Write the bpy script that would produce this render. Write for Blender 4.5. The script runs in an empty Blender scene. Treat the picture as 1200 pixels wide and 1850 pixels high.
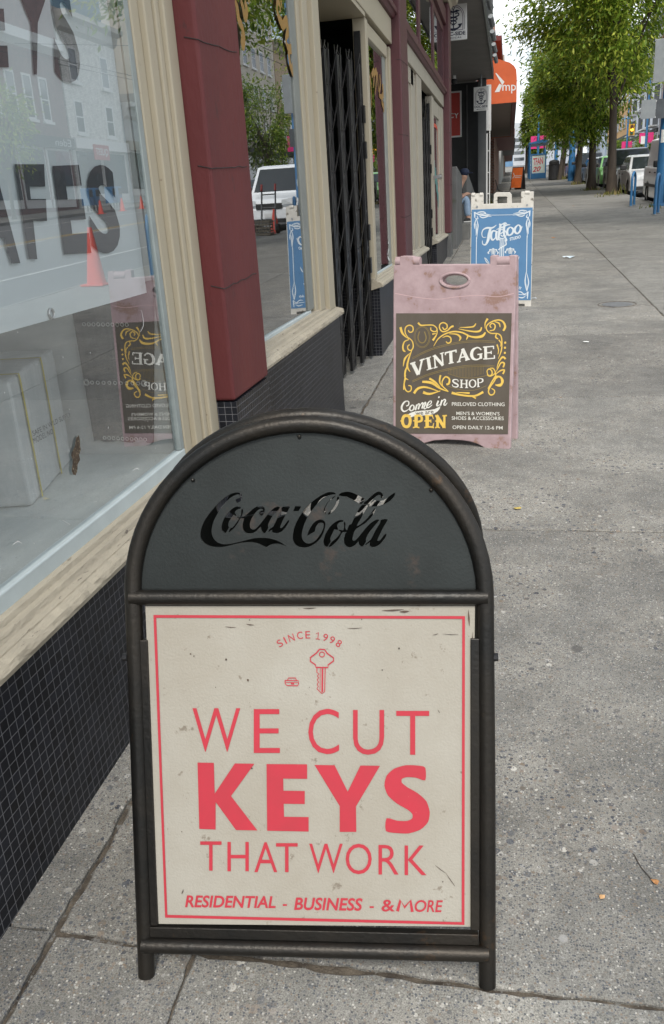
import bpy, math, random
import numpy as np
from mathutils import Vector
PI = math.pi
R = math.radians
scene = bpy.context.scene
C = scene.collection

# ---------------------------------------------------------------- camera
FPX, CX, CY = 1504.0, 600.0, 925.0          # focal length and centre of the photograph, in its pixels
EYE = np.array([0.0, 0.0, 1.45])
SLOPE = 0.03                                 # the pavement climbs gently along the street (+Y)


def unit(v):
    v = np.array(v, float)
    return v / np.linalg.norm(v)


_y = unit([320, -580, FPX])
_d = np.array([262, 4045, FPX], float)
_d = unit(_d - _y * (_d @ _y))
_x = np.cross(_d, _y)
ROT = np.stack([_x, _y, -_d])                # camera (right, down, forward) -> world
cam_data = bpy.data.cameras.new("camera")
cam = bpy.data.objects.new("camera", cam_data)
C.objects.link(cam)
cr, cu, cb = ROT @ [1, 0, 0], ROT @ [0, -1, 0], ROT @ [0, 0, -1]
from mathutils import Matrix
cam.matrix_world = Matrix(((cr[0], cu[0], cb[0], EYE[0]), (cr[1], cu[1], cb[1], EYE[1]),
                           (cr[2], cu[2], cb[2], EYE[2]), (0, 0, 0, 1)))
cam_data.sensor_fit = 'VERTICAL'
cam_data.sensor_height = 24.0
cam_data.lens = 24.0 * FPX / 1850.0
cam_data.clip_end = 3000
cam_data.clip_start = 0.05
scene.camera = cam

# ---------------------------------------------------------------- light
SUN_EL, SUN_ROT = 52.0, 172.0
world = bpy.data.worlds.new("World")
scene.world = world
world.use_nodes = True
wn, wl = world.node_tree.nodes, world.node_tree.links
bg = wn["Background"]
sky = wn.new("ShaderNodeTexSky")
sky.sky_type = 'NISHITA'
sky.sun_disc = False
sky.sun_elevation = R(SUN_EL)
sky.sun_rotation = R(SUN_ROT)
sky.air_density = 1.0
sky.dust_density = 3.0
tc = wn.new("ShaderNodeTexCoord")
mp = wn.new("ShaderNodeMapping")
mp.inputs["Scale"].default_value = (1, 1, 2.2)
nz = wn.new("ShaderNodeTexNoise")
nz.inputs["Scale"].default_value = 3.4
nz.inputs["Detail"].default_value = 7
rp = wn.new("ShaderNodeValToRGB")
rp.color_ramp.elements[0].position = 0.36
rp.color_ramp.elements[0].color = (0.12, 0.12, 0.12, 1)
rp.color_ramp.elements[1].position = 0.58
rp.color_ramp.elements[1].color = (1, 1, 1, 1)
mx = wn.new("ShaderNodeMixRGB")
mx.inputs[2].default_value = (11.5, 11.9, 12.3, 1)      # cloud sheet over the clear sky
wl.new(tc.outputs["Generated"], mp.inputs[0])
wl.new(mp.outputs[0], nz.inputs["Vector"])
wl.new(nz.outputs["Fac"], rp.inputs[0])
wl.new(rp.outputs[0], mx.inputs[0])
wl.new(sky.outputs[0], mx.inputs[1])
wl.new(mx.outputs[0], bg.inputs[0])
bg.inputs[1].default_value = 0.085
sun = bpy.data.lights.new("sun", 'SUN')
sun.energy = 1.5
sun.angle = R(14)
sun.color = (1.0, 0.96, 0.9)
sun_o = bpy.data.objects.new("sun", sun)
C.objects.link(sun_o)
# Nishita: rotation measured clockwise from +Y
_sd = Vector((math.sin(R(SUN_ROT)) * math.cos(R(SUN_EL)), math.cos(R(SUN_ROT)) * math.cos(R(SUN_EL)), math.sin(R(SUN_EL))))
sun_o.rotation_euler = _sd.to_track_quat('Z', 'Y').to_euler()
sun_o.location = (10, -5, 20)
scene.view_settings.view_transform = 'Standard'
scene.view_settings.look = 'None'
scene.view_settings.gamma = 1.0
scene.view_settings.exposure = 0.88
scene.cycles.max_bounces = 10
scene.cycles.transparent_max_bounces = 24
scene.cycles.use_denoising = True


# ---------------------------------------------------------------- measuring the place
def ray(px, py):
    return ROT @ np.array([px - CX, py - CY, FPX])


def gz(y):
    return SLOPE * y


def on_x(px, py, X):
    d = ray(px, py)
    return EYE + d * (X / d[0])


def on_y(px, py, Y):
    d = ray(px, py)
    return EYE + d * (Y / d[1])


def on_ground(px, py, off=0.0):
    d = ray(px, py)
    return EYE + d * ((EYE[2] - off) / (SLOPE * d[1] - d[2]))


class Plane:
    """a flat face (a sign board) with its own axes u (right), v (up), n (out, towards the viewer)"""
    def __init__(s, foot_l, foot_r, tilt):
        s.o = np.array(foot_l, float)
        b = np.array(foot_r, float) - s.o
        s.w = np.linalg.norm(b)
        s.u = b / s.w
        back = unit(np.cross([0, 0, 1.0], s.u))
        up = np.cross(s.u, back)
        up = up if up[2] > 0 else -up
        s.v = math.cos(tilt) * up + math.sin(tilt) * back
        s.n = -unit(np.cross(s.v, s.u)) * 1.0
        if s.n @ back > 0:
            s.n = -s.n

    def uv(s, px, py, off=0.0):
        d = ray(px, py)
        t = ((s.o + s.n * off - EYE) @ s.n) / (d @ s.n)
        p = EYE + t * d - s.o
        return (float(p @ s.u), float(p @ s.v))

    def pt(s, u, v, w=0.0):
        return s.o + s.u * u + s.v * v + s.n * w


class WallPlane(Plane):
    """vertical face parallel to the street (x = const) seen from the pavement: u runs along +Y"""
    def __init__(s, X):
        s.o = np.array([X, 0.0, 0.0])
        s.u = np.array([0.0, 1, 0])
        s.v = np.array([0.0, 0, 1])
        s.n = np.array([1.0, 0, 0])


class FacePlane(Plane):
    """vertical face across the pavement (y = const) looking towards -Y"""
    def __init__(s, Y):
        s.o = np.array([0.0, Y, 0.0])
        s.u = np.array([1.0, 0, 0])
        s.v = np.array([0.0, 0, 1])
        s.n = np.array([0.0, -1, 0])


# ---------------------------------------------------------------- materials
def nodes_of(name):
    m = bpy.data.materials.new(name)
    m.use_nodes = True
    nt = m.node_tree
    return m, nt, nt.nodes, nt.links, nt.nodes["Principled BSDF"]


def pm(name, col, col2=None, scale=6.0, rough=0.6, metal=0.0, bump=0.0, bscale=80.0, spot=None, sscale=30.0, sthr=0.68,
       stretch=(1, 1, 1), detail=6, spec=0.5, lo=0.35, hi=0.65, rough2=None, coat=0.0):
    m, nt, N, L, b = nodes_of(name)
    b.inputs["Roughness"].default_value = rough
    b.inputs["Metallic"].default_value = metal
    b.inputs["Specular IOR Level"].default_value = spec
    if coat:
        b.inputs["Coat Weight"].default_value = coat
    tcn = N.new("ShaderNodeTexCoord")
    mpn = N.new("ShaderNodeMapping")
    mpn.inputs["Scale"].default_value = stretch
    L.new(tcn.outputs["Object"], mpn.inputs[0])
    col = tuple(col) + (1,)
    out = None
    if col2 is None:
        col2 = tuple(c * 0.8 for c in col[:3])
    n1 = N.new("ShaderNodeTexNoise")
    n1.inputs["Scale"].default_value = scale
    n1.inputs["Detail"].default_value = detail
    n1.inputs["Roughness"].default_value = 0.62
    L.new(mpn.outputs[0], n1.inputs["Vector"])
    r1 = N.new("ShaderNodeValToRGB")
    r1.color_ramp.elements[0].position = lo
    r1.color_ramp.elements[0].color = col
    r1.color_ramp.elements[1].position = hi
    r1.color_ramp.elements[1].color = tuple(col2) + (1,)
    L.new(n1.outputs["Fac"], r1.inputs[0])
    out = r1.outputs[0]
    if spot is not None:
        n2 = N.new("ShaderNodeTexNoise")
        n2.inputs["Scale"].default_value = sscale
        n2.inputs["Detail"].default_value = 5
        n2.inputs["Roughness"].default_value = 0.7
        L.new(mpn.outputs[0], n2.inputs["Vector"])
        r2 = N.new("ShaderNodeValToRGB")
        r2.color_ramp.elements[0].position = sthr - 0.03
        r2.color_ramp.elements[0].color = (0, 0, 0, 1)
        r2.color_ramp.elements[1].position = sthr + 0.03
        r2.color_ramp.elements[1].color = (1, 1, 1, 1)
        L.new(n2.outputs["Fac"], r2.inputs[0])
        mix = N.new("ShaderNodeMixRGB")
        L.new(r2.outputs[0], mix.inputs[0])
        L.new(out, mix.inputs[1])
        mix.inputs[2].default_value = tuple(spot) + (1,)
        out = mix.outputs[0]
    L.new(out, b.inputs["Base Color"])
    if rough2 is not None:
        mr = N.new("ShaderNodeMapRange")
        mr.inputs["To Min"].default_value = rough
        mr.inputs["To Max"].default_value = rough2
        L.new(n1.outputs["Fac"], mr.inputs[0])
        L.new(mr.outputs[0], b.inputs["Roughness"])
    if bump:
        n3 = N.new("ShaderNodeTexNoise")
        n3.inputs["Scale"].default_value = bscale
        n3.inputs["Detail"].default_value = 4
        L.new(mpn.outputs[0], n3.inputs["Vector"])
        bp = N.new("ShaderNodeBump")
        bp.inputs["Strength"].default_value = bump
        bp.inputs["Distance"].default_value = 0.01
        L.new(n3.outputs["Fac"], bp.inputs["Height"])
        L.new(bp.outputs[0], b.inputs["Normal"])
    return m


def grid_mat(name, tile, grout, w, h, gw, offset=0.0, rough=0.3, bump=0.4, vary=0.25, spec=0.5):
    """tiles or bricks on walls standing along either axis: u = x + y, v = z"""
    m, nt, N, L, b = nodes_of(name)
    tcn = N.new("ShaderNodeTexCoord")
    sp = N.new("ShaderNodeSeparateXYZ")
    L.new(tcn.outputs["Object"], sp.inputs[0])
    ad = N.new("ShaderNodeMath")
    L.new(sp.outputs[0], ad.inputs[0])
    L.new(sp.outputs[1], ad.inputs[1])
    cb_ = N.new("ShaderNodeCombineXYZ")
    L.new(ad.outputs[0], cb_.inputs[0])
    L.new(sp.outputs[2], cb_.inputs[1])
    br = N.new("ShaderNodeTexBrick")
    br.offset = offset
    br.squash = 1.0
    br.inputs["Scale"].default_value = 1.0
    br.inputs["Mortar Size"].default_value = gw
    br.inputs["Mortar Smooth"].default_value = 0.1
    br.inputs["Brick Width"].default_value = w
    br.inputs["Row Height"].default_value = h
    br.inputs["Color1"].default_value = tuple(tile) + (1,)
    br.inputs["Color2"].default_value = tuple(c * (1 - vary) for c in tile) + (1,)
    br.inputs["Mortar"].default_value = tuple(grout) + (1,)
    L.new(cb_.outputs[0], br.inputs["Vector"])
    n1 = N.new("ShaderNodeTexNoise")
    n1.inputs["Scale"].default_value = 3.0
    n1.inputs["Detail"].default_value = 8
    L.new(tcn.outputs["Object"], n1.inputs["Vector"])
    mr = N.new("ShaderNodeMapRange")
    mr.inputs["From Min"].default_value = 0.3
    mr.inputs["From Max"].default_value = 0.7
    mr.inputs["To Min"].default_value = 0.75
    mr.inputs["To Max"].default_value = 1.25
    L.new(n1.outputs["Fac"], mr.inputs[0])
    mu = N.new("ShaderNodeMixRGB")
    mu.blend_type = 'MULTIPLY'
    mu.inputs[0].default_value = 1.0
    L.new(br.outputs["Color"], mu.inputs[1])
    L.new(mr.outputs[0], mu.inputs[2])
    L.new(mu.outputs[0], b.inputs["Base Color"])
    b.inputs["Specular IOR Level"].default_value = spec
    rr = N.new("ShaderNodeMapRange")
    rr.inputs["To Min"].default_value = rough
    rr.inputs["To Max"].default_value = 0.85
    L.new(br.outputs["Fac"], rr.inputs[0])
    L.new(rr.outputs[0], b.inputs["Roughness"])
    bp = N.new("ShaderNodeBump")
    bp.invert = True
    bp.inputs["Strength"].default_value = bump
    bp.inputs["Distance"].default_value = 0.004
    L.new(br.outputs["Fac"], bp.inputs["Height"])
    L.new(bp.outputs[0], b.inputs["Normal"])
    return m


def glass_mat(name, tint=(0.9, 0.95, 0.94), ior=2.1, rough=0.0, wave=0.0):
    m = bpy.data.materials.new(name)
    m.use_nodes = True
    N, L = m.node_tree.nodes, m.node_tree.links
    N.clear()
    o = N.new("ShaderNodeOutputMaterial")
    mixs = N.new("ShaderNodeMixShader")
    tr = N.new("ShaderNodeBsdfTransparent")
    tr.inputs[0].default_value = tuple(tint) + (1,)
    gl = N.new("ShaderNodeBsdfGlossy")
    gl.inputs["Roughness"].default_value = rough
    gl.inputs["Color"].default_value = (0.95, 0.97, 1, 1)
    f0 = ((ior - 1) / (ior + 1)) ** 2            # thin pane, the same from both sides
    lw = N.new("ShaderNodeLayerWeight")
    lw.inputs["Blend"].default_value = 0.5
    pw = N.new("ShaderNodeMath")
    pw.operation = 'POWER'
    pw.inputs[1].default_value = 4.0
    L.new(lw.outputs["Facing"], pw.inputs[0])
    fr = N.new("ShaderNodeMapRange")
    fr.inputs["To Min"].default_value = f0
    fr.inputs["To Max"].default_value = 1.0
    L.new(pw.outputs[0], fr.inputs[0])
    L.new(fr.outputs[0], mixs.inputs[0])
    L.new(tr.outputs[0], mixs.inputs[1])
    L.new(gl.outputs[0], mixs.inputs[2])
    L.new(mixs.outputs[0], o.inputs[0])
    if wave:
        tcn = N.new("ShaderNodeTexCoord")
        n = N.new("ShaderNodeTexNoise")
        n.inputs["Scale"].default_value = 1.6
        n.inputs["Detail"].default_value = 0
        L.new(tcn.outputs["Object"], n.inputs["Vector"])
        bp = N.new("ShaderNodeBump")
        bp.inputs["Strength"].default_value = wave
        bp.inputs["Distance"].default_value = 0.01
        L.new(n.outputs["Fac"], bp.inputs["Height"])
        L.new(bp.outputs[0], gl.inputs["Normal"])
    return m


def emis_mat(name, col, s):
    m, nt, N, L, b = nodes_of(name)
    b.inputs["Base Color"].default_value = tuple(col) + (1,)
    b.inputs["Emission Color"].default_value = tuple(col) + (1,)
    b.inputs["Emission Strength"].default_value = s
    return m


def concrete_mat(name, base=(0.243, 0.241, 0.229), dark=(0.145, 0.144, 0.138), pebble=1.0, wear=0.5):
    m, nt, N, L, b = nodes_of(name)
    b.inputs["Roughness"].default_value = 0.88
    b.inputs["Specular IOR Level"].default_value = 0.25
    tcn = N.new("ShaderNodeTexCoord")
    vec = tcn.outputs["Object"]

    def noise(scale, detail=5, rough=0.6):
        n = N.new("ShaderNodeTexNoise")
        n.inputs["Scale"].default_value = scale
        n.inputs["Detail"].default_value = detail
        n.inputs["Roughness"].default_value = rough
        L.new(vec, n.inputs["Vector"])
        return n.outputs["Fac"]

    def ramp(src, a, c, ca=(0, 0, 0), cc=(1, 1, 1)):
        r = N.new("ShaderNodeValToRGB")
        r.color_ramp.elements[0].position = a
        r.color_ramp.elements[0].color = tuple(ca) + (1,)
        r.color_ramp.elements[1].position = c
        r.color_ramp.elements[1].color = tuple(cc) + (1,)
        L.new(src, r.inputs[0])
        return r.outputs[0]

    def mixc(f, a, c, mode='MIX', fac=None):
        x = N.new("ShaderNodeMixRGB")
        x.blend_type = mode
        if f is None:
            x.inputs[0].default_value = fac
        else:
            L.new(f, x.inputs[0])
        for i, s in ((1, a), (2, c)):
            if isinstance(s, tuple):
                x.inputs[i].default_value = s + (1,)
            else:
                L.new(s, x.inputs[i])
        return x.outputs[0]

    def mul(a, c):
        x = N.new("ShaderNodeMath")
        x.operation = 'MULTIPLY'
        for i, s in ((0, a), (1, c)):
            if isinstance(s, float):
                x.inputs[i].default_value = s
            else:
                L.new(s, x.inputs[i])
        return x.outputs[0]

    col = ramp(noise(1.3, 9, 0.66), 0.32, 0.66, dark, base)
    col = mixc(None, col, ramp(noise(9.0, 8, 0.7), 0.25, 0.75, (0.66, 0.655, 0.64), (1.3, 1.29, 1.27)), 'MULTIPLY', 0.85)
    col = mixc(None, col, ramp(noise(330.0, 3, 0.7), 0.3, 0.7, (0.35, 0.35, 0.34), (1.65, 1.64, 1.6)), 'MULTIPLY', 0.85)
    # exposed aggregate shows in worn patches
    worn = ramp(noise(1.7, 6, 0.65), wear - 0.05, wear + 0.07)
    col = mixc(worn, col, mixc(None, col, (1.22, 1.2, 1.17), 'MULTIPLY', 1.0))
    for sc, thr, amt, pal in ((34.0, 0.30, 0.97, 0), (80.0, 0.35, 0.94, 1), (190.0, 0.42, 0.9, 2)):
        v = N.new("ShaderNodeTexVoronoi")
        v.inputs["Scale"].default_value = sc
        v.inputs["Randomness"].default_value = 1.0
        L.new(vec, v.inputs["Vector"])
        inside = ramp(v.outputs["Distance"], thr - 0.02, thr + 0.04, (1, 1, 1), (0, 0, 0))
        sep = N.new("ShaderNodeSeparateColor")
        L.new(v.outputs["Color"], sep.inputs[0])
        pick = ramp(sep.outputs[0], [0.64, 0.52, 0.42][pal], [0.66, 0.54, 0.44][pal])
        r = N.new("ShaderNodeValToRGB")
        els = r.color_ramp.elements
        els[0].position = 0.0
        els[0].color = (0.045, 0.05, 0.062, 1)
        els[1].position = 1.0
        els[1].color = (0.55, 0.53, 0.48, 1)
        for p, c in ((0.35, (0.085, 0.095, 0.115)), (0.55, (0.13, 0.115, 0.10)), (0.72, (0.22, 0.17, 0.125)), (0.86, (0.3, 0.3, 0.29))):
            e = els.new(p)
            e.color = c + (1,)
        L.new(sep.outputs[1], r.inputs[0])
        f = mul(mul(inside, pick), mul(worn, amt * pebble))
        if pal == 2:
            f = mul(mul(inside, pick), amt * pebble * 0.9)
        if pal == 1:
            wp = N.new("ShaderNodeMath")
            wp.operation = 'MAXIMUM'
            L.new(worn, wp.inputs[0])
            wp.inputs[1].default_value = 0.35
            f = mul(mul(inside, pick), mul(wp.outputs[0], amt * pebble))
        col = mixc(f, col, r.outputs[0])
    ge = N.new("ShaderNodeNewGeometry")            # each slab was poured and worn apart
    col = mixc(None, col, ramp(ge.outputs["Random Per Island"], 0.0, 1.0, (0.88, 0.875, 0.87), (1.1, 1.1, 1.09)), 'MULTIPLY', 1.0)
    for sc_, r_, tone in ((3.1, 0.075, (0.075, 0.073, 0.07)), (5.7, 0.06, (0.36, 0.355, 0.34))):
        g_ = N.new("ShaderNodeTexVoronoi")
        g_.inputs["Scale"].default_value = sc_
        L.new(vec, g_.inputs["Vector"])
        s_ = N.new("ShaderNodeSeparateColor")
        L.new(g_.outputs["Color"], s_.inputs[0])
        wob = N.new("ShaderNodeMath")
        wob.operation = 'MULTIPLY_ADD'
        L.new(noise(38.0, 2), wob.inputs[0])
        wob.inputs[1].default_value = 0.06
        L.new(g_.outputs["Distance"], wob.inputs[2])
        col = mixc(mul(mul(ramp(wob.outputs[0], r_ + 0.02, r_ + 0.035, (1, 1, 1), (0, 0, 0)), ramp(s_.outputs[0], 0.42, 0.44)), 0.7), col, tone)
    stain = ramp(noise(0.7, 4, 0.5), 0.56, 0.7)
    col = mixc(mul(stain, 0.35), col, (0.13, 0.125, 0.115))
    L.new(col, b.inputs["Base Color"])
    bp = N.new("ShaderNodeBump")
    bp.inputs["Strength"].default_value = 0.35
    bp.inputs["Distance"].default_value = 0.004
    L.new(noise(260.0, 4), bp.inputs["Height"])
    L.new(bp.outputs[0], b.inputs["Normal"])
    return m


def leaf_mat(name, c1, c2, c3):
    m = bpy.data.materials.new(name)
    m.use_nodes = True
    N, L = m.node_tree.nodes, m.node_tree.links
    b = N["Principled BSDF"]
    b.inputs["Roughness"].default_value = 0.5
    b.inputs["Specular IOR Level"].default_value = 0.3
    ge = N.new("ShaderNodeNewGeometry")
    r = N.new("ShaderNodeValToRGB")
    r.color_ramp.elements[0].color = tuple(c1) + (1,)
    r.color_ramp.elements[1].color = tuple(c3) + (1,)
    e = r.color_ramp.elements.new(0.6)
    e.color = tuple(c2) + (1,)
    L.new(ge.outputs["Random Per Island"], r.inputs[0])
    L.new(r.outputs[0], b.inputs["Base Color"])
    t = N.new("ShaderNodeBsdfTranslucent")
    L.new(r.outputs[0], t.inputs[0])
    ms = N.new("ShaderNodeMixShader")
    ms.inputs[0].default_value = 0.48
    L.new(b.outputs[0], ms.inputs[1])
    L.new(t.outputs[0], ms.inputs[2])
    L.new(ms.outputs[0], N["Material Output"].inputs[0])
    return m


# ---------------------------------------------------------------- objects
BASE = {}


def tag(o, label=None, cat=None, group=None, kind=None):
    if label:
        o["label"] = label
    if cat:
        o["category"] = cat
    if group:
        o["group"] = group
    if kind:
        o["kind"] = kind
    return o


def thing(name, label, cat, loc, group=None):
    o = bpy.data.objects.new(name, None)
    o.empty_display_size = 0.2
    C.objects.link(o)
    o.location = tuple(float(c) for c in loc)
    BASE[o] = Vector(o.location)
    return tag(o, label, cat, group)


def copy_tree(o, parent=None):
    c = o.copy()
    C.objects.link(c)
    if parent is not None:
        c.parent = parent
    for ch in list(o.children):
        copy_tree(ch, c)
    return c


class MB:
    def __init__(s):
        s.v, s.f = [], []
        s.k = 0

    def add(s, v, f):
        n = len(s.v)
        s.v += [tuple(float(c) for c in p) for p in v]
        s.f += [tuple(i + n for i in q) for q in f]
        return s

    def box(s, x0, x1, y0, y1, z0, z1):
        v = [(x, y, z) for z in (z0, z1) for y in (y0, y1) for x in (x0, x1)]
        return s.add(v, [(0, 2, 3, 1), (4, 5, 7, 6), (0, 1, 5, 4), (2, 6, 7, 3), (0, 4, 6, 2), (1, 3, 7, 5)])

    def gbox(s, x0, x1, y0, y1, h0, h1):
        """box whose bottom and top follow the slope of the pavement"""
        v = [(x, y, gz(y) + h) for h in (h0, h1) for y in (y0, y1) for x in (x0, x1)]
        return s.add(v, [(0, 2, 3, 1), (4, 5, 7, 6), (0, 1, 5, 4), (2, 6, 7, 3), (0, 4, 6, 2), (1, 3, 7, 5)])

    def slab(s, P, u0, u1, v0, v1, w0, w1):
        v = [P.pt(u, vv, w) for w in (w0, w1) for vv in (v0, v1) for u in (u0, u1)]
        return s.add(v, [(0, 2, 3, 1), (4, 5, 7, 6), (0, 1, 5, 4), (2, 6, 7, 3), (0, 4, 6, 2), (1, 3, 7, 5)])

    def poly(s, pts):
        return s.add(pts, [tuple(range(len(pts)))])

    def prism(s, prof, y0, y1, axis='y'):
        """profile in (x,z) run along y, or in (y,z) run along x"""
        n = len(prof)
        f = (lambda a, t, b: (a, t, b)) if axis == 'y' else (lambda a, t, b: (t, a, b))
        v = [f(a, y0, b) for a, b in prof] + [f(a, y1, b) for a, b in prof]
        fs = [(i, (i + 1) % n, n + (i + 1) % n, n + i) for i in range(n)]
        return s.add(v, fs + [tuple(range(n))[::-1], tuple(range(n, 2 * n))])

    def tube(s, path, r, n=8, cap=True):
        P = [Vector([float(c) for c in p]) for p in path]
        rs = [r] * len(P) if not isinstance(r, (list, tuple)) else r
        up = None
        rings = []
        for i, p in enumerate(P):
            t = (P[min(i + 1, len(P) - 1)] - P[max(i - 1, 0)])
            if t.length < 1e-9:
                t = Vector((0, 0, 1))
            t.normalize()
            if up is None:
                a = Vector((1, 0, 0)) if abs(t.x) < 0.9 else Vector((0, 1, 0))
                up = (a - t * a.dot(t)).normalized()
            else:
                up = (up - t * up.dot(t))
                up = up.normalized() if up.length > 1e-6 else t.orthogonal().normalized()
            sd = t.cross(up)
            rings.append([p + (up * math.cos(2 * PI * k / n) + sd * math.sin(2 * PI * k / n)) * rs[i] for k in range(n)])
        v = [q for rg in rings for q in rg]
        f = []
        for i in range(len(P) - 1):
            for k in range(n):
                k2 = (k + 1) % n
                f.append((i * n + k, i * n + k2, (i + 1) * n + k2, (i + 1) * n + k))
        if cap:
            f.append(tuple(range(n))[::-1])
            f.append(tuple((len(P) - 1) * n + k for k in range(n)))
        return s.add(v, f)

    def lathe(s, c, prof, n=16):
        v, f = [], []
        for r, z in prof:
            v += [(c[0] + r * math.cos(2 * PI * k / n), c[1] + r * math.sin(2 * PI * k / n), c[2] + z) for k in range(n)]
        for i in range(len(prof) - 1):
            for k in range(n):
                k2 = (k + 1) % n
                f.append((i * n + k, i * n + k2, (i + 1) * n + k2, (i + 1) * n + k))
        f.append(tuple(range(n))[::-1])
        f.append(tuple((len(prof) - 1) * n + k for k in range(n)))
        return s.add(v, f)

    def ball(s, c, r, n=10, sq=(1, 1, 1)):
        m = n // 2 + 1
        v, f = [], []
        for i in range(m + 1):
            a = PI * i / m
            for k in range(n):
                b = 2 * PI * k / n
                v.append((c[0] + r * sq[0] * math.sin(a) * math.cos(b), c[1] + r * sq[1] * math.sin(a) * math.sin(b), c[2] + r * sq[2] * math.cos(a)))
        for i in range(m):
            for k in range(n):
                k2 = (k + 1) % n
                f.append((i * n + k, (i + 1) * n + k, (i + 1) * n + k2, i * n + k2))
        return s.add(v, f)

    def ribbon(s, P, pts, ws, w=0.0, closed=False, smooth=4):
        """flat tapering stroke lying on plane P; pts in (u, v)"""
        p = [np.array(q, float) for q in pts]
        k = len(p)
        if not isinstance(ws, (list, tuple)):
            ws = [ws] * k
        if len(ws) != k:
            ws = list(np.interp(np.linspace(0, 1, k), np.linspace(0, 1, len(ws)), ws))
        w = w + s.k * 4e-5
        s.k += 1
        Q, W = [], []
        for i in range(k - 1):
            a, b_, c_, d_ = p[max(i - 1, 0)], p[i], p[i + 1], p[min(i + 2, k - 1)]
            for j in range(smooth):
                t = j / smooth
                Q.append(0.5 * ((2 * b_) + (-a + c_) * t + (2 * a - 5 * b_ + 4 * c_ - d_) * t * t + (-a + 3 * b_ - 3 * c_ + d_) * t ** 3))
                W.append(ws[i] * (1 - t) + ws[i + 1] * t)
        Q.append(p[-1])
        W.append(ws[-1])
        v = []
        for i, q in enumerate(Q):
            t = Q[min(i + 1, len(Q) - 1)] - Q[max(i - 1, 0)]
            l = np.linalg.norm(t)
            t = t / l if l > 1e-9 else np.array([1.0, 0])
            nn = np.array([-t[1], t[0]]) * W[i] / 2
            v += [P.pt(q[0] + nn[0], q[1] + nn[1], w + i * 2e-6), P.pt(q[0] - nn[0], q[1] - nn[1], w + i * 2e-6)]
        f = [(2 * i, 2 * i + 1, 2 * i + 3, 2 * i + 2) for i in range(len(Q) - 1)]
        return s.add(v, f)

    def build(s, name, mat, parent=None, smooth=False, bevel=0.0, segs=2, base=None):
        me = bpy.data.meshes.new(name)
        a = np.array(s.v)
        if parent is not None:
            b = BASE[parent]
        elif base is not None:
            b = Vector(base)
        else:
            b = Vector(((a[:, 0].min() + a[:, 0].max()) / 2, (a[:, 1].min() + a[:, 1].max()) / 2, a[:, 2].min()))
        a = a - np.array(b)
        me.from_pydata(a.tolist(), [], s.f)
        me.materials.append(mat)
        if smooth:
            me.polygons.foreach_set("use_smooth", [True] * len(me.polygons))
        o = bpy.data.objects.new(name, me)
        C.objects.link(o)
        if parent is not None:
            o.parent = parent
        else:
            o.location = b
        BASE[o] = Vector(b)
        if bevel:
            md = o.modifiers.new("bevel", 'BEVEL')
            md.width = bevel
            md.segments = segs
            md.limit_method = 'ANGLE'
            md.angle_limit = R(40)
        if smooth:
            try:
                me.set_sharp_from_angle(angle=R(42))
            except Exception:
                pass
        return o


_tmp = {}


def text_geo(body, bold=0.0, shear=0.0, spacing=1.0):
    k = (body, bold, shear, spacing)
    if k in _tmp:
        return _tmp[k]
    cu_ = bpy.data.curves.new("text", 'FONT')
    cu_.body = body
    cu_.offset = bold
    cu_.shear = shear
    cu_.space_character = spacing
    cu_.resolution_u = 4
    o = bpy.data.objects.new("text", cu_)
    C.objects.link(o)
    dg = bpy.context.evaluated_depsgraph_get()
    me = bpy.data.meshes.new_from_object(o.evaluated_get(dg))
    v = np.array([q.co[:2] for q in me.vertices])
    f = [tuple(q.vertices) for q in me.polygons]
    bpy.data.objects.remove(o)
    bpy.data.meshes.remove(me)
    bpy.data.curves.remove(cu_)
    lo, hi = v.min(0), v.max(0)
    v = (v - lo) / (hi - lo)
    _tmp[k] = (v, f)
    return v, f


def px_text(mb, P, body, tl, tr, br, bl, off=0.0012, **kw):
    """lettering whose box on the sign was measured at these four corners"""
    v, f = text_geo(body, **kw)
    tl, tr, br, bl = [np.array(P.uv(*q)) for q in (tl, tr, br, bl)]
    out = []
    for a, b in v:
        q = (bl * (1 - a) + br * a) * (1 - b) + (tl * (1 - a) + tr * a) * b
        out.append(P.pt(q[0], q[1], off))
    mb.add(out, f)


def uv_text(mb, P, body, u0, u1, v0, v1, off=0.0015, mirror=False, **kw):
    v, f = text_geo(body, **kw)
    mb.add([P.pt(u0 + (u1 - u0) * a, v0 + (v1 - v0) * b, off) for a, b in v], f)


def plate_geo(outer, holes=(), depth=0.004, bevel=0.0):
    """flat plate with cut-outs from closed outlines in (u, v); returns points (u, v, w)"""
    cu_ = bpy.data.curves.new("outline", 'CURVE')
    cu_.dimensions = '2D'
    cu_.fill_mode = 'BOTH'
    cu_.extrude = depth / 2
    cu_.bevel_depth = bevel
    cu_.bevel_resolution = 1
    for poly in ([outer] if outer is not None else []) + list(holes):
        sp = cu_.splines.new('POLY')
        sp.points.add(len(poly) - 1)
        for i, q in enumerate(poly):
            sp.points[i].co = (q[0], q[1], 0, 1)
        sp.use_cyclic_u = True
    o = bpy.data.objects.new("outline", cu_)
    C.objects.link(o)
    dg = bpy.context.evaluated_depsgraph_get()
    me = bpy.data.meshes.new_from_object(o.evaluated_get(dg))
    v = [tuple(q.co) for q in me.vertices]
    f = [tuple(q.vertices) for q in me.polygons]
    bpy.data.objects.remove(o)
    bpy.data.meshes.remove(me)
    bpy.data.curves.remove(cu_)
    return v, f


def plate(mb, P, outer, holes=(), w=0.0, depth=0.004, bevel=0.0):
    v, f = plate_geo(outer, holes, depth, bevel)
    mb.add([P.pt(a, b, w + c) for a, b, c in v], f)


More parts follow.
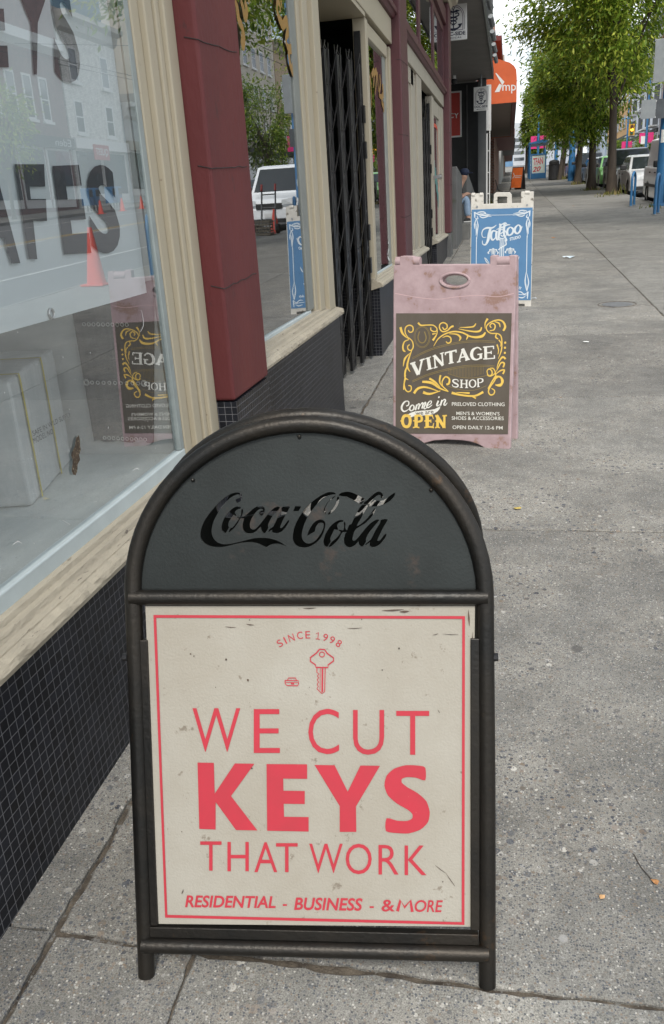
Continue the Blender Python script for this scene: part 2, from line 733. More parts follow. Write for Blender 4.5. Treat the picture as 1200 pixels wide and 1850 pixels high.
def smooth_poly(pts, k=3):
    p = [np.array(q, float) for q in pts]
    n = len(p)
    out = []
    for i in range(n):
        a, b, c, d = p[i - 1], p[i], p[(i + 1) % n], p[(i + 2) % n]
        # keep sharp corners sharp
        for j in range(k):
            t = j / k
            q = 0.5 * ((2 * b) + (-a + c) * t + (2 * a - 5 * b + 4 * c - d) * t * t + (-a + 3 * b - 3 * c + d) * t ** 3)
            out.append(tuple(0.7 * q + 0.3 * (b * (1 - t) + c * t)))
    return out

# ================================================================ materials used by several things
M = {}
M['concrete'] = concrete_mat('concrete', wear=0.49)
M['concrete_b'] = concrete_mat('concrete_kerbside', (0.255, 0.253, 0.24), (0.165, 0.163, 0.156), 0.8, 0.6)
M['dirt'] = pm('joint_dirt', (0.045, 0.036, 0.028), (0.15, 0.125, 0.095), 22, 0.95, spot=(0.2, 0.195, 0.18), sscale=30, sthr=0.6, bump=0.6, bscale=200)
M['asphalt'] = pm('asphalt', (0.085, 0.085, 0.085), (0.12, 0.12, 0.118), 3, 0.9, spot=(0.16, 0.16, 0.155), sscale=160, sthr=0.6, bump=0.3, bscale=150)
M['tile'] = grid_mat('black_tile', (0.014, 0.0155, 0.021), (0.135, 0.135, 0.142), 0.0268, 0.0268, 0.0010, rough=0.42, bump=0.5, vary=0.6, spec=0.22)
M['cream'] = pm('cream_paint', (0.395, 0.35, 0.258), (0.375, 0.332, 0.243), 2.0, 0.55, spot=(0.21, 0.175, 0.13), sscale=30, sthr=0.70, stretch=(1, 1, 0.9), bump=0.06, bscale=30)
M['sill'] = pm('worn_sill_paint', (0.40, 0.355, 0.27), (0.335, 0.297, 0.228), 8, 0.65, spot=(0.12, 0.10, 0.08), sscale=24, sthr=0.655, stretch=(2, 0.5, 2), bump=0.5, bscale=70)
M['tan'] = pm('tan_paint', (0.36, 0.33, 0.265), (0.33, 0.302, 0.24), 3, 0.6, bump=0.1)
M['red'] = pm('oxblood_paint', (0.125, 0.024, 0.024), (0.10, 0.021, 0.022), 2.2, 0.5, spot=(0.065, 0.022, 0.022), sscale=9, sthr=0.66, stretch=(1, 1, 0.5), bump=0.25, bscale=35, spec=0.35, rough2=0.66)
M['plum'] = pm('plum_paint', (0.085, 0.022, 0.027), (0.07, 0.019, 0.023), 5, 0.5, bump=0.1)
M['dark_in'] = pm('dark_interior', (0.02, 0.02, 0.02), (0.035, 0.033, 0.03), 2, 0.9)
M['bluestrip'] = pm('pale_blue_bead', (0.47, 0.53, 0.53), (0.42, 0.475, 0.475), 10, 0.5)
M['display'] = pm('display_floor_paint', (0.60, 0.65, 0.64), (0.52, 0.57, 0.56), 5, 0.6, spot=(0.14, 0.15, 0.14), sscale=26, sthr=0.71, stretch=(3, 1, 1))
M['display_wall'] = pm('display_wall_paint', (0.55, 0.57, 0.56), (0.48, 0.50, 0.495), 3, 0.7)
M['glass'] = glass_mat('window_glass', (0.97, 0.99, 0.985), 2.95, wave=0.03)
M['glass_d'] = glass_mat('shop_glass', (0.6, 0.65, 0.63), 3.6, wave=0.02)
M['blackmetal'] = pm('black_gate_steel', (0.012, 0.012, 0.013), (0.02, 0.02, 0.02), 20, 0.38, metal=0.3)
M['steel'] = pm('brushed_steel', (0.5, 0.5, 0.5), (0.42, 0.42, 0.42), 20, 0.3, metal=1.0)
M['white'] = pm('white_paint', (0.74, 0.74, 0.72), (0.66, 0.66, 0.64), 6, 0.55)
M['black'] = pm('black_paint', (0.02, 0.02, 0.022), (0.03, 0.03, 0.03), 6, 0.55)
M['gold'] = pm('gold_leaf_paint', (0.34, 0.19, 0.045), (0.27, 0.15, 0.035), 20, 0.45)
M['darkgrey'] = pm('charcoal_render', (0.032, 0.034, 0.035), (0.042, 0.044, 0.045), 3, 0.75, bump=0.2)
M['midgrey'] = pm('grey_stoop_paint', (0.12, 0.122, 0.12), (0.085, 0.087, 0.085), 2.5, 0.8, spot=(0.07, 0.075, 0.055), sscale=2.5, sthr=0.62, bump=0.3, bscale=40)
M['soffit'] = pm('grey_soffit', (0.21, 0.20, 0.185), (0.18, 0.172, 0.16), 2, 0.8)
M['orange'] = pm('orange_canvas', (0.62, 0.115, 0.03), (0.55, 0.10, 0.028), 3, 0.6)
M['pole'] = pm('street_pole_blue', (0.035, 0.16, 0.34), (0.03, 0.13, 0.28), 4, 0.45, spot=(0.25, 0.3, 0.33), sscale=6, sthr=0.7)
M['alu'] = pm('sign_back_aluminium', (0.30, 0.32, 0.33), (0.26, 0.28, 0.29), 6, 0.45, metal=0.5)
M['pink'] = pm('magenta_banner', (0.7, 0.03, 0.2), (0.6, 0.025, 0.17), 3, 0.6)
M['cone'] = pm('cone_orange', (0.75, 0.07, 0.03), (0.65, 0.06, 0.03), 6, 0.5)

# ================================================================ the ground
MB().add([(-300, -120, gz(-120) - 0.22), (400, -120, gz(-120) - 0.22), (400, 900, gz(900) - 0.22), (-300, 900, gz(900) - 0.22)],
         [(0, 1, 2, 3)]).build('ground', M['asphalt'], base=(0, 0, 0))
tag(bpy.data.objects['ground'], kind='structure')
rnd = random.Random(4)


def slab_poly(mb, x0, x1, y0, y1, jit, step, top=0.0):
    def edge(a, b):
        n = max(1, int(np.linalg.norm(np.array(b) - np.array(a)) / step))
        return [(a[0] + (b[0] - a[0]) * i / n, a[1] + (b[1] - a[1]) * i / n) for i in range(n)]
    cs = [(x0, y0), (x1, y0), (x1, y1), (x0, y1)]
    pts = []
    for i in range(4):
        e = edge(cs[i], cs[(i + 1) % 4])
        w = 0.0
        for q in e:
            w = 0.6 * w + rnd.uniform(-jit, jit)
            j = w
            pts.append((q[0] + (j if i in (1, 3) else 0), q[1] + (j if i in (0, 2) else 0)))
    n = len(pts)
    cxm, cym = (x0 + x1) / 2, (y0 + y1) / 2
    inn = []
    for q in pts:                                   # worn, slightly rounded arris
        d = 0.006
        inn.append((q[0] + math.copysign(min(d, abs(q[0] - cxm)), cxm - q[0]) * 0.9, q[1] + math.copysign(min(d, abs(q[1] - cym)), cym - q[1]) * 0.9))
    v = [(q[0], q[1], gz(q[1]) + top - 0.05) for q in pts] + [(q[0], q[1], gz(q[1]) + top - 0.006) for q in pts] + \
        [(q[0], q[1], gz(q[1]) + top) for q in inn]
    f = [(i, (i + 1) % n, n + (i + 1) % n, n + i) for i in range(n)] + [(n + i, n + (i + 1) % n, 2 * n + (i + 1) % n, 2 * n + i) for i in range(n)]
    f.append(tuple(2 * n + i for i in range(n)))
    mb.add(v, f)


YJ = [-4.4, -1.0, 1.19, 3.37, 5.54, 7.68, 9.13, 10.4, 13.75, 16.5, 20.9, 25.3, 29.7, 36.0, 44.0, 52.0, 62.0, 80.0, 110.0, 160.0, 240.0]
sw, swb = MB(), MB()
for i in range(len(YJ) - 1):
    a, b = YJ[i], YJ[i + 1]
    near = a < 8
    g = 0.0072 if a < 4 else 0.0075
    st, jt = (0.028, 0.0045) if near else (0.4, 0.004)
    slab_poly(sw, -1.6, -0.933, a + 0.001, b - 0.001, jt, st, 0.004)
    xs = [-0.920, -0.612, 1.443] if a < 3 else [-0.920, 1.443]
    for q in range(len(xs) - 1):
        slab_poly(sw, xs[q] + (0.004 if q else 0), xs[q + 1] - (0.004 if q < len(xs) - 2 else 0), a + g, b - g, jt, st)
for a, b in ((-4.4, 3.6), (3.6, 9.1), (9.1, 13.72), (13.74, 18.4), (18.42, 30), (30.02, 42), (42.02, 70), (70.03, 240)):
    slab_poly(swb, 1.456, 4.3, a, b, 0.004, 0.05 if a < 9 else 0.4, -0.003)
tag(sw.build('sidewalk', M['concrete'], base=(0, 0, 0)), kind='structure')
tag(swb.build('kerbside_pavement', M['concrete_b'], base=(0, 0, 0)), kind='structure')
tag(MB().add([(-1.6, -4.4, gz(-4.4) - 0.011), (4.3, -4.4, gz(-4.4) - 0.011), (4.3, 240, gz(240) - 0.011), (-1.6, 240, gz(240) - 0.011)], [(0, 1, 2, 3)])
    .build('joint_soil', M['dirt'], base=(0, 0, 0)), kind='structure')
tag(MB().gbox(4.305, 4.36, -4.4, 240, -0.25, 0.002).build('kerb', pm('kerb_concrete', (0.3, 0.3, 0.28), None, 5, 0.9, bump=0.2), base=(0, 0, 0)), kind='structure')
road = MB().gbox(4.36, 20.0, -60, 300, -0.30, -0.13).build('road', M['asphalt'], base=(0, 0, 0))
tag(road, kind='structure')
mk = MB()
for y in range(-20, 200, 6):
    mk.gbox(11.9, 12.02, y, y + 3, -0.129, -0.126)
for x in (6.9, 17.2):
    mk.gbox(x, x + 0.1, -40, 220, -0.129, -0.126)
mk2 = MB()
for x in (12.2, 12.45):
    mk2.gbox(x, x + 0.1, -40, 220, -0.129, -0.126)
tag(mk.build('road_marking', pm('road_white', (0.6, 0.6, 0.58), (0.4, 0.4, 0.39), 4, 0.8), base=(0, 0, 0)), kind='structure')
tag(mk2.build('centre_line', pm('road_yellow', (0.55, 0.36, 0.06), (0.4, 0.27, 0.06), 4, 0.8), base=(0, 0, 0)), kind='structure')
tag(MB().gbox(20.0, 24.2, -60, 300, -0.3, 0.0).build('far_sidewalk', M['concrete_b'], base=(0, 0, 0)), kind='structure')
tag(MB().gbox(-1.98, -1.6, 5.2, 6.98, -0.1, 0.003).build('doorway_floor', M['concrete'], base=(0, 0, 0)), kind='structure')
# dry soil round the street trees
# ================================================================ the storefront
XG = -1.10
shop = thing('storefront_building', 'old storefront with oxblood pilasters, cream window frames and black tiled base', 'building', (-1.03, 5.0, gz(5.0)))


def part(mb, name, mat, root=shop, **kw):
    return mb.build(name, mat, root, **kw)


# tiled base, one piece for each bay
part(MB().box(-1.16, -1.03, -3.0, 2.868, -0.4, 0.568), 'tiled_base', M['tile'])
part(MB().box(-1.16, -0.972, 2.871, 3.33, -0.2, 0.785), 'tiled_base', M['tile'])
part(MB().box(-1.16, -1.03, 3.333, 5.22, -0.2, 0.798), 'tiled_base', M['tile'], bevel=0.006)
part(MB().box(-1.40, -1.03, 6.98, 8.468, -0.2, 0.778), 'tiled_base', M['tile'], bevel=0.006)
part(MB().box(-1.16, -0.972, 8.471, 9.05, -0.2, 0.84), 'tiled_base', M['tile'])
part(MB().box(-1.16, -1.03, 9.053, 11.3, -0.2, 0.80), 'tiled_base', M['tile'], bevel=0.006)
part(MB().box(-1.40, -1.03, 12.85, 14.998, -0.2, 0.80), 'tiled_base', M['tile'], bevel=0.006)
part(MB().box(-1.16, -0.96, 15.0, 15.52, -0.2, 0.84), 'tiled_base', M['midgrey'])

# pilasters with their drum joints
rj = random.Random(8)


def pilaster(y0, y1, xf, zb, mat, joints):
    p = part(MB().box(-1.3, xf, y0, y1, zb, 4.25), 'pilaster', mat, bevel=0.012, segs=3)
    for z in joints:
        m = MB()
        pts = [(-1.02, y0 - 0.0015, z + 0.012), ((xf - 1.0) / 2, y0 - 0.0015, z + 0.004), (xf + 0.0015, y0 - 0.001, z), (xf + 0.0015, y0 + 0.004, z)]
        n = 9
        for i in range(1, n):
            pts.append((xf + 0.0015, y0 + (y1 - y0) * i / n, z + 0.02 * i / n + rj.uniform(-0.003, 0.003)))
        m.tube(pts, 0.0016, 5)
        m.build('joint', M['dark_in'], p)
    return p


pilaster(2.87, 3.331, -0.974, 0.79, M['red'], (1.19, 1.58, 1.96, 2.35, 3.1))
pilaster(8.47, 9.05, -0.974, 0.845, M['plum'], (1.27, 2.0, 2.62, 3.4))
pilaster(15.0, 15.52, -0.962, 0.845, M['plum'], (1.6, 2.4, 3.2))


def sill(y0, y1, z, parent, mat=None, wide=0.0):
    prof = [(-1.12, z - 0.03), (-1.12, z + 0.072), (-1.085, z + 0.072), (-1.072, z + 0.069), (-1.068, z + 0.056), (-1.052, z + 0.053), (-1.047, z + 0.041), (-1.0445, z + 0.038), (-1.042, z + 0.0415), (-1.026, z + 0.037), (-1.024, z + 0.033), (-1.022, z + 0.0355),
            (-1.004 + wide, z + 0.026), (-0.998 + wide, z + 0.012), (-1.000 + wide, z), (-1.03, z - 0.004)]
    n = int((y1 - y0) / 0.03)
    rs = random.Random(int(y0 * 10))
    v, f = [], []
    k = len(prof)
    for i in range(n + 1):
        y = y0 + (y1 - y0) * i / n
        for j, (a, b) in enumerate(prof):
            wob = rs.uniform(-0.0028, 0.0028) if j in (11, 12, 13) else 0.0
            v.append((a + wob, y, b + wob * 0.8))
    for i in range(n):
        for j in range(k):
            j2 = (j + 1) % k
            f.append((i * k + j, (i + 1) * k + j, (i + 1) * k + j2, i * k + j2))
    f.append(tuple(range(k)))
    f.append(tuple(range(n * k, n * k + k))[::-1])
    return MB().add(v, f).build('sill', mat or M['sill'], parent)


# --- window with the banner
w1 = MB()
w1.box(-1.13, -1.085, 2.62, 2.68, 0.64, 4.2)
w1.box(-1.14, -1.066, 2.68, 2.735, 0.62, 4.2)
w1.box(-1.14, -1.070, 2.735, 2.752, 0.62, 4.2)
w1.box(-1.14, -1.060, 2.752, 2.785, 0.62, 4.2)
w1.box(-1.14, -1.045, 2.785, 2.868, 0.60, 4.2)
w1o = part(w1, 'window_frame', M['cream'], bevel=0.005)
sill(-3.0, 2.868, 0.570, w1o)
MB().box(-1.118, -1.088, -3.0, 2.619, 0.635, 0.685).build('glazing_bead', M['bluestrip'], w1o, bevel=0.004)
MB().box(-1.112, -1.090, 2.585, 2.619, 0.686, 4.2).build('glazing_bead', pm('grey_bead', (0.3, 0.34, 0.33), None, 9, 0.5), w1o, bevel=0.003)
# old glass, leaning a hair
MB().add([(XG - 0.004, -3.0, 0.66), (XG - 0.004, 2.584, 0.66), (XG + 0.031, 2.584, 4.2), (XG + 0.031, -3.0, 4.2)], [(0, 1, 2, 3)]).build('pane', M['glass'], w1o)
# torn sticker and old paint flecks on the near pane
GP = WallPlane(XG - 0.0005)
rq = random.Random(21)
m = MB()
k = 26
tor = []
for i in range(k):
    a = 2 * PI * i / k
    w_ = 0.62 if math.sin(a) > 0.5 else 1.0
    tor.append((136 + 4.5 * math.sin(a) + 8.5 * math.cos(a) * rq.uniform(0.55, 1.1) * w_, 822 - 38 * math.sin(a) * rq.uniform(0.92, 1.05)))
m.poly([GP.pt(*GP.uv(*q), 0.0028) for q in tor])
so_ = m.build('torn_sticker', pm('burnt_sticker', (0.035, 0.022, 0.014), (0.09, 0.06, 0.035), 60, 0.8, spot=(0.42, 0.36, 0.25), sscale=160, sthr=0.6), w1o)
m = MB()
for i in range(70):
    px, py = rq.uniform(2, 300), rq.uniform(590, 1000)
    if py > 1040 - 0.75 * px:
        continue
    r_ = rq.choice((0.0006, 0.0008, 0.0012, 0.0018))
    u, v = GP.uv(px, py)
    m.poly([GP.pt(u + r_ * math.cos(a) * rq.uniform(.5, 1), v + r_ * math.sin(a) * rq.uniform(.6, 1.6), 0.003) for a in np.linspace(0, 2 * PI, 6, endpoint=False)])
for pts in ([(238, 850), (246, 846), (250, 849)], [(254, 560), (258, 585), (252, 600)], [(20, 985), (30, 978), (38, 982)], [(112, 940), (125, 948)]):
    m.ribbon(GP, [GP.uv(*q) for q in pts], [0.001, 0.003, 0.001], 0.003)
tag(m.build('paint_fleck', pm('white_fleck', (0.7, 0.7, 0.68), None, 40, 0.7), w1o), kind='stuff')
part(MB().box(-2.6, -1.119, -3.0, 2.9, 0.55, 0.668), 'display_floor', M['display'])
part(MB().box(-2.6, -1.125, 2.605, 2.66, 0.668, 4.0), 'display_end_wall', M['display_wall'])
part(MB().box(-2.66, -2.6, -3.0, 2.66, 0.55, 4.0), 'display_back_wall', pm('pale_grey_partition', (0.5, 0.52, 0.51), (0.42, 0.44, 0.43), 2, 0.8))  # pale grey paint, faintly mottled

# --- window beside the gate
w2 = MB()
w2.box(-1.13, -1.082, 4.79, 4.86, 0.86, 2.75)
w2.box(-1.14, -1.066, 4.86, 4.98, 0.86, 2.75)
w2.box(-1.14, -1.074, 4.98, 5.02, 0.86, 2.75)
w2.box(-1.15, -1.046, 5.02, 5.19, 0.84, 2.75)
w2.box(-1.14, -1.07, 3.333, 4.79, 2.62, 2.75)
w2o = part(w2, 'window_frame', M['cream'], bevel=0.005)
sill(3.333, 5.21, 0.798, w2o)
MB().box(-1.115, -1.090, 3.34, 4.70, 0.862, 0.885).build('glazing_bead', M['bluestrip'], w2o, bevel=0.003)
MB().box(-1.118, -1.091, 4.66, 4.788, 0.886, 2.62).build('glazing_bead', pm('grey_green_bead', (0.22, 0.235, 0.215), (0.19, 0.2, 0.185), 9, 0.5), w2o, bevel=0.003)
MB().add([(XG - 0.007, 3.333, 0.86), (XG - 0.001, 4.79, 0.86), (XG + 0.003, 4.79, 2.65), (XG - 0.003, 3.333, 2.65)], [(0, 1, 2, 3)]).build('pane', M['glass_d'], w2o)
WP = WallPlane(XG)


def pxs(pts, ox, oy, sc, P, off=0.0):
    return [P.uv(ox + a / sc, oy + b / sc, off) for a, b in pts]


gl = MB()
for pts, ws in (([(40, 0), (75, 130), (100, 300), (150, 420), (170, 560), (160, 680), (130, 620)], [3, 7, 7, 6, 9, 9, 3]),
                ([(130, 0), (165, 120), (195, 260), (225, 150), (190, 20)], [4, 6, 7, 6, 5]),
                ([(255, 0), (262, 60)], [4, 2]),
                ([(595, 0), (600, 50)], [3, 1]),
                ([(740, 190), (735, 80), (700, 20), (690, 120), (715, 260), (770, 380), (775, 460)], [2, 5, 5, 5, 6, 9, 3]),
                ([(750, 0), (772, 130)], [4, 2]),
                ([(770, 420), (820, 340), (840, 280), (850, 380), (855, 500), (830, 600), (845, 700)], [6, 8, 4, 7, 7, 5, 6]),
                ([(845, 700), (880, 760), (930, 760), (955, 860), (950, 1000), (910, 1060)], [5, 7, 8, 8, 9, 3]),
                ([(870, 800), (890, 980), (930, 1120), (945, 1170)], [6, 6, 6, 3])):
    gl.ribbon(WP, pxs(pts, 420, 0, 8.571, WP, 0.008), [w * 0.0062 for w in ws], 0.008)
gl.build('gilt_lettering', M['gold'], w2o)

# --- window past the gate
w3 = MB()
w3.box(-1.16, -1.062, 6.985, 7.10, 0.84, 2.72)
w3.box(-1.15, -1.085, 7.10, 7.19, 0.84, 2.72)
w3.box(-1.15, -1.085, 8.28, 8.36, 0.84, 2.64)
w3.box(-1.15, -1.065, 8.36, 8.468, 0.84, 2.72)
w3.box(-1.15, -1.075, 7.19, 8.28, 2.62, 2.72)
w3o = part(w3, 'window_frame', M['cream'], bevel=0.005)
sill(6.96, 8.468, 0.778, w3o)
MB().box(-1.122, -1.091, 7.19, 8.28, 0.84, 0.865).build('glazing_bead', M['bluestrip'], w3o, bevel=0.003)
MB().box(-1.118, -1.095, 8.12, 8.279, 0.866, 2.62).build('glazing_bead', pm('grey_bead_b', (0.27, 0.28, 0.25), None, 9, 0.5), w3o, bevel=0.003)
MB().box(XG - 0.004, XG, 7.15, 8.3, 0.85, 2.65).build('pane', M['glass_d'], w3o)
gl = MB()
for pts, ws in (([(170, 600), (180, 700), (185, 860)], [5, 4, 2]), ([(185, 610), (205, 570), (200, 700)], [4, 5, 3]),
                ([(205, 600), (225, 575), (215, 760)], [4, 5, 2]), ([(230, 580), (240, 740)], [5, 2]), ([(250, 600), (255, 680), (245, 760), (270, 780)], [5, 5, 3, 4]),
                ([(270, 700), (290, 720), (265, 800), (285, 870)], [5, 5, 5, 4]), ([(290, 800), (280, 880), (300, 850), (310, 940), (300, 900)], [5, 4, 5, 4, 2])):
    gl.ribbon(WP, pxs(pts, 630, 0, 4.444, WP, 0.004), [w * 0.011 for w in ws], 0.004)
gl.build('gilt_lettering', M['gold'], w3o)
gl = MB()
for pts in ([(45, 1370), (10, 1430), (60, 1480)], [(80, 1400), (60, 1500), (75, 1600)], [(95, 1420), (85, 1540), (70, 1420), (60, 1560)], [(15, 1500), (5, 1580), (35, 1640)]):
    gl.ribbon(WP, pxs(pts, 700, 200, 6.0, WP, 0.004), 0.022, 0.004)
gl.build('white_lettering', M['white'], w3o)

# --- second bay: window, gated doorway, window
w4 = MB()
w4.box(-1.15, -1.075, 9.05, 10.55, 2.62, 2.78)
for y0, y1, x in ((10.1, 10.25, -1.09), (10.25, 10.5, -1.075), (10.5, 10.75, -1.085), (10.75, 11.3, -1.06)):
    w4.box(-1.16, x, y0, y1, 0.86, 2.78)
w4o = part(w4, 'window_frame', M['tan'], bevel=0.005)
sill(9.053, 11.3, 0.80, w4o, M['tan'])
MB().box(XG - 0.004, XG, 9.05, 10.1, 0.86, 2.65).build('pane', M['glass_d'], w4o)
sg = MB()
sg.ribbon(WP, [(9.5, 2.3), (9.5, 1.3)], 0.05, 0.004)
sg.ribbon(WP, [(9.4, 1.2), (9.7, 0.95), (9.8, 1.5)], 0.05, 0.004)
sg.build('red_lettering', pm('red_window_paint', (0.7, 0.08, 0.04), None, 8, 0.5), w4o)
w5 = MB()
w5.box(-1.16, -1.065, 12.85, 13.15, 0.85, 2.75)
w5.box(-1.16, -1.075, 14.3, 14.6, 0.85, 2.75)
w5.box(-1.16, -1.062, 14.6, 14.998, 0.85, 2.75)
w5.box(-1.16, -1.08, 13.15, 14.3, 2.55, 2.75)
w5o = part(w5, 'window_frame', M['tan'], bevel=0.005)
sill(12.8, 14.998, 0.80, w5o, M['tan'])
MB().box(XG - 0.004, XG, 13.15, 14.3, 0.86, 2.6).build('pane', M['glass_d'], w5o)
sg = MB()
sg.ribbon(WP, [(13.4, 2.42), (14.1, 2.42), (14.2, 2.2), (14.2, 1.5)], 0.05, 0.004)
sg.build('red_lettering', pm('red_window_paint_b', (0.7, 0.08, 0.04), None, 8, 0.5), w5o)
sg = MB()
for a in range(5):
    sg.ribbon(WP, [(13.4 + a * 0.17, 2.05 - a * 0.1), (13.45 + a * 0.17, 1.75 - a * 0.12), (13.55 + a * 0.15, 1.9 - a * 0.1)], 0.07, 0.004)
sg.build('teal_lettering', pm('teal_window_paint', (0.1, 0.3, 0.28), None, 8, 0.5), w5o)
MB().box(-1.06, -0.97, 12.9, 13.0, 1.68, 1.72).tube([(-1.0, 12.95, 1.70), (-0.95, 12.95, 1.70)], 0.035, 12).build('door_knob', M['steel'], w5o)

# --- bands above the windows
part(MB().box(-1.16, -1.052, 3.333, 8.468, 2.752, 2.955), 'header_band', M['cream'], bevel=0.006)
part(MB().box(-1.16, -1.052, 9.053, 14.998, 2.782, 2.955), 'header_band', M['tan'], bevel=0.006)
for a, b in ((3.333, 8.468), (9.053, 14.998)):
    part(MB().prism([(-1.16, 2.957), (-1.03, 2.957), (-1.012, 2.985), (-0.995, 2.99), (-0.995, 3.03), (-1.02, 3.045), (-1.03, 3.075), (-1.16, 3.075)], a, b),
         'ledge_moulding', M['plum'], bevel=0.003)
    nf = int(round((b - a) / 1.9))
    for i in range(nf):
        u0, u1 = a + (b - a) * i / nf, a + (b - a) * (i + 1) / nf
        t = MB()
        t.box(-1.15, -1.04, u0 + 0.001, u0 + 0.11, 3.078, 3.95)
        t.box(-1.15, -1.04, u1 - 0.11, u1 - 0.001, 3.078, 3.95)
        t.box(-1.15, -1.045, u0 + 0.111, u1 - 0.111, 3.85, 3.95)
        t.box(-1.15, -1.045, u0 + 0.111, u1 - 0.111, 3.078, 3.15)
        to = part(t, 'transom_frame', M['plum'], bevel=0.004)
        MB().box(-1.062, -1.055, u0 + 0.11, u1 - 0.11, 3.15, 3.85).build('pane', M['glass_d'], to)
part(MB().box(-1.3, -1.0, 3.333, 15.52, 3.953, 4.16), 'fascia', M['plum'], bevel=0.004)
part(MB().prism([(-1.3, 4.26), (-0.96, 4.26), (-0.93, 4.30), (-0.86, 4.32), (-0.84, 4.38), (-0.76, 4.41), (-0.72, 4.50), (-0.70, 4.62), (-1.3, 4.62)], -3.0, 15.6), 'cornice', M['cream'])
part(MB().box(-1.3, -1.0, -3.0, 15.5, 4.622, 8.5), 'upper_wall', grid_mat('upper_brick', (0.2, 0.07, 0.06), (0.25, 0.22, 0.2), 0.21, 0.075, 0.012, 0.5, 0.8))
part(MB().box(-6.0, -1.3, -3.0, 15.5, 8.3, 8.5), 'roof', M['darkgrey'])
part(MB().box(-6.2, -6.0, -3.0, 15.5, -0.4, 8.5), 'rear_wall', M['dark_in'])
part(MB().box(-6.0, -1.2, -3.2, -3.0, -0.4, 8.5), 'side_wall', M['dark_in'])
part(MB().box(-6.0, -1.31, 15.3, 15.5, -0.4, 8.3), 'side_wall', M['darkgrey'])
part(MB().box(-6.0, -1.165, 2.66, 2.85, 0.3, 4.2), 'partition', M['dark_in'])
part(MB().box(-5.9, -1.13, -3.0, 15.3, 4.0, 4.05), 'ceiling', M['dark_in'])
part(MB().box(-5.9, -1.17, 2.9, 5.19, 0.60, 0.72), 'shop_floor', pm('shop_floor', (0.09, 0.085, 0.08), None, 3, 0.7))
# doorway behind the gate
dw = MB()
dw.box(-1.98, -1.16, 5.195, 5.22, 0.16, 2.75)
part(dw, 'reveal', M['tan'])
part(MB().box(-1.98, -1.41, 6.985, 7.01, 0.16, 2.75), 'reveal', M['tan'])
part(MB().box(-1.98, -1.06, 5.191, 6.984, 2.72, 2.75), 'doorway_soffit', M['cream'])
d = part(MB().box(-2.03, -1.99, 5.22, 6.985, 0.16, 0.85).box(-2.03, -1.99, 5.22, 5.5, 0.85, 2.72).box(-2.03, -1.99, 6.3, 6.985, 0.85, 2.72).box(-2.03, -1.99, 5.5, 6.3, 2.3, 2.72),
         'door', pm('ochre_door_paint', (0.32, 0.24, 0.05), (0.25, 0.19, 0.05), 5, 0.5), bevel=0.006)
MB().box(-2.02, -2.0, 5.5, 6.3, 0.85, 2.3).build('pane', M['glass_d'], d)
MB().tube([(-1.96, 6.38, 1.15), (-1.96, 6.38, 1.4)], 0.012, 8).build('handle', M['steel'], d)
d2 = part(MB().box(-1.9, -1.86, 11.3, 12.85, 0.3, 2.7), 'door', pm('brown_door_paint', (0.09, 0.05, 0.035), None, 5, 0.5))
part(MB().box(-1.86, -1.17, 11.27, 11.3, 0.3, 2.78), 'reveal', M['tan'])
part(MB().box(-1.86, -1.41, 12.85, 12.88, 0.3, 2.78), 'reveal', M['tan'])


# --- folding gates
def gate(y0, y1, x0, x1, z0, z1, n, label):
    g = thing('folding_gate', label, 'security gate', ((x0 + x1) / 2, (y0 + y1) / 2, z0), 'folding steel gates across the doorways')
    ys = [y0 + (y1 - y0) * (i / (n - 1)) ** 0.92 for i in range(n)]
    xs = [x0 + (x1 - x0) * i / (n - 1) + (0.012 if i % 2 else -0.012) for i in range(n)]
    for i in range(n):
        y, x = ys[i], xs[i]
        zt = z1 - 0.02 * (i % 2)
        m = MB()
        for s in (-1, 1):                       # two channels back to back
            m.box(x - 0.011, x + 0.011, y + s * 0.024 - 0.014, y + s * 0.024 + 0.014, gz(y) + z0, zt)
        m.build('gate_bar', M['blackmetal'], g, bevel=0.002, segs=1)
    k = 8
    for i in range(n - 1):
        m = MB()
        for j in range(k):
            a = z0 + gz(ys[i]) + 0.06 + (z1 - z0 - 0.2) * j / k
            b = a + (z1 - z0 - 0.2) / k * 0.96
            for (p, q, o) in (((xs[i], ys[i], a), (xs[i + 1], ys[i + 1], b), 0.013), ((xs[i], ys[i], b), (xs[i + 1], ys[i + 1], a), -0.013)):
                P0, P1 = np.array(p), np.array(q)
                t = unit(P1 - P0)
                up = unit(np.cross(t, [1, 0, 0])) * 0.008
                ox = np.array([o, 0, 0])
                th = np.array([0.002, 0, 0])
                v = [P0 + ox - up - th, P0 + ox + up - th, P1 + ox + up - th, P1 + ox - up - th, P0 + ox - up + th, P0 + ox + up + th, P1 + ox + up + th, P1 + ox - up + th]
                m.add(v, [(0, 1, 2, 3), (7, 6, 5, 4), (0, 4, 5, 1), (1, 5, 6, 2), (2, 6, 7, 3), (3, 7, 4, 0)])
        m.build('lattice', M['blackmetal'], g)
    m = MB().box(x1 - 0.02, x1 + 0.03, y1 + 0.012, y1 + 0.035, gz(y1) + z0 + 0.05, z1 + 0.2)
    for z in (0.9, 1.15, 1.75, 2.0):
        if z < z1:
            m.box(x1 + 0.032, x1 + 0.045, y1 - 0.02, y1 + 0.032, z, z + 0.12)
    m.build('gate_post', M['blackmetal'], g)
    return g


gate(5.30, 6.88, -1.30, -1.12, 0.03, 2.42, 12, 'black folding lattice gate between the oxblood pilaster window and the pink sign')
gate(11.4, 12.75, -1.20, -1.12, 0.05, 2.45, 12, 'farther black folding gate between the tan framed windows with red lettering')

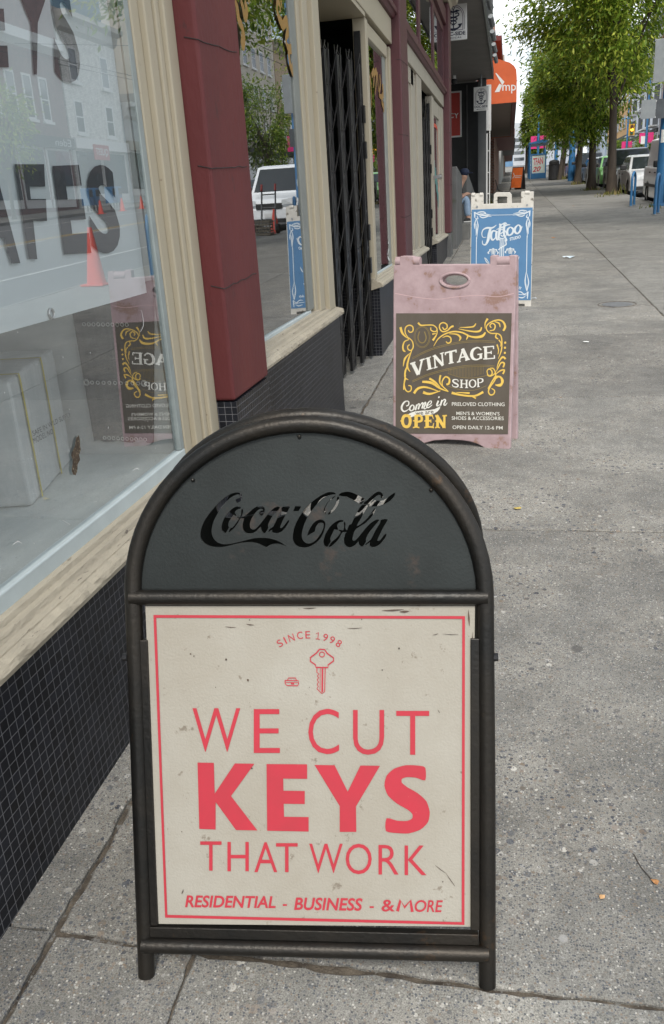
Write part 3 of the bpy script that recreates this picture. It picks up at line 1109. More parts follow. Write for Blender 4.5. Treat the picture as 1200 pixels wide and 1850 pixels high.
# --- things in the display window
bn = thing('window_banner', 'pale grey mesh banner lettered KEYS and SAFES hung behind the glass', 'banner', (-1.135, 1.2, 1.2))
XB = -1.135
BPL = WallPlane(XB)
nb, vb, fb = 40, [], []
for i in range(nb + 1):
    y = -2.5 + (2.78 + 2.5 - 0.02) * i / nb
    for j in range(13):
        z = 1.215 + (2.42 - 1.215) * j / 12
        vb.append((XB + 0.002 * math.sin(y * 5 + z * 2), min(y, 2.578), z))
for i in range(nb):
    for j in range(12):
        fb.append((i * 13 + j, (i + 1) * 13 + j, (i + 1) * 13 + j + 1, i * 13 + j + 1))
mban, nt, N_, L_, b_ = nodes_of('banner_mesh_vinyl')
b_.inputs["Base Color"].default_value = (0.67, 0.73, 0.745, 1)
b_.inputs["Roughness"].default_value = 0.7
_tl = N_.new("ShaderNodeBsdfTranslucent")
_tl.inputs[0].default_value = (0.85, 0.9, 0.92, 1)
_ms = N_.new("ShaderNodeMixShader")
_ms.inputs[0].default_value = 0.22
L_.new(b_.outputs[0], _ms.inputs[1])
L_.new(_tl.outputs[0], _ms.inputs[2])
L_.new(_ms.outputs[0], N_["Material Output"].inputs[0])
MB().add(vb, fb).build('vinyl', mban, bn, smooth=True)
lt = MB()
for ch, tl, tr, br, bl in (('S', (150, 298), (202, 298), (218, 455), (163, 461)), ('E', (91, 300), (140, 298), (162, 457), (112, 460)),
                           ('F', (22, 297), (76, 297), (85, 470), (48, 468)), ('A', (-38, 297), (2, 297), (33, 476), (-38, 476)),
                           ('S', (88, -40), (118, -40), (148, 150), (96, 150)), ('Y', (14, -50), (95, -50), (72, 135), (48, 135)), ('E', (-50, -50), (0, -50), (12, 122), (-45, 122))):
    px_text(lt, BPL, ch, tl, tr, br, bl, off=0.006, bold=0.045)
lt.build('printed_lettering', pm('banner_print', (0.045, 0.05, 0.055), (0.06, 0.062, 0.066), 10, 0.6), bn)
ey = MB()
for px in ((91, 567), (309, 512), (254, 110)):
    u, v = BPL.uv(*px)
    ey.tube([(XB + 0.003, u - 0.012 * math.cos(a), v + 0.012 * math.sin(a)) for a in np.linspace(0, 2 * PI, 13)], 0.0035, 6)
ey.build('eyelet', M['steel'], bn)

bx = thing('wrapped_box', 'large carton wrapped in cloudy plastic with yellow straps in the display window', 'box', (-1.85, 2.2, 0.668))
mw = pm('cloudy_plastic_wrap', (0.52, 0.55, 0.55), (0.42, 0.45, 0.455), 4, 0.28, spot=(0.55, 0.57, 0.57), sscale=9, sthr=0.62, stretch=(2, 2, 0.4), bump=0.5, bscale=9, spec=0.6)
# corners measured on the display floor: front right (-1.34, 2.07), back right (-1.44, 2.50)
A0, A1 = np.array([-1.355, 2.07]), np.array([-1.47, 2.53])
dd = np.array([-0.93, -0.25]) * 0.9
cor = [A0, A1, A1 + dd, A0 + dd]
zt = [1.04, 1.055, 1.07, 1.06]
v = [(c[0], c[1], 0.670) for c in cor] + [(c[0], c[1], z) for c, z in zip(cor, zt)]
MB().add(v, [(3, 2, 1, 0), (4, 5, 6, 7), (0, 1, 5, 4), (1, 2, 6, 5), (2, 3, 7, 6), (3, 0, 4, 7)]).build('carton', mw, bx, bevel=0.012, segs=3)
ys_ = pm('yellow_strap', (0.5, 0.42, 0.03), (0.42, 0.35, 0.03), 20, 0.45)
nrm = unit([A1[1] - A0[1], -(A1[0] - A0[0]), 0])
for t in (0.18, 0.66):
    q = A0 + (A1 - A0) * t
    o_ = nrm * 0.004
    m = MB()
    tz = zt[0] + (zt[1] - zt[0]) * t
    ax = unit([A1[0] - A0[0], A1[1] - A0[1], 0]) * 0.007
    prof = [np.array([q[0], q[1], 0.67]) + o_, np.array([q[0], q[1], tz - 0.012]) + o_, np.array([q[0], q[1], tz]) + o_ * 0.6 + [0, 0, 0.002], np.array([q[0] + dd[0] * 0.95, q[1] + dd[1] * 0.95, tz + 0.02])]
    vv = []
    for p_ in prof:
        vv += [p_ - ax, p_ + ax]
    m.add(vv, [(2 * i, 2 * i + 1, 2 * i + 3, 2 * i + 2) for i in range(3)])
    m.build('strap', ys_, bx)
m = MB()
BXP = Plane.__new__(Plane)
BXP.o = np.array([A0[0], A0[1], 0.67]) + nrm * 0.003
BXP.u = unit([A1[0] - A0[0], A1[1] - A0[1], 0])
BXP.v = np.array([0, 0, 1.0])
BXP.n = nrm
px_text(m, BXP, 'SAFE IN WILD SUPPLY', (57, 779), (126, 744), (128, 752), (60, 788))
px_text(m, BXP, 'MODEL NO', (58, 792), (94, 774), (96, 783), (61, 802))
m.build('stencilled_print', pm('grey_ink', (0.13, 0.14, 0.14), None, 30, 0.7), bx)

bd = thing('perforated_board', 'dark ribbed board with rows of punched holes leaning in the display window', 'board', (-1.28, 2.56, 0.70))
mbd = pm('dark_ribbed_board', (0.028, 0.03, 0.031), (0.045, 0.047, 0.048), 70, 0.6, stretch=(1, 1, 0.04))
E2 = FacePlane(2.592)
rbd = random.Random(2)
ol = [E2.uv(*q) for q in ((128, 540), (278, 505))] + [E2.uv(277 - i * 8.8, 797 + rbd.uniform(-4, 3)) for i in range(0, 13)]
m = MB()
plate(m, E2, ol, w=0.0, depth=0.012)
m.build('panel', mbd, bd)
m = MB()
for row, n, y0, y1, x0, x1 in ((0, 10, 585, 586, 154, 231), (1, 11, 690, 692, 158, 262), (2, 10, 790, 793, 191, 264)):
    for i in range(n):
        u, w_ = E2.uv(x0 + (x1 - x0) * i / (n - 1), y0 + (y1 - y0) * i / (n - 1))
        rr_ = 0.0055 if not (row == 1 and i in (0, n - 1)) else 0.009
        m.tube([E2.pt(u + rr_ * math.cos(a), w_ + rr_ * math.sin(a), 0.008) for a in np.linspace(0, 2 * PI, 11)], rr_ * 0.33, 5)
m.build('hole_rim', pm('pale_rim', (0.42, 0.42, 0.4), None, 20, 0.6), bd)

# ================================================================ pavement signs
def zmap(P, pts, ox, oy, sc, off=0.0):
    return [P.uv(ox + a / sc, oy + b / sc, off) for a, b in pts]


class BackLeaf(Plane):
    """the rear leaf of an A-frame, hinged at height vt of the front leaf"""
    def __init__(s, F, vt, gap, spread=1.0, rise=0.0):
        up = np.array([0, 0, 1.0])
        hb = unit(np.array([-F.n[0], -F.n[1], 0]))
        c = F.v[2]
        sn = math.sqrt(max(0, 1 - c * c)) * spread
        s.u = F.u
        s.v = unit(up * c - hb * sn)
        s.o = F.pt(0, vt + rise, -gap) - s.v * vt
        s.n = -unit(np.cross(s.u, s.v)) if np.cross(s.u, s.v) @ hb > 0 else unit(np.cross(s.u, s.v))
        # n keeps pointing to the front so that shared outlines stay valid
        s.w = F.w


# ---------------------------------------------------------------- 1. black steel sign
M['gunmetal'] = pm('oiled_steel', (0.026, 0.0255, 0.024), (0.04, 0.035, 0.029), 7, 0.30, metal=0.75, spot=(0.075, 0.05, 0.032), sscale=10, sthr=0.66, bump=0.12, bscale=120, rough2=0.55)
M['plate'] = pm('blackened_sheet', (0.031, 0.036, 0.0345), (0.021, 0.024, 0.023), 3.2, 0.33, metal=0.6, spot=(0.05, 0.041, 0.035), sscale=6, sthr=0.64, bump=0.06, bscale=200, rough2=0.6)
M['board'] = pm('aged_cream_board', (0.38, 0.36, 0.31), (0.30, 0.27, 0.215), 2.6, 0.75, spot=(0.21, 0.18, 0.14), sscale=34, sthr=0.665, bump=0.12, bscale=220, lo=0.3, hi=0.7)
M['signred'] = pm('sign_red', (0.47, 0.028, 0.048), (0.42, 0.03, 0.046), 14, 0.6, spot=(0.5, 0.2, 0.17), sscale=110, sthr=0.72)
FP = Plane(on_ground(265, 1762), on_ground(878, 1780), R(16.3))
fs = thing('steel_swing_sign', 'black tubular steel pavement sign with round top and cream WE CUT KEYS board', 'sign', FP.pt(FP.w / 2, 0))
TR_ = 0.0163


def arch_path(P, w=0.0):
    ul, vl = 0.0155, 0.765
    ur, vr = 0.6825, 0.755
    uc, a, vc = (ul + ur) / 2, (ur - ul) / 2, (vl + vr) / 2
    pts = [P.pt(0.0, 0.0, w), P.pt(ul * 0.5, vl * 0.5, w)]
    for i in range(33):
        t = PI - PI * i / 32
        pts.append(P.pt(uc + a * math.cos(t), vl + (vr - vl) * i / 32 + 0.318 * math.sin(t), w))
    pts += [P.pt(0.677, vr * 0.5, w), P.pt(0.669, 0.0, w)]
    return pts, uc, a, vc


pts, uc, aa, vc = arch_path(FP)
MB().tube(pts, TR_, 14).build('tube_frame', M['gunmetal'], fs, smooth=True)
v0, v1 = FP.uv(250, 1078), FP.uv(870, 1078)
MB().tube([FP.pt(0.012, v0[1], 0.006), FP.pt(0.686, v1[1], 0.006)], 0.0145, 12).build('cross_bar', M['gunmetal'], fs, smooth=True)
v2, v3 = FP.uv(265, 1701), FP.uv(870, 1716)
MB().tube([FP.pt(0.0, v2[1], 0.012), FP.pt(0.672, v3[1], 0.012)], 0.0148, 12).build('cross_bar', M['gunmetal'], fs, smooth=True)

za = [
    [(545,110),(540,85),(515,68),(470,65),(410,82),(340,125),(270,185),(200,260),(140,335),(90,410),(60,480),(45,545),(45,600),(60,640),(95,680),(150,710),(220,725),(300,725),(360,715),(430,697),(510,678),(590,667),(660,665),(720,675),(770,695),(805,712),(840,725),(870,705),(910,690),(960,685),(1010,690),(1060,705),(1090,716),(1050,690),(1000,660),(950,638),(890,622),(820,613),(740,614),(670,622),(600,640),(520,660),(450,677),(390,688),(320,690),(260,672),(215,635),(190,590),(178,540),(185,480),(205,410),(240,340),(290,260),(340,195),(395,140),(445,105),(490,88),(515,92),(525,110),(515,132),(490,140),(470,150),(470,170),(485,188),(505,186),(530,165),(545,140)],
    [(532,240),(515,232),(480,235),(430,260),(380,310),(335,370),(308,430),(298,485),(305,525),(325,545),(350,553),(390,490),(380,465),(388,420),(415,375),(445,333),(465,350),(478,340),(462,312),(468,290),(500,265),(525,262)],
    [(545,262),(560,275),(555,320),(545,355),(580,350),(620,315),(670,270),(715,240),(760,226),(800,235),(820,260),(818,300),(800,335),(775,347),(755,330),(755,305),(775,285),(795,285),(795,268),(765,262),(725,290),(685,340),(655,395),(640,445),(645,490),(670,512),(700,510),(735,480),(770,440),(820,375),(880,300),(930,255),(970,235),(1003,245),(985,275),(940,320),(900,370),(870,430),(858,470),(865,490),(825,555),(800,552),(780,520),(768,480),(720,530),(670,557),(620,560),(580,545),(556,505),(553,450),(570,380),(545,380),(525,378),(500,430),(460,485),(425,520),(390,545),(385,540),(405,495),(430,490),(470,440),(510,385),(490,368),(495,355),(520,360),(535,330),(535,290)],
    [(1045,235),(1125,235),(1075,330),(1030,420),(1005,490),(1030,490),(1065,450),(1100,402),(1115,400),(1110,425),(1070,490),(1020,540),(970,557),(925,553),(905,540),(910,515),(865,543),(862,535),(885,500),(920,480),(960,400),(1000,320),(1025,290),(1018,262)]]
zb = [
    [(78,208),(145,210),(115,262),(55,262)],
    [(522,78),(500,58),(440,55),(370,85),(300,130),(240,180),(180,245),(120,330),(75,420),(52,520),(55,580),(80,625),(120,650),(180,658),(240,645),(300,610),(350,560),(385,500),(405,430),(405,385),(385,360),(350,352),(310,365),(270,400),(235,455),(215,505),(210,530),(250,505),(290,485),(300,440),(325,400),(355,388),(383,395),(388,430),(370,480),(340,530),(300,580),(250,610),(200,610),(165,580),(150,535),(155,480),(175,410),(215,320),(270,240),(320,180),(370,130),(430,95),(490,80)],
    [(518,92),(470,125),(420,180),(390,235),(388,270),(405,293),(412,275),(400,245),(415,200),(450,150),(500,116)],
    [(533,110),(555,105),(555,150),(540,200),(500,255),(455,295),(432,298),(440,280),(480,245),(515,190),(530,140)],
    [(550,88),(580,62),(640,50),(700,60),(760,90),(835,130),(798,185),(770,180),(740,160),(690,130),(630,105),(580,100)],
    [(800,196),(870,198),(830,270),(790,345),(745,425),(800,395),(860,340),(905,280),(935,235),(950,235),(940,275),(895,340),(830,400),(740,455),(715,500),(700,560),(705,580),(730,580),(770,540),(800,500),(850,440),(900,390),(950,358),(982,352),(988,365),(950,410),(900,470),(865,520),(845,570),(848,590),(815,645),(790,645),(770,620),(765,590),(730,630),(680,655),(640,648),(612,615),(608,560),(625,500),(640,490),(600,490),(585,500),(560,550),(520,600),(470,645),(440,650),(470,600),(520,560),(570,500),(565,485),(552,475),(558,462),(600,470),(610,430),(605,395),(618,375),(625,400),(622,440),(640,470),(665,410),(690,400),(740,290)],
    [(603,362),(560,358),(505,385),(450,440),(405,515),(385,590),(395,635),(425,652),(445,625),(465,590),(460,555),(480,510),(505,460),(532,468),(545,455),(535,430),(540,400),(570,380),(598,378)],
    [(830,162),(860,145),(890,110),(930,75),(980,50),(1015,60),(1035,90),(1025,118),(1008,118),(1005,92),(980,87),(940,115),(905,160),(888,186),(820,186)],
    [(915,166),(940,145),(1010,150),(1070,125),(1120,85),(1165,60),(1155,100),(1110,150),(1040,190),(960,210),(880,210),(898,175)],
    [(1010,355),(1085,350),(1040,430),(995,520),(970,580),(1000,580),(1040,525),(1065,505),(1070,520),(1050,560),(1000,620),(950,650),(905,650),(885,630),(890,600),(840,635),(850,610),(900,570),(950,470),(1000,390)]]
HOLES = [smooth_poly(zmap(FP, q, 355, 880, 6.6667), 2) for q in za] + [zmap(FP, zb[0], 520, 880, 6.0)] + [smooth_poly(zmap(FP, q, 520, 880, 6.0), 2) for q in zb[1:]]
ob = v1[1] - 0.004
OUT = []
for i in range(49):
    t = PI - PI * i / 48
    OUT.append((uc + (aa - 0.006) * math.cos(t), 0.760 + 0.312 * math.sin(t)))
OUT = [(uc - aa + 0.006, ob)] + [q for q in OUT if q[1] > ob + 0.002] + [(uc + aa - 0.006, ob)]
m = MB()
plate(m, FP, OUT, HOLES, w=-0.005, depth=0.005)
m.build('script_plate', M['plate'], fs)

bq = [FP.uv(*q) for q in ((264, 1094), (858, 1094), (851, 1672), (288, 1667))]
m = MB()
plate(m, FP, [bq[0], bq[3], bq[2], bq[1]], w=0.000, depth=0.008)
brd = m.build('board', M['board'], fs)
BO = 0.0056
m = MB()
edge = [(279, 1110), (840, 1112), (839, 1668), (300, 1655)]
inner = [(284, 1115), (835, 1117), (834, 1663), (304, 1650)]
for i in range(4):
    a, b, c, d = edge[i], edge[(i + 1) % 4], inner[(i + 1) % 4], inner[i]
    m.poly([FP.pt(*FP.uv(*q), BO) for q in (d, c, b, a)])
m.build('red_border', M['signred'], brd)
m = MB()
s8 = 1.875


def L8(ch, x0, x1, y0, y1, ox, oy, sk=0.0, **kw):
    px_text(m, FP, ch, (ox + x0 / s8, oy + (y0) / s8), (ox + x1 / s8, oy + (y0 + sk) / s8), (ox + x1 / s8, oy + (y1 + sk) / s8), (ox + (x0 + kw.pop('lean', 0)) / s8, oy + y1 / s8), off=BO, **kw)


for ch, x0, x1, y0, y1 in (('W', 205, 366, 371, 518), ('E', 412, 500, 374, 522), ('C', 596, 700, 373, 526), ('U', 747, 852, 377, 528), ('T', 893, 1004, 380, 528)):
    L8(ch, x0, x1, y0, y1, 240, 1080, bold=-0.006)
for ch, x0, x1, y0, y1 in (('T', 231, 303, 333, 432), ('H', 323, 395, 335, 434), ('A', 414, 491, 336, 437), ('T', 487, 560, 339, 437), ('W', 599, 712, 341, 440),
                           ('O', 722, 810, 341, 444), ('R', 833, 901, 345, 445), ('K', 921, 995, 347, 447)):
    L8(ch, x0, x1, y0, y1, 240, 1340, bold=-0.004)
for ch, x0, x1, y0, y1 in (('RESIDENTIAL', 180, 486, 515, 556), ('-', 510, 524, 545, 551), ('BUSINESS', 548, 779, 522, 565), ('-', 803, 817, 552, 558), ('&', 843, 888, 530, 570), ('O', 955, 995, 531, 571.5), ('R', 996, 1022, 531.5, 571.5), ('E', 1024, 1050, 532, 572)):
    L8(ch, x0, x1, y0, y1, 240, 1340, sk=3 if len(ch) > 3 else 0, bold=(0.022 if len(ch) > 1 else 0.014) if ch != '-' else 0, shear=0.17 if ch not in '-&' else 0)
for P_ in ([(222,67),(277,68),(280,172),(348,70),(414,71),(335,180),(424,296),(352,295),(283,200),(283,293),(228,291)],
           [(455,72),(592,73),(592,122),(511,121),(512,162),(584,163),(584,207),(513,206),(514,250),(597,251),(597,300),(457,297)],
           [(617,75),(685,76),(729,165),(772,77),(838,78),(757,215),(758,301),(702,301),(702,214)]):
    v, f = plate_geo(zmap(FP, P_, 240, 1340, s8), depth=0)
    m.add([FP.pt(a, b, BO) for a, b, c in v], f)
v, f = plate_geo(smooth_poly(zmap(FP, [(991,84),(991,127),(960,118),(930,116),(912,122),(912,135),(930,150),(965,170),(995,198),(1006,235),(1000,268),(975,293),(935,306),(895,305),(858,298),(860,255),(895,263),(930,264),(947,255),(947,240),(930,225),(895,205),(865,178),(853,145),(860,112),(885,88),(925,76),(965,77)], 240, 1340, s8), 3), depth=0)
m.add([FP.pt(a, b, BO) for a, b, c in v], f)
for ch, cx_, cy_, ang in (('S', 200, 306, 32), ('I', 272, 268, 27), ('N', 355, 232, 18), ('C', 470, 200, 8), ('E', 577, 192, 2), ('9', 815, 228, -15), ('9', 905, 262, -24), ('8', 996, 309, -32)):
    hw, hh = {'I': 9, '1': 15, 'N': 38, 'C': 38}.get(ch, 32), 49
    ca, sa = math.cos(R(ang)), math.sin(R(ang))
    q = [(cx_ + x * ca + y * sa, cy_ - x * sa + y * ca) for x, y in ((-hw, -hh), (hw, -hh), (hw, hh), (-hw, hh))]
    px_text(m, FP, ch, *[(480 + a / 7.5, 1120 + b / 7.5) for a, b in q], off=BO, bold=-0.003)
LET = m


def stroke(mb, P, pts, ws, ox, oy, sc, off, smooth=4):
    k = [np.linalg.norm(np.array(P.uv(ox, oy)) - np.array(P.uv(ox + 10, oy))) / 10]
    ws = [w / sc * k[0] for w in (ws if isinstance(ws, (list, tuple)) else [ws])]
    mb.ribbon(P, zmap(P, pts, ox, oy, sc), ws if len(ws) > 1 else ws[0], off, smooth=smooth)


stroke(LET, FP, [(690,178),(722,160),(712,250)], [9], 480, 1120, 7.5, BO, 1)
stroke(LET, FP, [(684,245),(742,254)], [9], 480, 1120, 7.5, BO + 2e-4, 1)
stroke(LET, FP, [(897,569),(907,532),(921,556),(941,533),(947,571)], [9.5], 240, 1340, 1.875, BO, 1)
LET.build('red_lettering', M['signred'], brd)
m = MB()
# a plain door key and a tool box
st = lambda pts, w, sm=1: stroke(m, FP, pts, w, 480, 1120, 7.5, BO, sm)
st([(735,388),(805,392),(838,442),(925,505),(925,545),(850,600),(850,635),(685,632),(682,600),(612,550),(612,500),(692,440),(735,388)], 17)
st([(768 + 34 * math.cos(a), 458 + 34 * math.sin(a)) for a in np.linspace(0, 2 * PI, 15)], 12)
st([(700,640),(700,700),(728,720),(705,750),(725,770),(705,800),(722,830),(705,860),(720,890),(700,920),(768,985),(805,960),(812,640)], 11)
st([(775,645),(772,965)], 22)
st([(745,645),(742,940)], 7)
st([(270,808),(450,812),(452,850),(440,880),(295,878),(272,850),(270,808)], 12)
st([(280,835),(448,838)], 8)
st([(305,805),(315,775),(410,775),(425,808)], 12)
st([(350,852),(392,852)], 20)
m.build('key_emblem', M['signred'], brd)
# knocks and rust on the board
rk = random.Random(3)
m = MB()
for px, py, r_ in ((410, 1190, 1.6), (449, 1227, 1.5), (346, 1180, 1.2), (352, 1184, 0.8), (452, 1119, 0.8), (721, 1170, 1.3), (691, 1209, 0.9), (654, 1118, 0.8), (456, 1386, 1.4), (391, 1240, 0.7), (560, 1240, 0.6), (800, 1590, 0.9), (330, 1500, 0.7)):
    u, v = FP.uv(px, py)
    m.poly([FP.pt(u + r_ * 0.0016 * math.cos(a) * rk.uniform(.6, 1), v + r_ * 0.0016 * math.sin(a) * rk.uniform(.7, 1.2), BO + 0.0003) for a in np.linspace(0, 2 * PI, 8, endpoint=False)])
for (x0, y0, x1, y1, w0) in ((548, 1098, 572, 1097, 2), (690, 1102, 730, 1100, 3), (722, 1104, 740, 1103, 4), (408, 1131, 428, 1132, 1.2), (446, 1126, 460, 1128, 2), (628, 1134, 655, 1133, 1.2), (800, 1144, 828, 1145, 1.0), (791, 1280, 795, 1286, 1.0), (782, 1146, 792, 1143, 1.2), (846, 1100, 848, 1130, 3), (854, 1140, 853, 1180, 2), (330, 1612, 333, 1604, 2), (786, 1560, 806, 1575, 1.2), (806, 1575, 822, 1598, 1.4)):
    stroke(m, FP, [(x0, y0), ((x0 + x1) / 2, (y0 + y1) / 2 + 0.6), (x1, y1)], [0.3, w0, 0.4], 0, 0, 1.0, BO + 0.0003, 2)
tag(m.build('scuff_marks', pm('rusty_scuff', (0.10, 0.06, 0.04), (0.06, 0.05, 0.045), 60, 0.8), brd), kind='stuff')
# channel that holds the board
m = MB()
a, b = FP.uv(259, 1158), FP.uv(280, 1690)
for (x0, y0, x1, y1, wd) in ((262, 1155, 281, 1668, 0.0075), (858, 1152, 858, 1676, 0.0085)):
    p, q = FP.uv(x0, y0), FP.uv(x1, y1)
    tt = unit([q[0] - p[0], q[1] - p[1], 0])[:2]
    nn = np.array([-tt[1], tt[0]]) * wd
    vv = [FP.pt(p[0] - nn[0], p[1] - nn[1], w) for w in (-0.008, 0.0095)] + [FP.pt(p[0] + nn[0], p[1] + nn[1], w) for w in (-0.008, 0.0095)] + \
         [FP.pt(q[0] - nn[0], q[1] - nn[1], w) for w in (-0.008, 0.0095)] + [FP.pt(q[0] + nn[0], q[1] + nn[1], w) for w in (-0.008, 0.0095)]
    m.add(vv, [(0, 1, 3, 2), (4, 6, 7, 5), (0, 4, 5, 1), (2, 3, 7, 6), (1, 5, 7, 3), (0, 2, 6, 4)])
p, q = FP.uv(273, 1679), FP.uv(864, 1688)
m.slab(FP, p[0], q[0], p[1] - 0.011, p[1] + 0.0105, -0.008, 0.0105)
m.build('board_channel', M['gunmetal'], fs, bevel=0.0015)
m = MB()
for px, s in ((231, -1), (891, 1)):
    u, v = FP.uv(px, 1187)
    m.tube([FP.pt(u, v, 0), FP.pt(u + s * 0.009, v, 0)], 0.008, 8)
m.build('pivot_bolt', M['blackmetal'], fs)
# welds and rivets round the plate
for t in (0.5, 0.27, 0.78):
    MB().ball(FP.pt(uc + (aa - 0.022) * math.cos(PI * (1 - t)), 0.76 + 0.295 * math.sin(PI * t), 0.0), 0.004, 8).build('rivet', M['gunmetal'], fs)
# rear leaf
BK = BackLeaf(FP, 1.083, 0.048, 0.8, 0.016)
pts, _, _, _ = arch_path(BK)
MB().tube(pts, TR_, 14).build('tube_frame', M['gunmetal'], fs, smooth=True)
m = MB()
plate(m, BK, OUT, HOLES, w=0.005, depth=0.005)
m.build('script_plate', M['plate'], fs)
MB().tube([BK.pt(0.012, v0[1]), BK.pt(0.686, v1[1])], 0.0145, 12).build('cross_bar', M['gunmetal'], fs, smooth=True)
MB().tube([BK.pt(0.0, v2[1]), BK.pt(0.672, v3[1])], 0.0148, 12).build('cross_bar', M['gunmetal'], fs, smooth=True)
m = MB()
plate(m, BK, [bq[0], bq[3], bq[2], bq[1]], w=0.0, depth=0.008)
m.build('board', M['board'], fs)

# ---------------------------------------------------------------- 2. pink sign
PK = Plane(on_ground(712, 800), on_ground(920, 811), R(7))
M['pinkp'] = pm('grubby_pink_plastic', (0.45, 0.335, 0.345), (0.345, 0.245, 0.25), 11, 0.5, spot=(0.29, 0.18, 0.145), sscale=11, sthr=0.60, bump=0.15, bscale=40)
M['brown'] = pm('brown_poster', (0.088, 0.072, 0.052), (0.115, 0.098, 0.078), 8, 0.65, spot=(0.17, 0.155, 0.135), sscale=60, sthr=0.70, stretch=(1, 1, 0.25))
M['posty'] = pm('poster_yellow', (0.82, 0.56, 0.11), (0.74, 0.49, 0.10), 20, 0.6)
M['postw'] = pm('poster_cream', (0.80, 0.79, 0.72), (0.72, 0.71, 0.64), 30, 0.6)
M['postd'] = pm('poster_dim_gold', (0.30, 0.22, 0.075), None, 20, 0.6)
ps = thing('pink_sandwich_sign', 'grubby pink plastic sandwich board lettered VINTAGE SHOP in cream and yellow', 'sign', PK.pt(PK.w / 2, 0))
Z6 = (600, 440, 3.3333)
po = zmap(PK, [(372,1205),(374,300),(376,137),(412,136),(412,84),(418,80),(482,80),(488,84),(489,132),(955,130),(957,80),(962,76),(988,76),(992,132),(1072,132),(1074,76),(1100,76),(1106,80),(1105,140),(1088,640),(1068,1228),(1060,1238),(948,1238),(925,1228),(880,1203),(830,1187),(780,1180),(690,1176),(610,1182),(560,1196),(525,1215),(500,1235),(385,1240),(374,1232)], *Z6)
ell = lambda cx_, cy_, rx, ry, n=28: [(cx_ + rx * math.cos(a), cy_ + ry * math.sin(a)) for a in np.linspace(0, 2 * PI, n, endpoint=False)]
m = MB()
plate(m, PK, po, [zmap(PK, ell(739, 222, 80, 38), *Z6)], w=-0.018, depth=0.026, bevel=0.005)
fl_ = m.build('front_leaf', M['pinkp'], ps)
m = MB()
rim = zmap(PK, ell(739, 222, 88, 44), *Z6)
m.tube([PK.pt(*q, 0.001) for q in rim + rim[:1]], 0.007, 8, cap=False)
m.build('handle_rim', M['pinkp'], fl_, smooth=True)
# moulded ridge, raised lip and hinge knuckles
m = MB()
stroke(m, PK, [(380,300),(520,325),(640,335),(740,322),(880,312),(1000,320),(1095,300)], [4], *Z6, 0.0005)
m.build('moulding_line', pm('pale_scuff', (0.6, 0.42, 0.43), None, 10, 0.5), fl_)
for x0, x1 in ((380, 410), (489, 527), (995, 1070)):
    a, b = PK.uv(600 + x0 / 3.3333, 440 + 108 / 3.3333), PK.uv(600 + x1 / 3.3333, 440 + (108 if x0 < 900 else 104) / 3.3333)
    MB().tube([PK.pt(a[0], a[1], -0.02), PK.pt(b[0], b[1], -0.02)], 0.026, 14).build('hinge_knuckle', M['pinkp'], ps, smooth=True)
m = MB()
plate(m, PK, [zmap(PK, [q], *Z6)[0] for q in ((387, 420), (384, 1143), (1060, 1147), (1083, 419))], w=0.0015, depth=0.003)
pos = m.build('poster', M['brown'], fl_)
PO = 0.0036
Z7 = (700, 550, 5.0)
m = MB()
y7 = lambda pts, w, sm=4: stroke(m, PK, pts, w, *Z7, PO, sm)
y6 = lambda pts, w, sm=4: stroke(m, PK, pts, w, *Z6, PO, sm)
y7([(120,205),(135,255),(165,290),(198,312)], [20, 20, 10, 4])
y7([(200,312),(165,262),(165,212),(195,188),(230,200),(232,240),(205,252),(190,232)], [6, 9, 10, 10, 10, 10, 9, 9])
y7([(195,300),(228,335),(235,385),(215,415),(190,405),(185,378),(203,362)], [6, 10, 10, 10, 10, 10, 8])
y7([(200,316),(158,335),(142,378),(148,415),(165,425)], [6, 10, 14, 16, 8])
y7([(205,440),(160,490),(145,560)], [4, 18, 4])
y7([(228,400),(195,490),(182,560),(207,608)], [4, 14, 18, 4])
y7([(188,540),(165,600),(162,660),(192,680)], [4, 16, 14, 4])
y7([(166,670),(152,720),(150,770)], [10, 12, 10])
y6([(445,790),(436,840),(444,880),(462,892),(478,880),(476,858),(460,855)], [6, 7, 7, 7, 7, 7, 5])
y7([(280,165),(305,188),(360,186),(415,188),(448,215),(445,240),(420,245),(395,230),(395,208)], [16, 12, 9, 9, 9, 9, 9, 9, 9])
y7([(455,235),(445,275),(412,325)], [5, 9, 20])
y7([(408,268),(440,262)], [14, 6])
y7([(600,195),(575,205),(545,235),(500,245),(474,215),(477,180),(505,164),(538,180),(540,212),(515,226),(500,205)], [16, 14, 10, 10, 10, 10, 10, 10, 10, 9, 9])
y7([(420,378),(460,312),(520,268),(600,245),(680,255),(740,285),(800,296),(860,285),(887,252)], [4, 9, 11, 12, 12, 12, 18, 22, 10])
y7([(500,300),(540,285),(572,300),(575,335),(550,350),(532,335)], [4, 10, 11, 11, 10, 9])
y7([(560,265),(630,270),(662,300),(650,328)], [4, 12, 18, 6])
y7([(690,262),(728,280),(715,318)], [4, 16, 6])
y7([(645,220),(720,236),(800,246),(840,236),(853,205)], [3, 9, 14, 16, 8])
y7([(655,207),(720,207),(780,199),(801,172)], [3, 9, 13, 8])
y7([(885,218),(885,170),(908,128)], [3, 11, 18])
y7([(1048,238),(1066,200),(1045,155),(1000,140),(940,158),(900,192),(900,230),(935,260),(1000,264),(1030,292),(1036,350),(1030,420),(1002,492)], [16, 18, 13, 10, 9, 9, 9, 9, 9, 10, 10, 10, 3])
y7([(925,238),(965,228),(975,190),(950,170),(928,190),(940,210)], [7, 10, 10, 9, 9, 9])
y7([(970,155),(1010,170),(1020,205)], [5, 12, 6])
y7([(1003,312),(980,295),(988,262)], [8, 12, 8])
y7([(1008,320),(1028,350),(1022,380)], [10, 8, 4])
y7([(992,362),(1006,410),(1000,450)], [12, 9, 4])
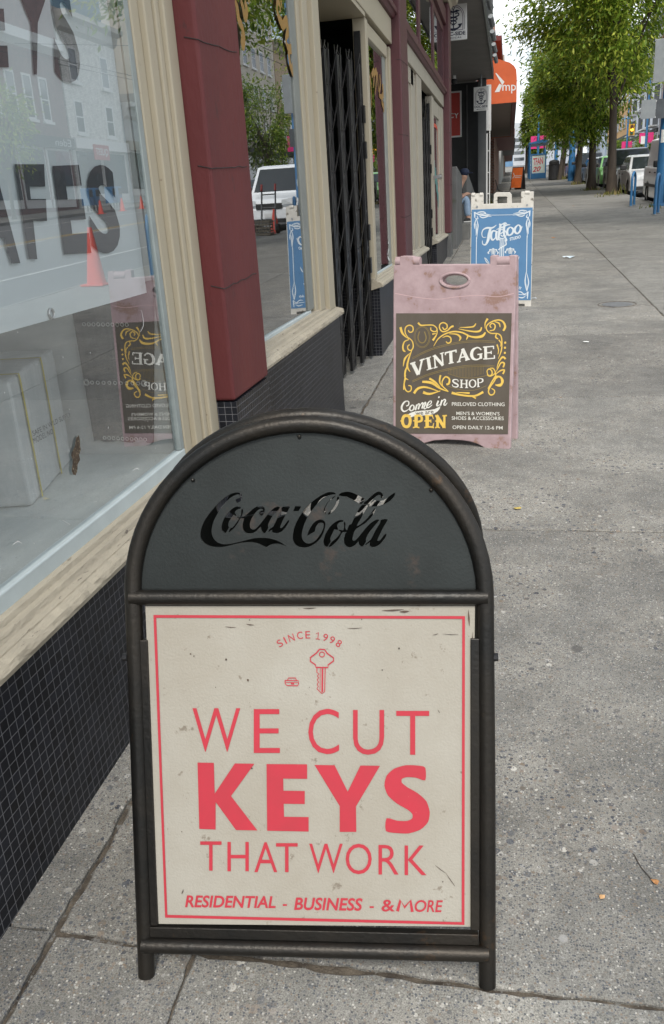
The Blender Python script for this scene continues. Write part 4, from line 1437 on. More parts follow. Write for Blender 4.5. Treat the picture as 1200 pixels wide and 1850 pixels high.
for q in ((1066, 345), (1064, 391), (1063, 437)):
    y7([(q[0] - 9, q[1]), (q[0], q[1]), (q[0] + 9, q[1])], [10, 20, 10])
y7([(1070,492),(1042,475),(1008,520),(990,580)], [16, 16, 10, 3])
y7([(1048,568),(1058,532),(1030,526),(1003,570),(985,605)], [14, 14, 12, 8, 4])
y7([(1045,628),(1058,592),(1022,598),(980,630)], [14, 14, 12, 4])
y7([(995,730),(1035,715),(1030,665),(990,650),(950,690),(920,750)], [16, 18, 14, 12, 10, 8])
y7([(985,630),(950,690),(910,760)], [6, 10, 8])
y7([(905,625),(915,645),(945,635),(945,600),(920,582),(902,605),(925,650),(975,620),(960,580),(930,575)], [8, 9, 10, 10, 9, 8, 5, 9, 9, 6])
y6([(985,770),(985,815),(955,860),(943,890),(955,911),(975,905),(980,885),(962,872)], [5, 7, 7, 7, 7, 7, 6, 5])
y6([(985,850),(1015,855),(1030,825),(1010,800),(985,815)], [7, 11, 10, 8, 5])
y6([(495,902),(520,872),(570,865),(650,892)], [14, 13, 10, 3])
y6([(550,895),(590,905),(655,886)], [16, 12, 3])
y6([(545,832),(600,838),(650,870),(702,892)], [12, 15, 10, 3])
y6([(588,812),(620,832),(652,862)], [12, 11, 3])
y6([(655,792),(652,840),(702,890)], [10, 8, 4])
y6([(668,862),(665,830),(685,802),(708,815),(705,842),(690,848)], [4, 7, 8, 9, 12, 10])
y6([(722,898),(780,912),(860,917),(912,893)], [14, 10, 10, 13])
y6([(750,896),(830,900)], [3, 10])
y6([(835,915),(868,932)], [4, 9])
# OPEN, slab letters
Z3 = (715, 700, 12.0)
y3 = lambda pts, w, sm=1: stroke(m, PK, pts, w, *Z3, PO, sm)
y3([(245,605),(190,620),(160,680),(158,760),(190,830),(240,850),(290,830),(318,760),(318,680),(290,620),(245,605)], 62, 3)
y3([(105,725),(140,720)], [10, 36])
for x0, x1, y in ((380, 520, 855), (625, 835, 855), (860, 965, 858), (1020, 1085, 858)):
    y3([(x0, y + 12), ((x0 + x1) / 2, y), (x1, y + 12)], [30, 26, 30])
y3([(450,590),(450,860)], 72)
y3([(450,610),(540,612),(572,660),(560,720),(470,745)], [40, 46, 52, 50, 34], 3)
y3([(380,720),(420,722)], [12, 40])
y3([(690,600),(690,860)], 74)
y3([(640,608),(800,606),(825,680)], [30, 34, 16])
y3([(690,720),(770,720)], [36, 30])
y3([(770,690),(770,760)], [14, 22])
y3([(690,850),(815,850),(830,770)], [34, 34, 16])
y3([(915,605),(915,860)], 56)
y3([(890,600),(1060,860)], 66)
y3([(1062,600),(1062,850)], 46)
y3([(865,612),(930,606)], 30)
y3([(1020,612),(1118,606)], 30)
y3([(862,725),(895,725)], [12, 40])
y3([(622,725),(655,722)], [12, 40])
m.build('yellow_scrollwork', M['posty'], pos)
m = MB()
for pts in ([(485,687),(600,632),(750,595),(870,584),(985,588)], [(485,695),(600,640),(750,603),(870,592),(985,597)], [(485,826),(600,779),(760,741),(880,731),(980,736)], [(485,834),(600,787),(760,749),(880,739),(980,744)],
            [(698,782),(780,806),(880,806),(985,777)], [(695,857),(780,881),(860,882),(930,856)]):
    y6(pts, 2.4)
y6(ell(544, 562, 43, 60, 24) + [(587, 562)], 2.6, 1)
y6(ell(544, 562, 49, 66, 24) + [(593, 562)], 1.8, 1)
y6([(528,530),(519,565),(528,590),(544,598),(560,590),(568,565),(558,530)], 6)
for i in range(24):
    x = 705 + i * 9
    t = (x - 705) / 210
    y6([(x, 756 - 22 * t), (x, 783 + 22 * math.sin(PI * t))], 1.5, 1)
m.build('thin_gold_lines', M['postd'], pos)

SER = {
    'V': [([(0.16, 1), (0.50, 0)], [.24]), ([(0.84, 1), (0.52, 0)], [.12]), ([(0, .96), (.36, .96)], [.09]), ([(.66, .96), (1, .96)], [.09])],
    'I': [([(.5, 0), (.5, 1)], [.5]), ([(0, .96), (1, .96)], [.13]), ([(0, .04), (1, .04)], [.13])],
    'N': [([(.16, 0), (.16, 1)], [.12]), ([(.14, 1), (.84, 0)], [.24]), ([(.84, 0), (.84, 1)], [.12]), ([(0, .04), (.34, .04)], [.09]), ([(0, .96), (.2, .96)], [.09]), ([(.66, .96), (1, .96)], [.09])],
    'T': [([(.5, 0), (.5, 1)], [.26]), ([(0, .94), (1, .94)], [.12]), ([(.05, .96), (.05, .76)], [.1]), ([(.95, .96), (.95, .76)], [.1]), ([(.28, .04), (.72, .04)], [.09])],
    'A': [([(.5, 1), (.14, 0)], [.12]), ([(.46, 1), (.84, 0)], [.25]), ([(.25, .34), (.72, .34)], [.1]), ([(0, .04), (.3, .04)], [.09]), ([(.64, .04), (1, .04)], [.09])],
    'G': [([(.92, .72), (.72, .93), (.47, .95), (.22, .8), (.13, .5), (.22, .2), (.47, .05), (.7, .07), (.86, .2)], [.1, .1, .12, .22, .26, .22, .12, .1, .12]), ([(.86, .05), (.86, .42)], [.2]), ([(.6, .42), (1, .42)], [.09])],
    'E': [([(.22, 0), (.22, 1)], [.25]), ([(0, .95), (.92, .95)], [.1]), ([(.2, .5), (.7, .5)], [.1]), ([(0, .05), (.95, .05)], [.1]), ([(.92, .98), (.92, .74)], [.1]), ([(.7, .38), (.7, .62)], [.09]), ([(.95, .02), (.95, .28)], [.1])],
    'S': [([(.85, .72), (.8, .9), (.55, .96), (.25, .88), (.17, .72), (.35, .55), (.7, .42), (.85, .25), (.7, .07), (.42, .04), (.17, .12), (.12, .3)], [.1, .1, .12, .16, .18, .2, .2, .18, .16, .12, .1, .1])],
    'H': [([(.2, 0), (.2, 1)], [.18]), ([(.8, 0), (.8, 1)], [.18]), ([(.2, .5), (.8, .5)], [.09]), ([(.02, .04), (.38, .04)], [.08]), ([(.02, .96), (.38, .96)], [.08]), ([(.62, .04), (.98, .04)], [.08]), ([(.62, .96), (.98, .96)], [.08])],
    'O': [([(.5, .95), (.2, .8), (.1, .5), (.2, .2), (.5, .05), (.8, .2), (.9, .5), (.8, .8), (.5, .95)], [.1, .16, .2, .16, .1, .16, .2, .16, .1])],
    'P': [([(.2, 0), (.2, 1)], [.2]), ([(.2, .95), (.6, .95), (.86, .82), (.84, .62), (.6, .5), (.2, .5)], [.1, .12, .2, .2, .12, .1]), ([(.02, .04), (.42, .04)], [.08])],
}


def serif(mb, P, ch, tl, tr, br, bl, off):
    tl, tr, br, bl = [np.array(P.uv(*q)) for q in (tl, tr, br, bl)]
    wd = np.linalg.norm(tr - tl)
    for pts, ws in SER[ch]:
        q = [(bl * (1 - a) + br * a) * (1 - b) + (tl * (1 - a) + tr * a) * b for a, b in pts]
        mb.ribbon(P, q, [w * wd for w in ws] if len(ws) > 1 else ws[0] * wd, off, smooth=3 if len(pts) > 2 else 1)


m = MB()
z7 = lambda a, b: (700 + a / 5.0, 550 + b / 5.0)
for ch, tl, tr, br, bl in (('V', (208, 532), (338, 487), (350, 612), (215, 655)), ('I', (342, 488), (396, 468), (414, 578), (358, 597)), ('N', (410, 464), (511, 430), (521, 545), (420, 580)),
                           ('T', (520, 432), (627, 406), (632, 520), (526, 545)), ('A', (626, 412), (744, 386), (748, 498), (630, 526)), ('G', (746, 398), (858, 376), (863, 494), (750, 512)),
                           ('E', (866, 380), (968, 371), (975, 491), (868, 499))):
    serif(m, PK, ch, z7(*tl), z7(*tr), z7(*br), z7(*bl), PO + 0.0004)
z6 = lambda a, b: (600 + a / 3.3333, 440 + b / 3.3333)
for ch, tl, tr, br, bl in (('S', (722, 814), (768, 818), (768, 868), (720, 862)), ('H', (771, 819), (822, 820), (822, 870), (770, 869)), ('O', (824, 818), (870, 815), (872, 866), (825, 870)), ('P', (872, 814), (914, 808), (916, 860), (874, 865))):
    serif(m, PK, ch, z6(*tl), z6(*tr), z6(*br), z6(*bl), PO)
for s_, x0, y0, x1, y1, h in (('PRELOVED CLOTHING', 723, 955, 1040, 957, 22), ("MEN'S & WOMEN'S", 750, 1011, 1010, 1014, 21), ('SHOES & ACCESSORIES', 722, 1040, 1035, 1042, 21), ('OPEN DAILY 12-6 PM', 727, 1095, 1028, 1099, 21)):
    px_text(m, PK, s_, z6(x0, y0), z6(x1, y1), z6(x1, y1 + h), z6(x0, y0 + h), off=PO, bold=0.003)
c3 = lambda pts, w, sm=4: stroke(m, PK, pts, w, *Z3, PO, sm)
c3([(235,400),(285,378),(288,312),(248,292),(190,322),(142,400),(140,470),(180,515),(240,503),(305,455)], [22, 24, 24, 22, 34, 42, 42, 34, 22, 14])
c3([(372,372),(322,420),(312,478),(345,503),(395,470),(403,410),(372,372)], [18, 32, 34, 24, 32, 32, 18])
c3([(432,492),(468,368)], [34, 34], 1)
c3([(450,430),(500,352),(522,378),(495,472)], [12, 22, 34, 32])
c3([(512,430),(578,332),(600,355),(575,455)], [12, 22, 34, 30])
c3([(600,390),(645,318),(655,345),(618,440),(650,458),(690,415)], [12, 20, 30, 32, 22, 12])
c3([(695,392),(765,350),(782,300),(745,296),(695,360),(682,415),(720,432),(800,372)], [12, 20, 24, 18, 32, 34, 26, 10])
c3([(935,285),(900,368),(912,398),(965,365)], [34, 36, 26, 12])
c3([(930,222),(945,208),(958,196)], [20, 34, 16])
c3([(975,392),(1012,268)], [34, 34], 1)
c3([(992,330),(1055,258),(1085,280),(1052,362),(1080,382),(1128,328)], [12, 22, 32, 32, 24, 10])
v, f = plate_geo(zmap(PK, [(260,590),(320,552),(420,517),(560,502),(720,492),(850,467),(930,427),(975,400),(960,460),(910,520),(830,570),(720,600),(600,605),(440,615),(380,630),(300,660),(335,600)], *Z3), depth=0)
m.add([PK.pt(a, b, PO + 0.0006) for a, b, c in v], f)
m.build('cream_lettering', M['postw'], pos)
m = MB()
px_text(m, PK, 'we are', *[(715 + a / 12, 700 + b / 12) for a, b in ((432, 540), (822, 500), (830, 563), (440, 603))], off=PO + 0.0012, bold=0.01)
m.build('dark_lettering', M['brown'], pos)
BK2 = BackLeaf(PK, PK.uv(822, 470)[1], 0.03, 0.35)
m = MB()
plate(m, BK2, po, [zmap(PK, ell(739, 222, 80, 38), *Z6)], w=-0.013, depth=0.026, bevel=0.005)
m.build('rear_leaf', M['pinkp'], ps)

# ---------------------------------------------------------------- 3. blue sign
fr_ = on_ground(957, 553)
TS = Plane(fr_ - np.array([0.625, 0.0, 0.0]), fr_, R(6))
M['whitep'] = pm('weathered_white_plastic', (0.62, 0.60, 0.54), (0.48, 0.46, 0.41), 7, 0.55, spot=(0.16, 0.14, 0.11), sscale=17, sthr=0.62, bump=0.2, bscale=30)
M['blue'] = pm('faded_blue_poster', (0.075, 0.20, 0.37), (0.065, 0.175, 0.33), 3, 0.55)
M['tw'] = pm('poster_white', (0.62, 0.68, 0.72), (0.54, 0.6, 0.64), 14, 0.6)
ts = thing('tattoo_sandwich_sign', 'weathered white sandwich board with blue tattoo studio poster behind the pink sign', 'sign', TS.pt(0.31, 0))
Z8 = (840, 340, 8.407)
to_ = zmap(TS, [(80,1810),(85,1300),(100,86),(278,86),(278,248),(440,240),(445,95),(480,68),(680,66),(705,95),(710,235),(860,230),(860,55),(1042,55),(1030,600),(1000,1800),(915,1812),(912,1752),(172,1752),(168,1812)], *Z8)
th_ = zmap(TS, [(488,238),(488,132),(498,122),(632,120),(645,132),(648,233)], *Z8)
m = MB()
plate(m, TS, to_, [th_], w=-0.016, depth=0.024, bevel=0.004)
fl_ = m.build('front_leaf', M['whitep'], ts)
m = MB()
for q in ((185, 282), (945, 256)):
    u, v = TS.uv(840 + q[0] / 8.407, 340 + q[1] / 8.407)
    m.tube([TS.pt(u, v, 0), TS.pt(u, v, 0.006)], 0.011, 10)
m.build('bolt', M['alu'], fl_)
for x0, x1, y in ((110, 155, 100), (228, 275, 98), (915, 985, 68)):
    a, b = TS.uv(840 + x0 / 8.407, 340 + y / 8.407), TS.uv(840 + x1 / 8.407, 340 + y / 8.407)
    MB().tube([TS.pt(a[0], a[1], -0.012), TS.pt(b[0], b[1], -0.012)], 0.022, 10).build('hinge_knuckle', M['whitep'], ts)
m = MB()
plate(m, TS, zmap(TS, [(105, 326), (85, 1702), (1000, 1700), (1030, 293)], *Z8), w=0.001, depth=0.003)
pos = m.build('poster', M['blue'], fl_)
TO = 0.0032
m = MB()
t8 = lambda pts, w, sm=3: stroke(m, TS, pts, w, *Z8, TO, sm)


def corner(flip, dy):
    fx = (lambda x: 1135 - x) if flip else (lambda x: x)
    for pts, w in (([(150,362),(152,450)], [26, 14]), ([(150,370),(220,402),(320,418),(405,432)], [14, 22, 18, 4]), ([(190,372),(240,360),(290,362),(315,382),(270,392),(225,378)], [10, 16, 16, 12, 12, 6]),
                   ([(225,425),(265,448),(320,440),(372,420)], [12, 16, 14, 4]), ([(185,420),(200,465),(160,460)], [10, 14, 10]), ([(290,385),(350,400),(400,408)], [10, 12, 3]),
                   ([(172,470),(148,550),(152,620)], [8, 20, 6]), ([(178,470),(200,560),(192,640),(182,770)], [8, 18, 16, 4]), ([(168,540),(175,640),(170,720)], [10, 18, 6])):
        t8([(fx(x), y + dy) for x, y in pts], w)


corner(False, 0)
corner(True, -22)
t8([(300, 412), (830, 402)], [7], 1)
t8([(177, 740), (168, 1600)], [11], 1)
t8([(945, 720), (936, 1280)], [11], 1)
for s_, x0 in ((1, 940), (-1, 165)):
    t8([(x0 - 5, 1255), (x0 - 25, 1400), (x0 - 15, 1480), (x0, 1560)], [5, 18, 22, 8])
    t8([(x0 - 2, 1280), (x0 + 28, 1420), (x0 + 15, 1500), (x0 + 5, 1560)], [5, 16, 18, 8])
    t8([(x0 + 15, 1570), (x0 + 10, 1680)], [26, 12])
    t8([(x0 - s_ * 170, 1612), (x0, 1622)], [10])
    t8([(x0 - s_ * 150, 1580), (x0 - s_ * 90, 1575), (x0 - s_ * 40, 1610), (x0, 1590)], [8, 16, 14, 8])
    t8([(x0 - s_ * 140, 1650), (x0 - s_ * 70, 1665), (x0 - s_ * 20, 1640)], [8, 18, 8])
t8([(330,742),(275,745),(258,690),(280,630),(340,603),(420,602),(480,558)], [5, 10, 14, 16, 28, 24, 6])
t8([(392,605),(368,700),(352,790),(315,858),(272,848),(266,795)], [34, 44, 40, 24, 14, 8])
t8([(478,655),(430,648),(402,690),(402,760),(428,788),(470,745)], [18, 24, 32, 32, 22, 12])
t8([(485,650),(475,730),(492,785),(525,768)], [34, 32, 24, 8])
t8([(545,545),(525,660),(512,760),(530,790)], [34, 38, 30, 14])
t8([(605,532),(592,640),(600,720),(640,790)], [34, 38, 30, 18])
t8([(480,628),(560,598),(640,560),(690,556)], [8, 22, 22, 6])
t8([(520,548),(560,552),(610,528),(640,545)], [22, 18, 22, 10])
t8([(692,590),(652,625),(645,690),(676,716),(722,685),(735,625),(692,590)], [14, 30, 34, 22, 30, 32, 14])
t8([(812,555),(768,598),(760,660),(796,690),(838,650),(848,590),(812,555)], [14, 30, 34, 22, 30, 32, 14])
t8([(840,650),(880,575)], [12, 4])
t8([(510,690),(540,640),(575,625),(610,645),(632,700),(605,750),(560,765),(520,745),(510,690)], [14], 3)
t8([(540,700),(575,670),(600,700),(575,730),(545,715)], [16], 3)
for x in (535, 562, 590):
    t8([(x + 4, 770), (x - 4, 1060)], [17 if x == 562 else 12], 1)
t8([(640,805),(612,780),(628,850),(590,880),(545,905),(505,940)], [18, 14, 20, 20, 18, 10])
for cx_, cy_ in ((430, 990), (690, 980), (430, 1330), (690, 1330)):
    for k in range(5):
        a = R(-170 + k * 40)
        r_ = 62
        t8([(cx_ + r_ * math.cos(a - .3), cy_ + r_ * math.sin(a - .3)), (cx_ + r_ * 1.25 * math.cos(a), cy_ + r_ * 1.1 * math.sin(a)), (cx_ + r_ * math.cos(a + .4), cy_ + r_ * math.sin(a + .4))], [10, 24, 8])
    for k in range(4):
        t8([(cx_ - 45 + k * 6, cy_ - 30 + k * 16), (cx_, cy_ - 48 + k * 18), (cx_ + 45 - k * 6, cy_ - 25 + k * 16)], [5, 15, 5])
t8([(298,1055),(330,1120),(375,1155),(330,1080),(298,1055)], [6, 16, 6, 12, 4])
t8([(828,1038),(800,1100),(780,1130)], [4, 20, 6])
px_text(m, TS, 'STUDIO', *[(840 + a / 8.407, 340 + b / 8.407) for a, b in ((680, 752), (848, 712), (848, 760), (685, 800))], off=TO, bold=0.035)
px_text(m, TS, 'daily', *[(840 + a / 8.407, 340 + b / 8.407) for a, b in ((772, 1492), (864, 1490), (864, 1542), (772, 1542))], off=TO, bold=0.02, shear=0.25)
m.build('white_artwork', M['tw'], pos)
BK3 = BackLeaf(TS, TS.uv(900, 352)[1], 0.03, 1.3)
m = MB()
plate(m, BK3, to_, [th_], w=-0.012, depth=0.024, bevel=0.004)
m.build('rear_leaf', M['whitep'], ts)

# ================================================================ the clinic next door
def rect_on(P, mb, px0, px1, w):
    a, b = P.uv(*px0), P.uv(*px1)
    mb.slab(P, min(a[0], b[0]), max(a[0], b[0]), min(a[1], b[1]), max(a[1], b[1]), w[0], w[1])


cl = thing('clinic_building', 'charcoal clinic building with grey soffit over a recessed porch', 'building', (-2.0, 20.0, gz(20)))
cz = -0.5
mcor = pm('dark_corrugated', (0.028, 0.03, 0.033), (0.04, 0.042, 0.045), 40, 0.6, stretch=(1, 1, 0.02), bump=0.4, bscale=20)
MB().box(-6.0, cz, 15.66, 27.0, 4.56, 11.5).build('upper_storey', mcor, cl)
MB().box(-6.0, cz + 0.002, 15.64, 27.02, 4.47, 4.557).build('soffit', M['soffit'], cl)
MB().box(cz + 0.004, cz + 0.03, 15.64, 27.04, 4.45, 4.7).build('fascia_trim', M['black'], cl)
for i in range(6):
    y = 16.6 + i * 1.8
    m = MB()
    m.tube([(cz + 0.03, y, 4.77), (cz + 0.10, y, 4.80)], 0.02, 6)
    m.tube([(cz + 0.08, y - 0.12, 4.87), (cz + 0.12, y + 0.10, 4.73)], 0.055, 8)
    m.build('spotlight', M['alu'], cl)
MB().box(-6.0, -0.9, 27.2, 27.6, 0.3, 4.47).build('end_wall', M['darkgrey'], cl)
MB().box(-2.6, -2.45, 15.6, 27.19, 0.3, 4.46).build('porch_wall', M['darkgrey'], cl)
MB().box(-0.90, -0.67, 26.6, 26.98, 0.6, 4.46).build('column', pm('grey_column_paint', (0.085, 0.09, 0.092), None, 3, 0.7), cl, bevel=0.01)
MB().box(-1.25, -1.22, 27.14, 27.19, 0.8, 4.4).build('drain_pipe', pm('grey_pipe', (0.12, 0.12, 0.12), None, 4, 0.6), cl)
m = MB().box(-2.444, -2.40, 20.5, 22.0, 1.2, 3.4)
m.build('door', M['black'], cl)
# stoop
m = MB()
for y0, y1, h0, h1 in ((16.43, 18.4, 1.92, 1.80), (20.5, 25.7, 1.93, 1.42)):
    prof = [(y0, gz(y0) - 0.1), (y0, h0), (y0 + 0.25, h0 + 0.01), (y1, h1), (y1, gz(y1) - 0.1)]
    m = MB()
    m.prism(prof, -2.4, -0.94, axis='x')
    m.build('stoop_wall', M['midgrey'], cl, bevel=0.012)
m = MB()
m.box(-2.4, -0.80, 18.42, 20.48, 0.4, 0.87)
m.box(-2.4, -1.12, 18.42, 20.48, 0.871, 1.10)
m.box(-2.4, -1.45, 18.42, 20.48, 1.101, 1.32)
m.build('steps', pm('stoop_steps', (0.16, 0.16, 0.15), (0.1, 0.1, 0.095), 3, 0.85, bump=0.3), cl, bevel=0.01)
MB().tube([(-1.3, 18.3, 1.8), (-1.3, 18.3, 2.15), (-2.3, 18.3, 2.35)], 0.03, 6).tube([(-1.3, 20.6, 1.8), (-1.3, 20.6, 2.1), (-2.3, 20.6, 2.3)], 0.03, 6).build('handrail', M['black'], cl)
rs_ = thing('pharmacy_sign', 'tall red sign with white border and white letters on the charcoal end wall', 'sign', (-1.6, 27.1, 3.0))
F26 = FacePlane(27.19)
m = MB()
a, b = F26.uv(790, 168), F26.uv(834.5, 247.5)
m.slab(F26, a[0], b[0], b[1], a[1], 0.002, 0.06)
m.build('sign_box', M['white'], rs_, bevel=0.01)
m = MB()
m.slab(F26, a[0] + 0.04, b[0] - 0.045, b[1] + 0.045, a[1] - 0.045, 0.061, 0.066)
m.build('red_face', pm('sign_red_face', (0.52, 0.045, 0.03), None, 3, 0.45), rs_)
m = MB()
for ch, x0, x1 in (('C', 813, 820), ('Y', 821, 829)):
    px_text(m, F26, ch, (x0, 205), (x1, 204.5), (x1, 213.5), (x0, 214), off=0.068, bold=0.02)
m.build('white_lettering', M['white'], rs_)


def anchor_sign(P, x0, y0, x1, y1, label, hang):
    s_ = thing('anchor_sign', label, 'sign', P.pt(*P.uv((x0 + x1) / 2, y1)), 'hanging clinic signs')
    a, b = P.uv(x0, y0), P.uv(x1, y1)
    W, H_ = b[0] - a[0], a[1] - b[1]
    g = lambda u, v: (a[0] + W * u, b[1] + H_ * v)
    MB().slab(P, a[0], b[0], b[1], a[1], -0.03, 0.03).build('sign_board', M['white'], s_, bevel=0.008)
    m = MB()
    nv = pm('navy_print', (0.012, 0.016, 0.045), None, 5, 0.5)
    if True:
        R_ = lambda pts, w, sm=3: m.ribbon(P, [g(*q) for q in pts], [k * W for k in w] if len(w) > 1 else w[0] * W, 0.032, smooth=sm)
        ring = [(.5 + .05 * math.cos(t), .86 + .035 * math.sin(t)) for t in np.linspace(0, 2 * PI, 12)]
        R_(ring, [.022], 1)
        R_([(.5, .83), (.5, .3)], [.04], 1)
        for s in (-1, 1):
            R_([(.5, .745), (.5 + s * .12, .77), (.5 + s * .24, .775)], [.04, .09, .01])
            R_([(.5 + s * .06, .70), (.5 + s * .17, .715), (.5 + s * .2, .66), (.5 + s * .1, .625), (.5 - s * .1, .59), (.5 - s * .13, .545), (.5, .52), (.5 + s * .1, .49), (.5 + s * .09, .45), (.5, .43), (.5 - s * .07, .40)], [.03, .045, .045, .045, .045, .04, .04, .035, .035, .03, .02])
            R_([(.5, .285), (.5 + s * .15, .31), (.5 + s * .28, .39)], [.1, .06, .045])
            R_([(.5 + s * .2, .37), (.5 + s * .32, .43)], [.16, .02], 1)
        m.build('anchor_emblem', nv, s_)
        m = MB()
        for k in (0.40, 0.345):
            R_([(.5 - k, .27), (.5 - k, .62)] + [(.5 - k * math.cos(t), .62 + (k * .78) * math.sin(t)) for t in np.linspace(0, PI, 13)] + [(.5 + k, .62), (.5 + k, .27)], [.02], 1)
        R_([(.14, .268), (.36, .268)], [.018], 1)
        R_([(.64, .268), (.86, .268)], [.018], 1)
        m.build('arch_line', pm('plum_print', (0.16, 0.12, 0.17), None, 5, 0.5), s_)
        m = MB()
        q0, q1 = g(.06, .125), g(.94, .225)
        uv_text(m, P, 'DOC-SIDE', q0[0], q1[0], q0[1], q1[1], 0.032, bold=0.03)
        q0, q1 = g(.2, .045), g(.8, .09)
        uv_text(m, P, 'MEDICAL', q0[0], q1[0], q0[1], q1[1], 0.032, bold=0.02, spacing=1.3)
        m.build('navy_lettering', nv, s_)
    MB().tube([P.pt((a[0] + b[0]) / 2, a[1], 0), P.pt((a[0] + b[0]) / 2, hang, 0)], 0.02, 6).build('hanger', M['alu'], s_)


anchor_sign(FacePlane(16.4), 795, 8, 844, 71, 'larger white anchor sign half hidden by the cream cornice', 4.47)
anchor_sign(FacePlane(25.8), 856, 158, 883, 199, 'smaller white anchor sign hanging under the far edge of the grey soffit', 4.47)
cm_ = thing('security_camera', 'small white dome camera under the grey soffit', 'camera', (-1.5, 25.5, 4.3))
MB().tube([(-1.5, 25.5, 4.469), (-1.5, 25.5, 4.36)], 0.05, 10).build('mount', M['white'], cm_)
MB().ball((-1.5, 25.5, 4.33), 0.08, 10).build('dome', M['black'], cm_)

# person on the steps
def skin_figure(name, pts, edges, radii, mat, parent):
    me = bpy.data.meshes.new(name)
    b = BASE[parent]
    me.from_pydata([tuple(np.array(p) - np.array(b)) for p in pts], edges, [])
    o = bpy.data.objects.new(name, me)
    C.objects.link(o)
    o.parent = parent
    BASE[o] = b
    md = o.modifiers.new("skin", 'SKIN')
    lay = me.skin_vertices[0] if me.skin_vertices else None
    if lay is None:
        bpy.context.view_layer.objects.active = o
        return o
    for i, r in enumerate(radii):
        lay.data[i].radius = (r, r)
    lay.data[0].use_root = True
    sd = o.modifiers.new("sub", 'SUBSURF')
    sd.levels = 2
    sd.render_levels = 2
    me.materials.append(mat)
    return o


def skin_mesh(name, pts, edges, radii, mat, parent):
    """grow the skin, then keep the plain mesh"""
    me = bpy.data.meshes.new(name)
    b = np.array(BASE[parent])
    me.from_pydata([tuple(np.array(p) - b) for p in pts], edges, [])
    o = bpy.data.objects.new(name, me)
    C.objects.link(o)
    o.modifiers.new("skin", 'SKIN')
    if not me.skin_vertices:
        me.attributes  # the modifier adds the layer below through bmesh
        import bmesh
        bm = bmesh.new()
        bm.from_mesh(me)
        bm.verts.layers.skin.verify()
        bm.to_mesh(me)
        bm.free()
    for i, r in enumerate(radii):
        me.skin_vertices[0].data[i].radius = (r, r)
        me.skin_vertices[0].data[i].use_root = (i == 0)
    sd = o.modifiers.new("sub", 'SUBSURF')
    sd.levels = sd.render_levels = 2
    dg = bpy.context.evaluated_depsgraph_get()
    nm = bpy.data.meshes.new_from_object(o.evaluated_get(dg))
    bpy.data.objects.remove(o)
    nm.name = name
    nm.materials.clear()
    nm.materials.append(mat)
    nm.polygons.foreach_set("use_smooth", [True] * len(nm.polygons))
    q = bpy.data.objects.new(name, nm)
    C.objects.link(q)
    q.parent = parent
    BASE[q] = BASE[parent]
    return q


pr = thing('person', 'person in navy cap and pale jeans sitting on the grey stoop steps', 'person', (-1.3, 19.6, 1.1))
skin = pm('skin', (0.42, 0.25, 0.17), (0.36, 0.21, 0.15), 10, 0.5)
jean = pm('pale_denim', (0.28, 0.38, 0.50), (0.22, 0.31, 0.43), 14, 0.8)
navy = pm('navy_cotton', (0.015, 0.025, 0.06), None, 8, 0.8)
dk = pm('dark_jacket', (0.02, 0.02, 0.025), None, 8, 0.8)
hx, hy = -1.30, 19.55
body = [(hx, hy, 1.22), (hx + 0.1, hy, 1.42), (hx + 0.22, hy, 1.60), (hx + 0.29, hy, 1.69), (hx + 0.33, hy, 1.77), (hx + 0.36, hy, 1.86)]
be = [(0, 1), (1, 2), (2, 3), (3, 4), (4, 5)]
br_ = [0.15, 0.14, 0.15, 0.06, 0.085, 0.085]
for s in (-1, 1):
    n = len(body)
    body += [(hx + 0.05, hy + s * 0.1, 1.21), (-0.90, hy + s * 0.13, 1.37), (-0.89, hy + s * 0.12, 1.10), (-0.87, hy + s * 0.12, 0.94), (-0.76, hy + s * 0.14, 0.91)]
    be += [(0, n), (n, n + 1), (n + 1, n + 2), (n + 2, n + 3), (n + 3, n + 4)]
    br_ += [0.09, 0.07, 0.06, 0.045, 0.04]
    n = len(body)
    body += [(hx + 0.22, hy + s * 0.19, 1.58), (hx + 0.28, hy + s * 0.24, 1.38), (-0.90, hy + s * 0.10, 1.45), (-0.84, hy + s * 0.07, 1.44)]
    be += [(2, n), (n, n + 1), (n + 1, n + 2), (n + 2, n + 3)]
    br_ += [0.065, 0.05, 0.035, 0.032]
skin_mesh('body', body, be, br_, skin, pr)
jp = [(hx, hy, 1.22)]
je, jr = [], [0.155]
for s in (-1, 1):
    n = len(jp)
    jp += [(hx + 0.05, hy + s * 0.1, 1.21), (-0.90, hy + s * 0.13, 1.37), (-0.89, hy + s * 0.12, 1.10), (-0.875, hy + s * 0.12, 0.97)]
    je += [(0, n), (n, n + 1), (n + 1, n + 2), (n + 2, n + 3)]
    jr += [0.1, 0.085, 0.075, 0.07]
skin_mesh('jeans', jp, je, jr, jean, pr)
jp = [(hx + 0.02, hy, 1.3), (hx + 0.1, hy, 1.42), (hx + 0.22, hy, 1.58)]
je, jr = [(0, 1), (1, 2)], [0.165, 0.16, 0.165]
for s in (-1, 1):
    n = len(jp)
    jp += [(hx + 0.22, hy + s * 0.19, 1.58), (hx + 0.27, hy + s * 0.24, 1.40), (hx + 0.3, hy + s * 0.21, 1.41)]
    je += [(2, n), (n, n + 1), (n + 1, n + 2)]
    jr += [0.08, 0.065, 0.06]
skin_mesh('jacket', jp, je, jr, dk, pr)
m = MB()
m.ball((hx + 0.35, hy, 1.885), 0.105, 12, (1.05, 0.95, 0.8))
m.box(hx + 0.40, hx + 0.53, hy - 0.07, hy + 0.07, 1.86, 1.873)
m.build('cap', navy, pr, smooth=True)
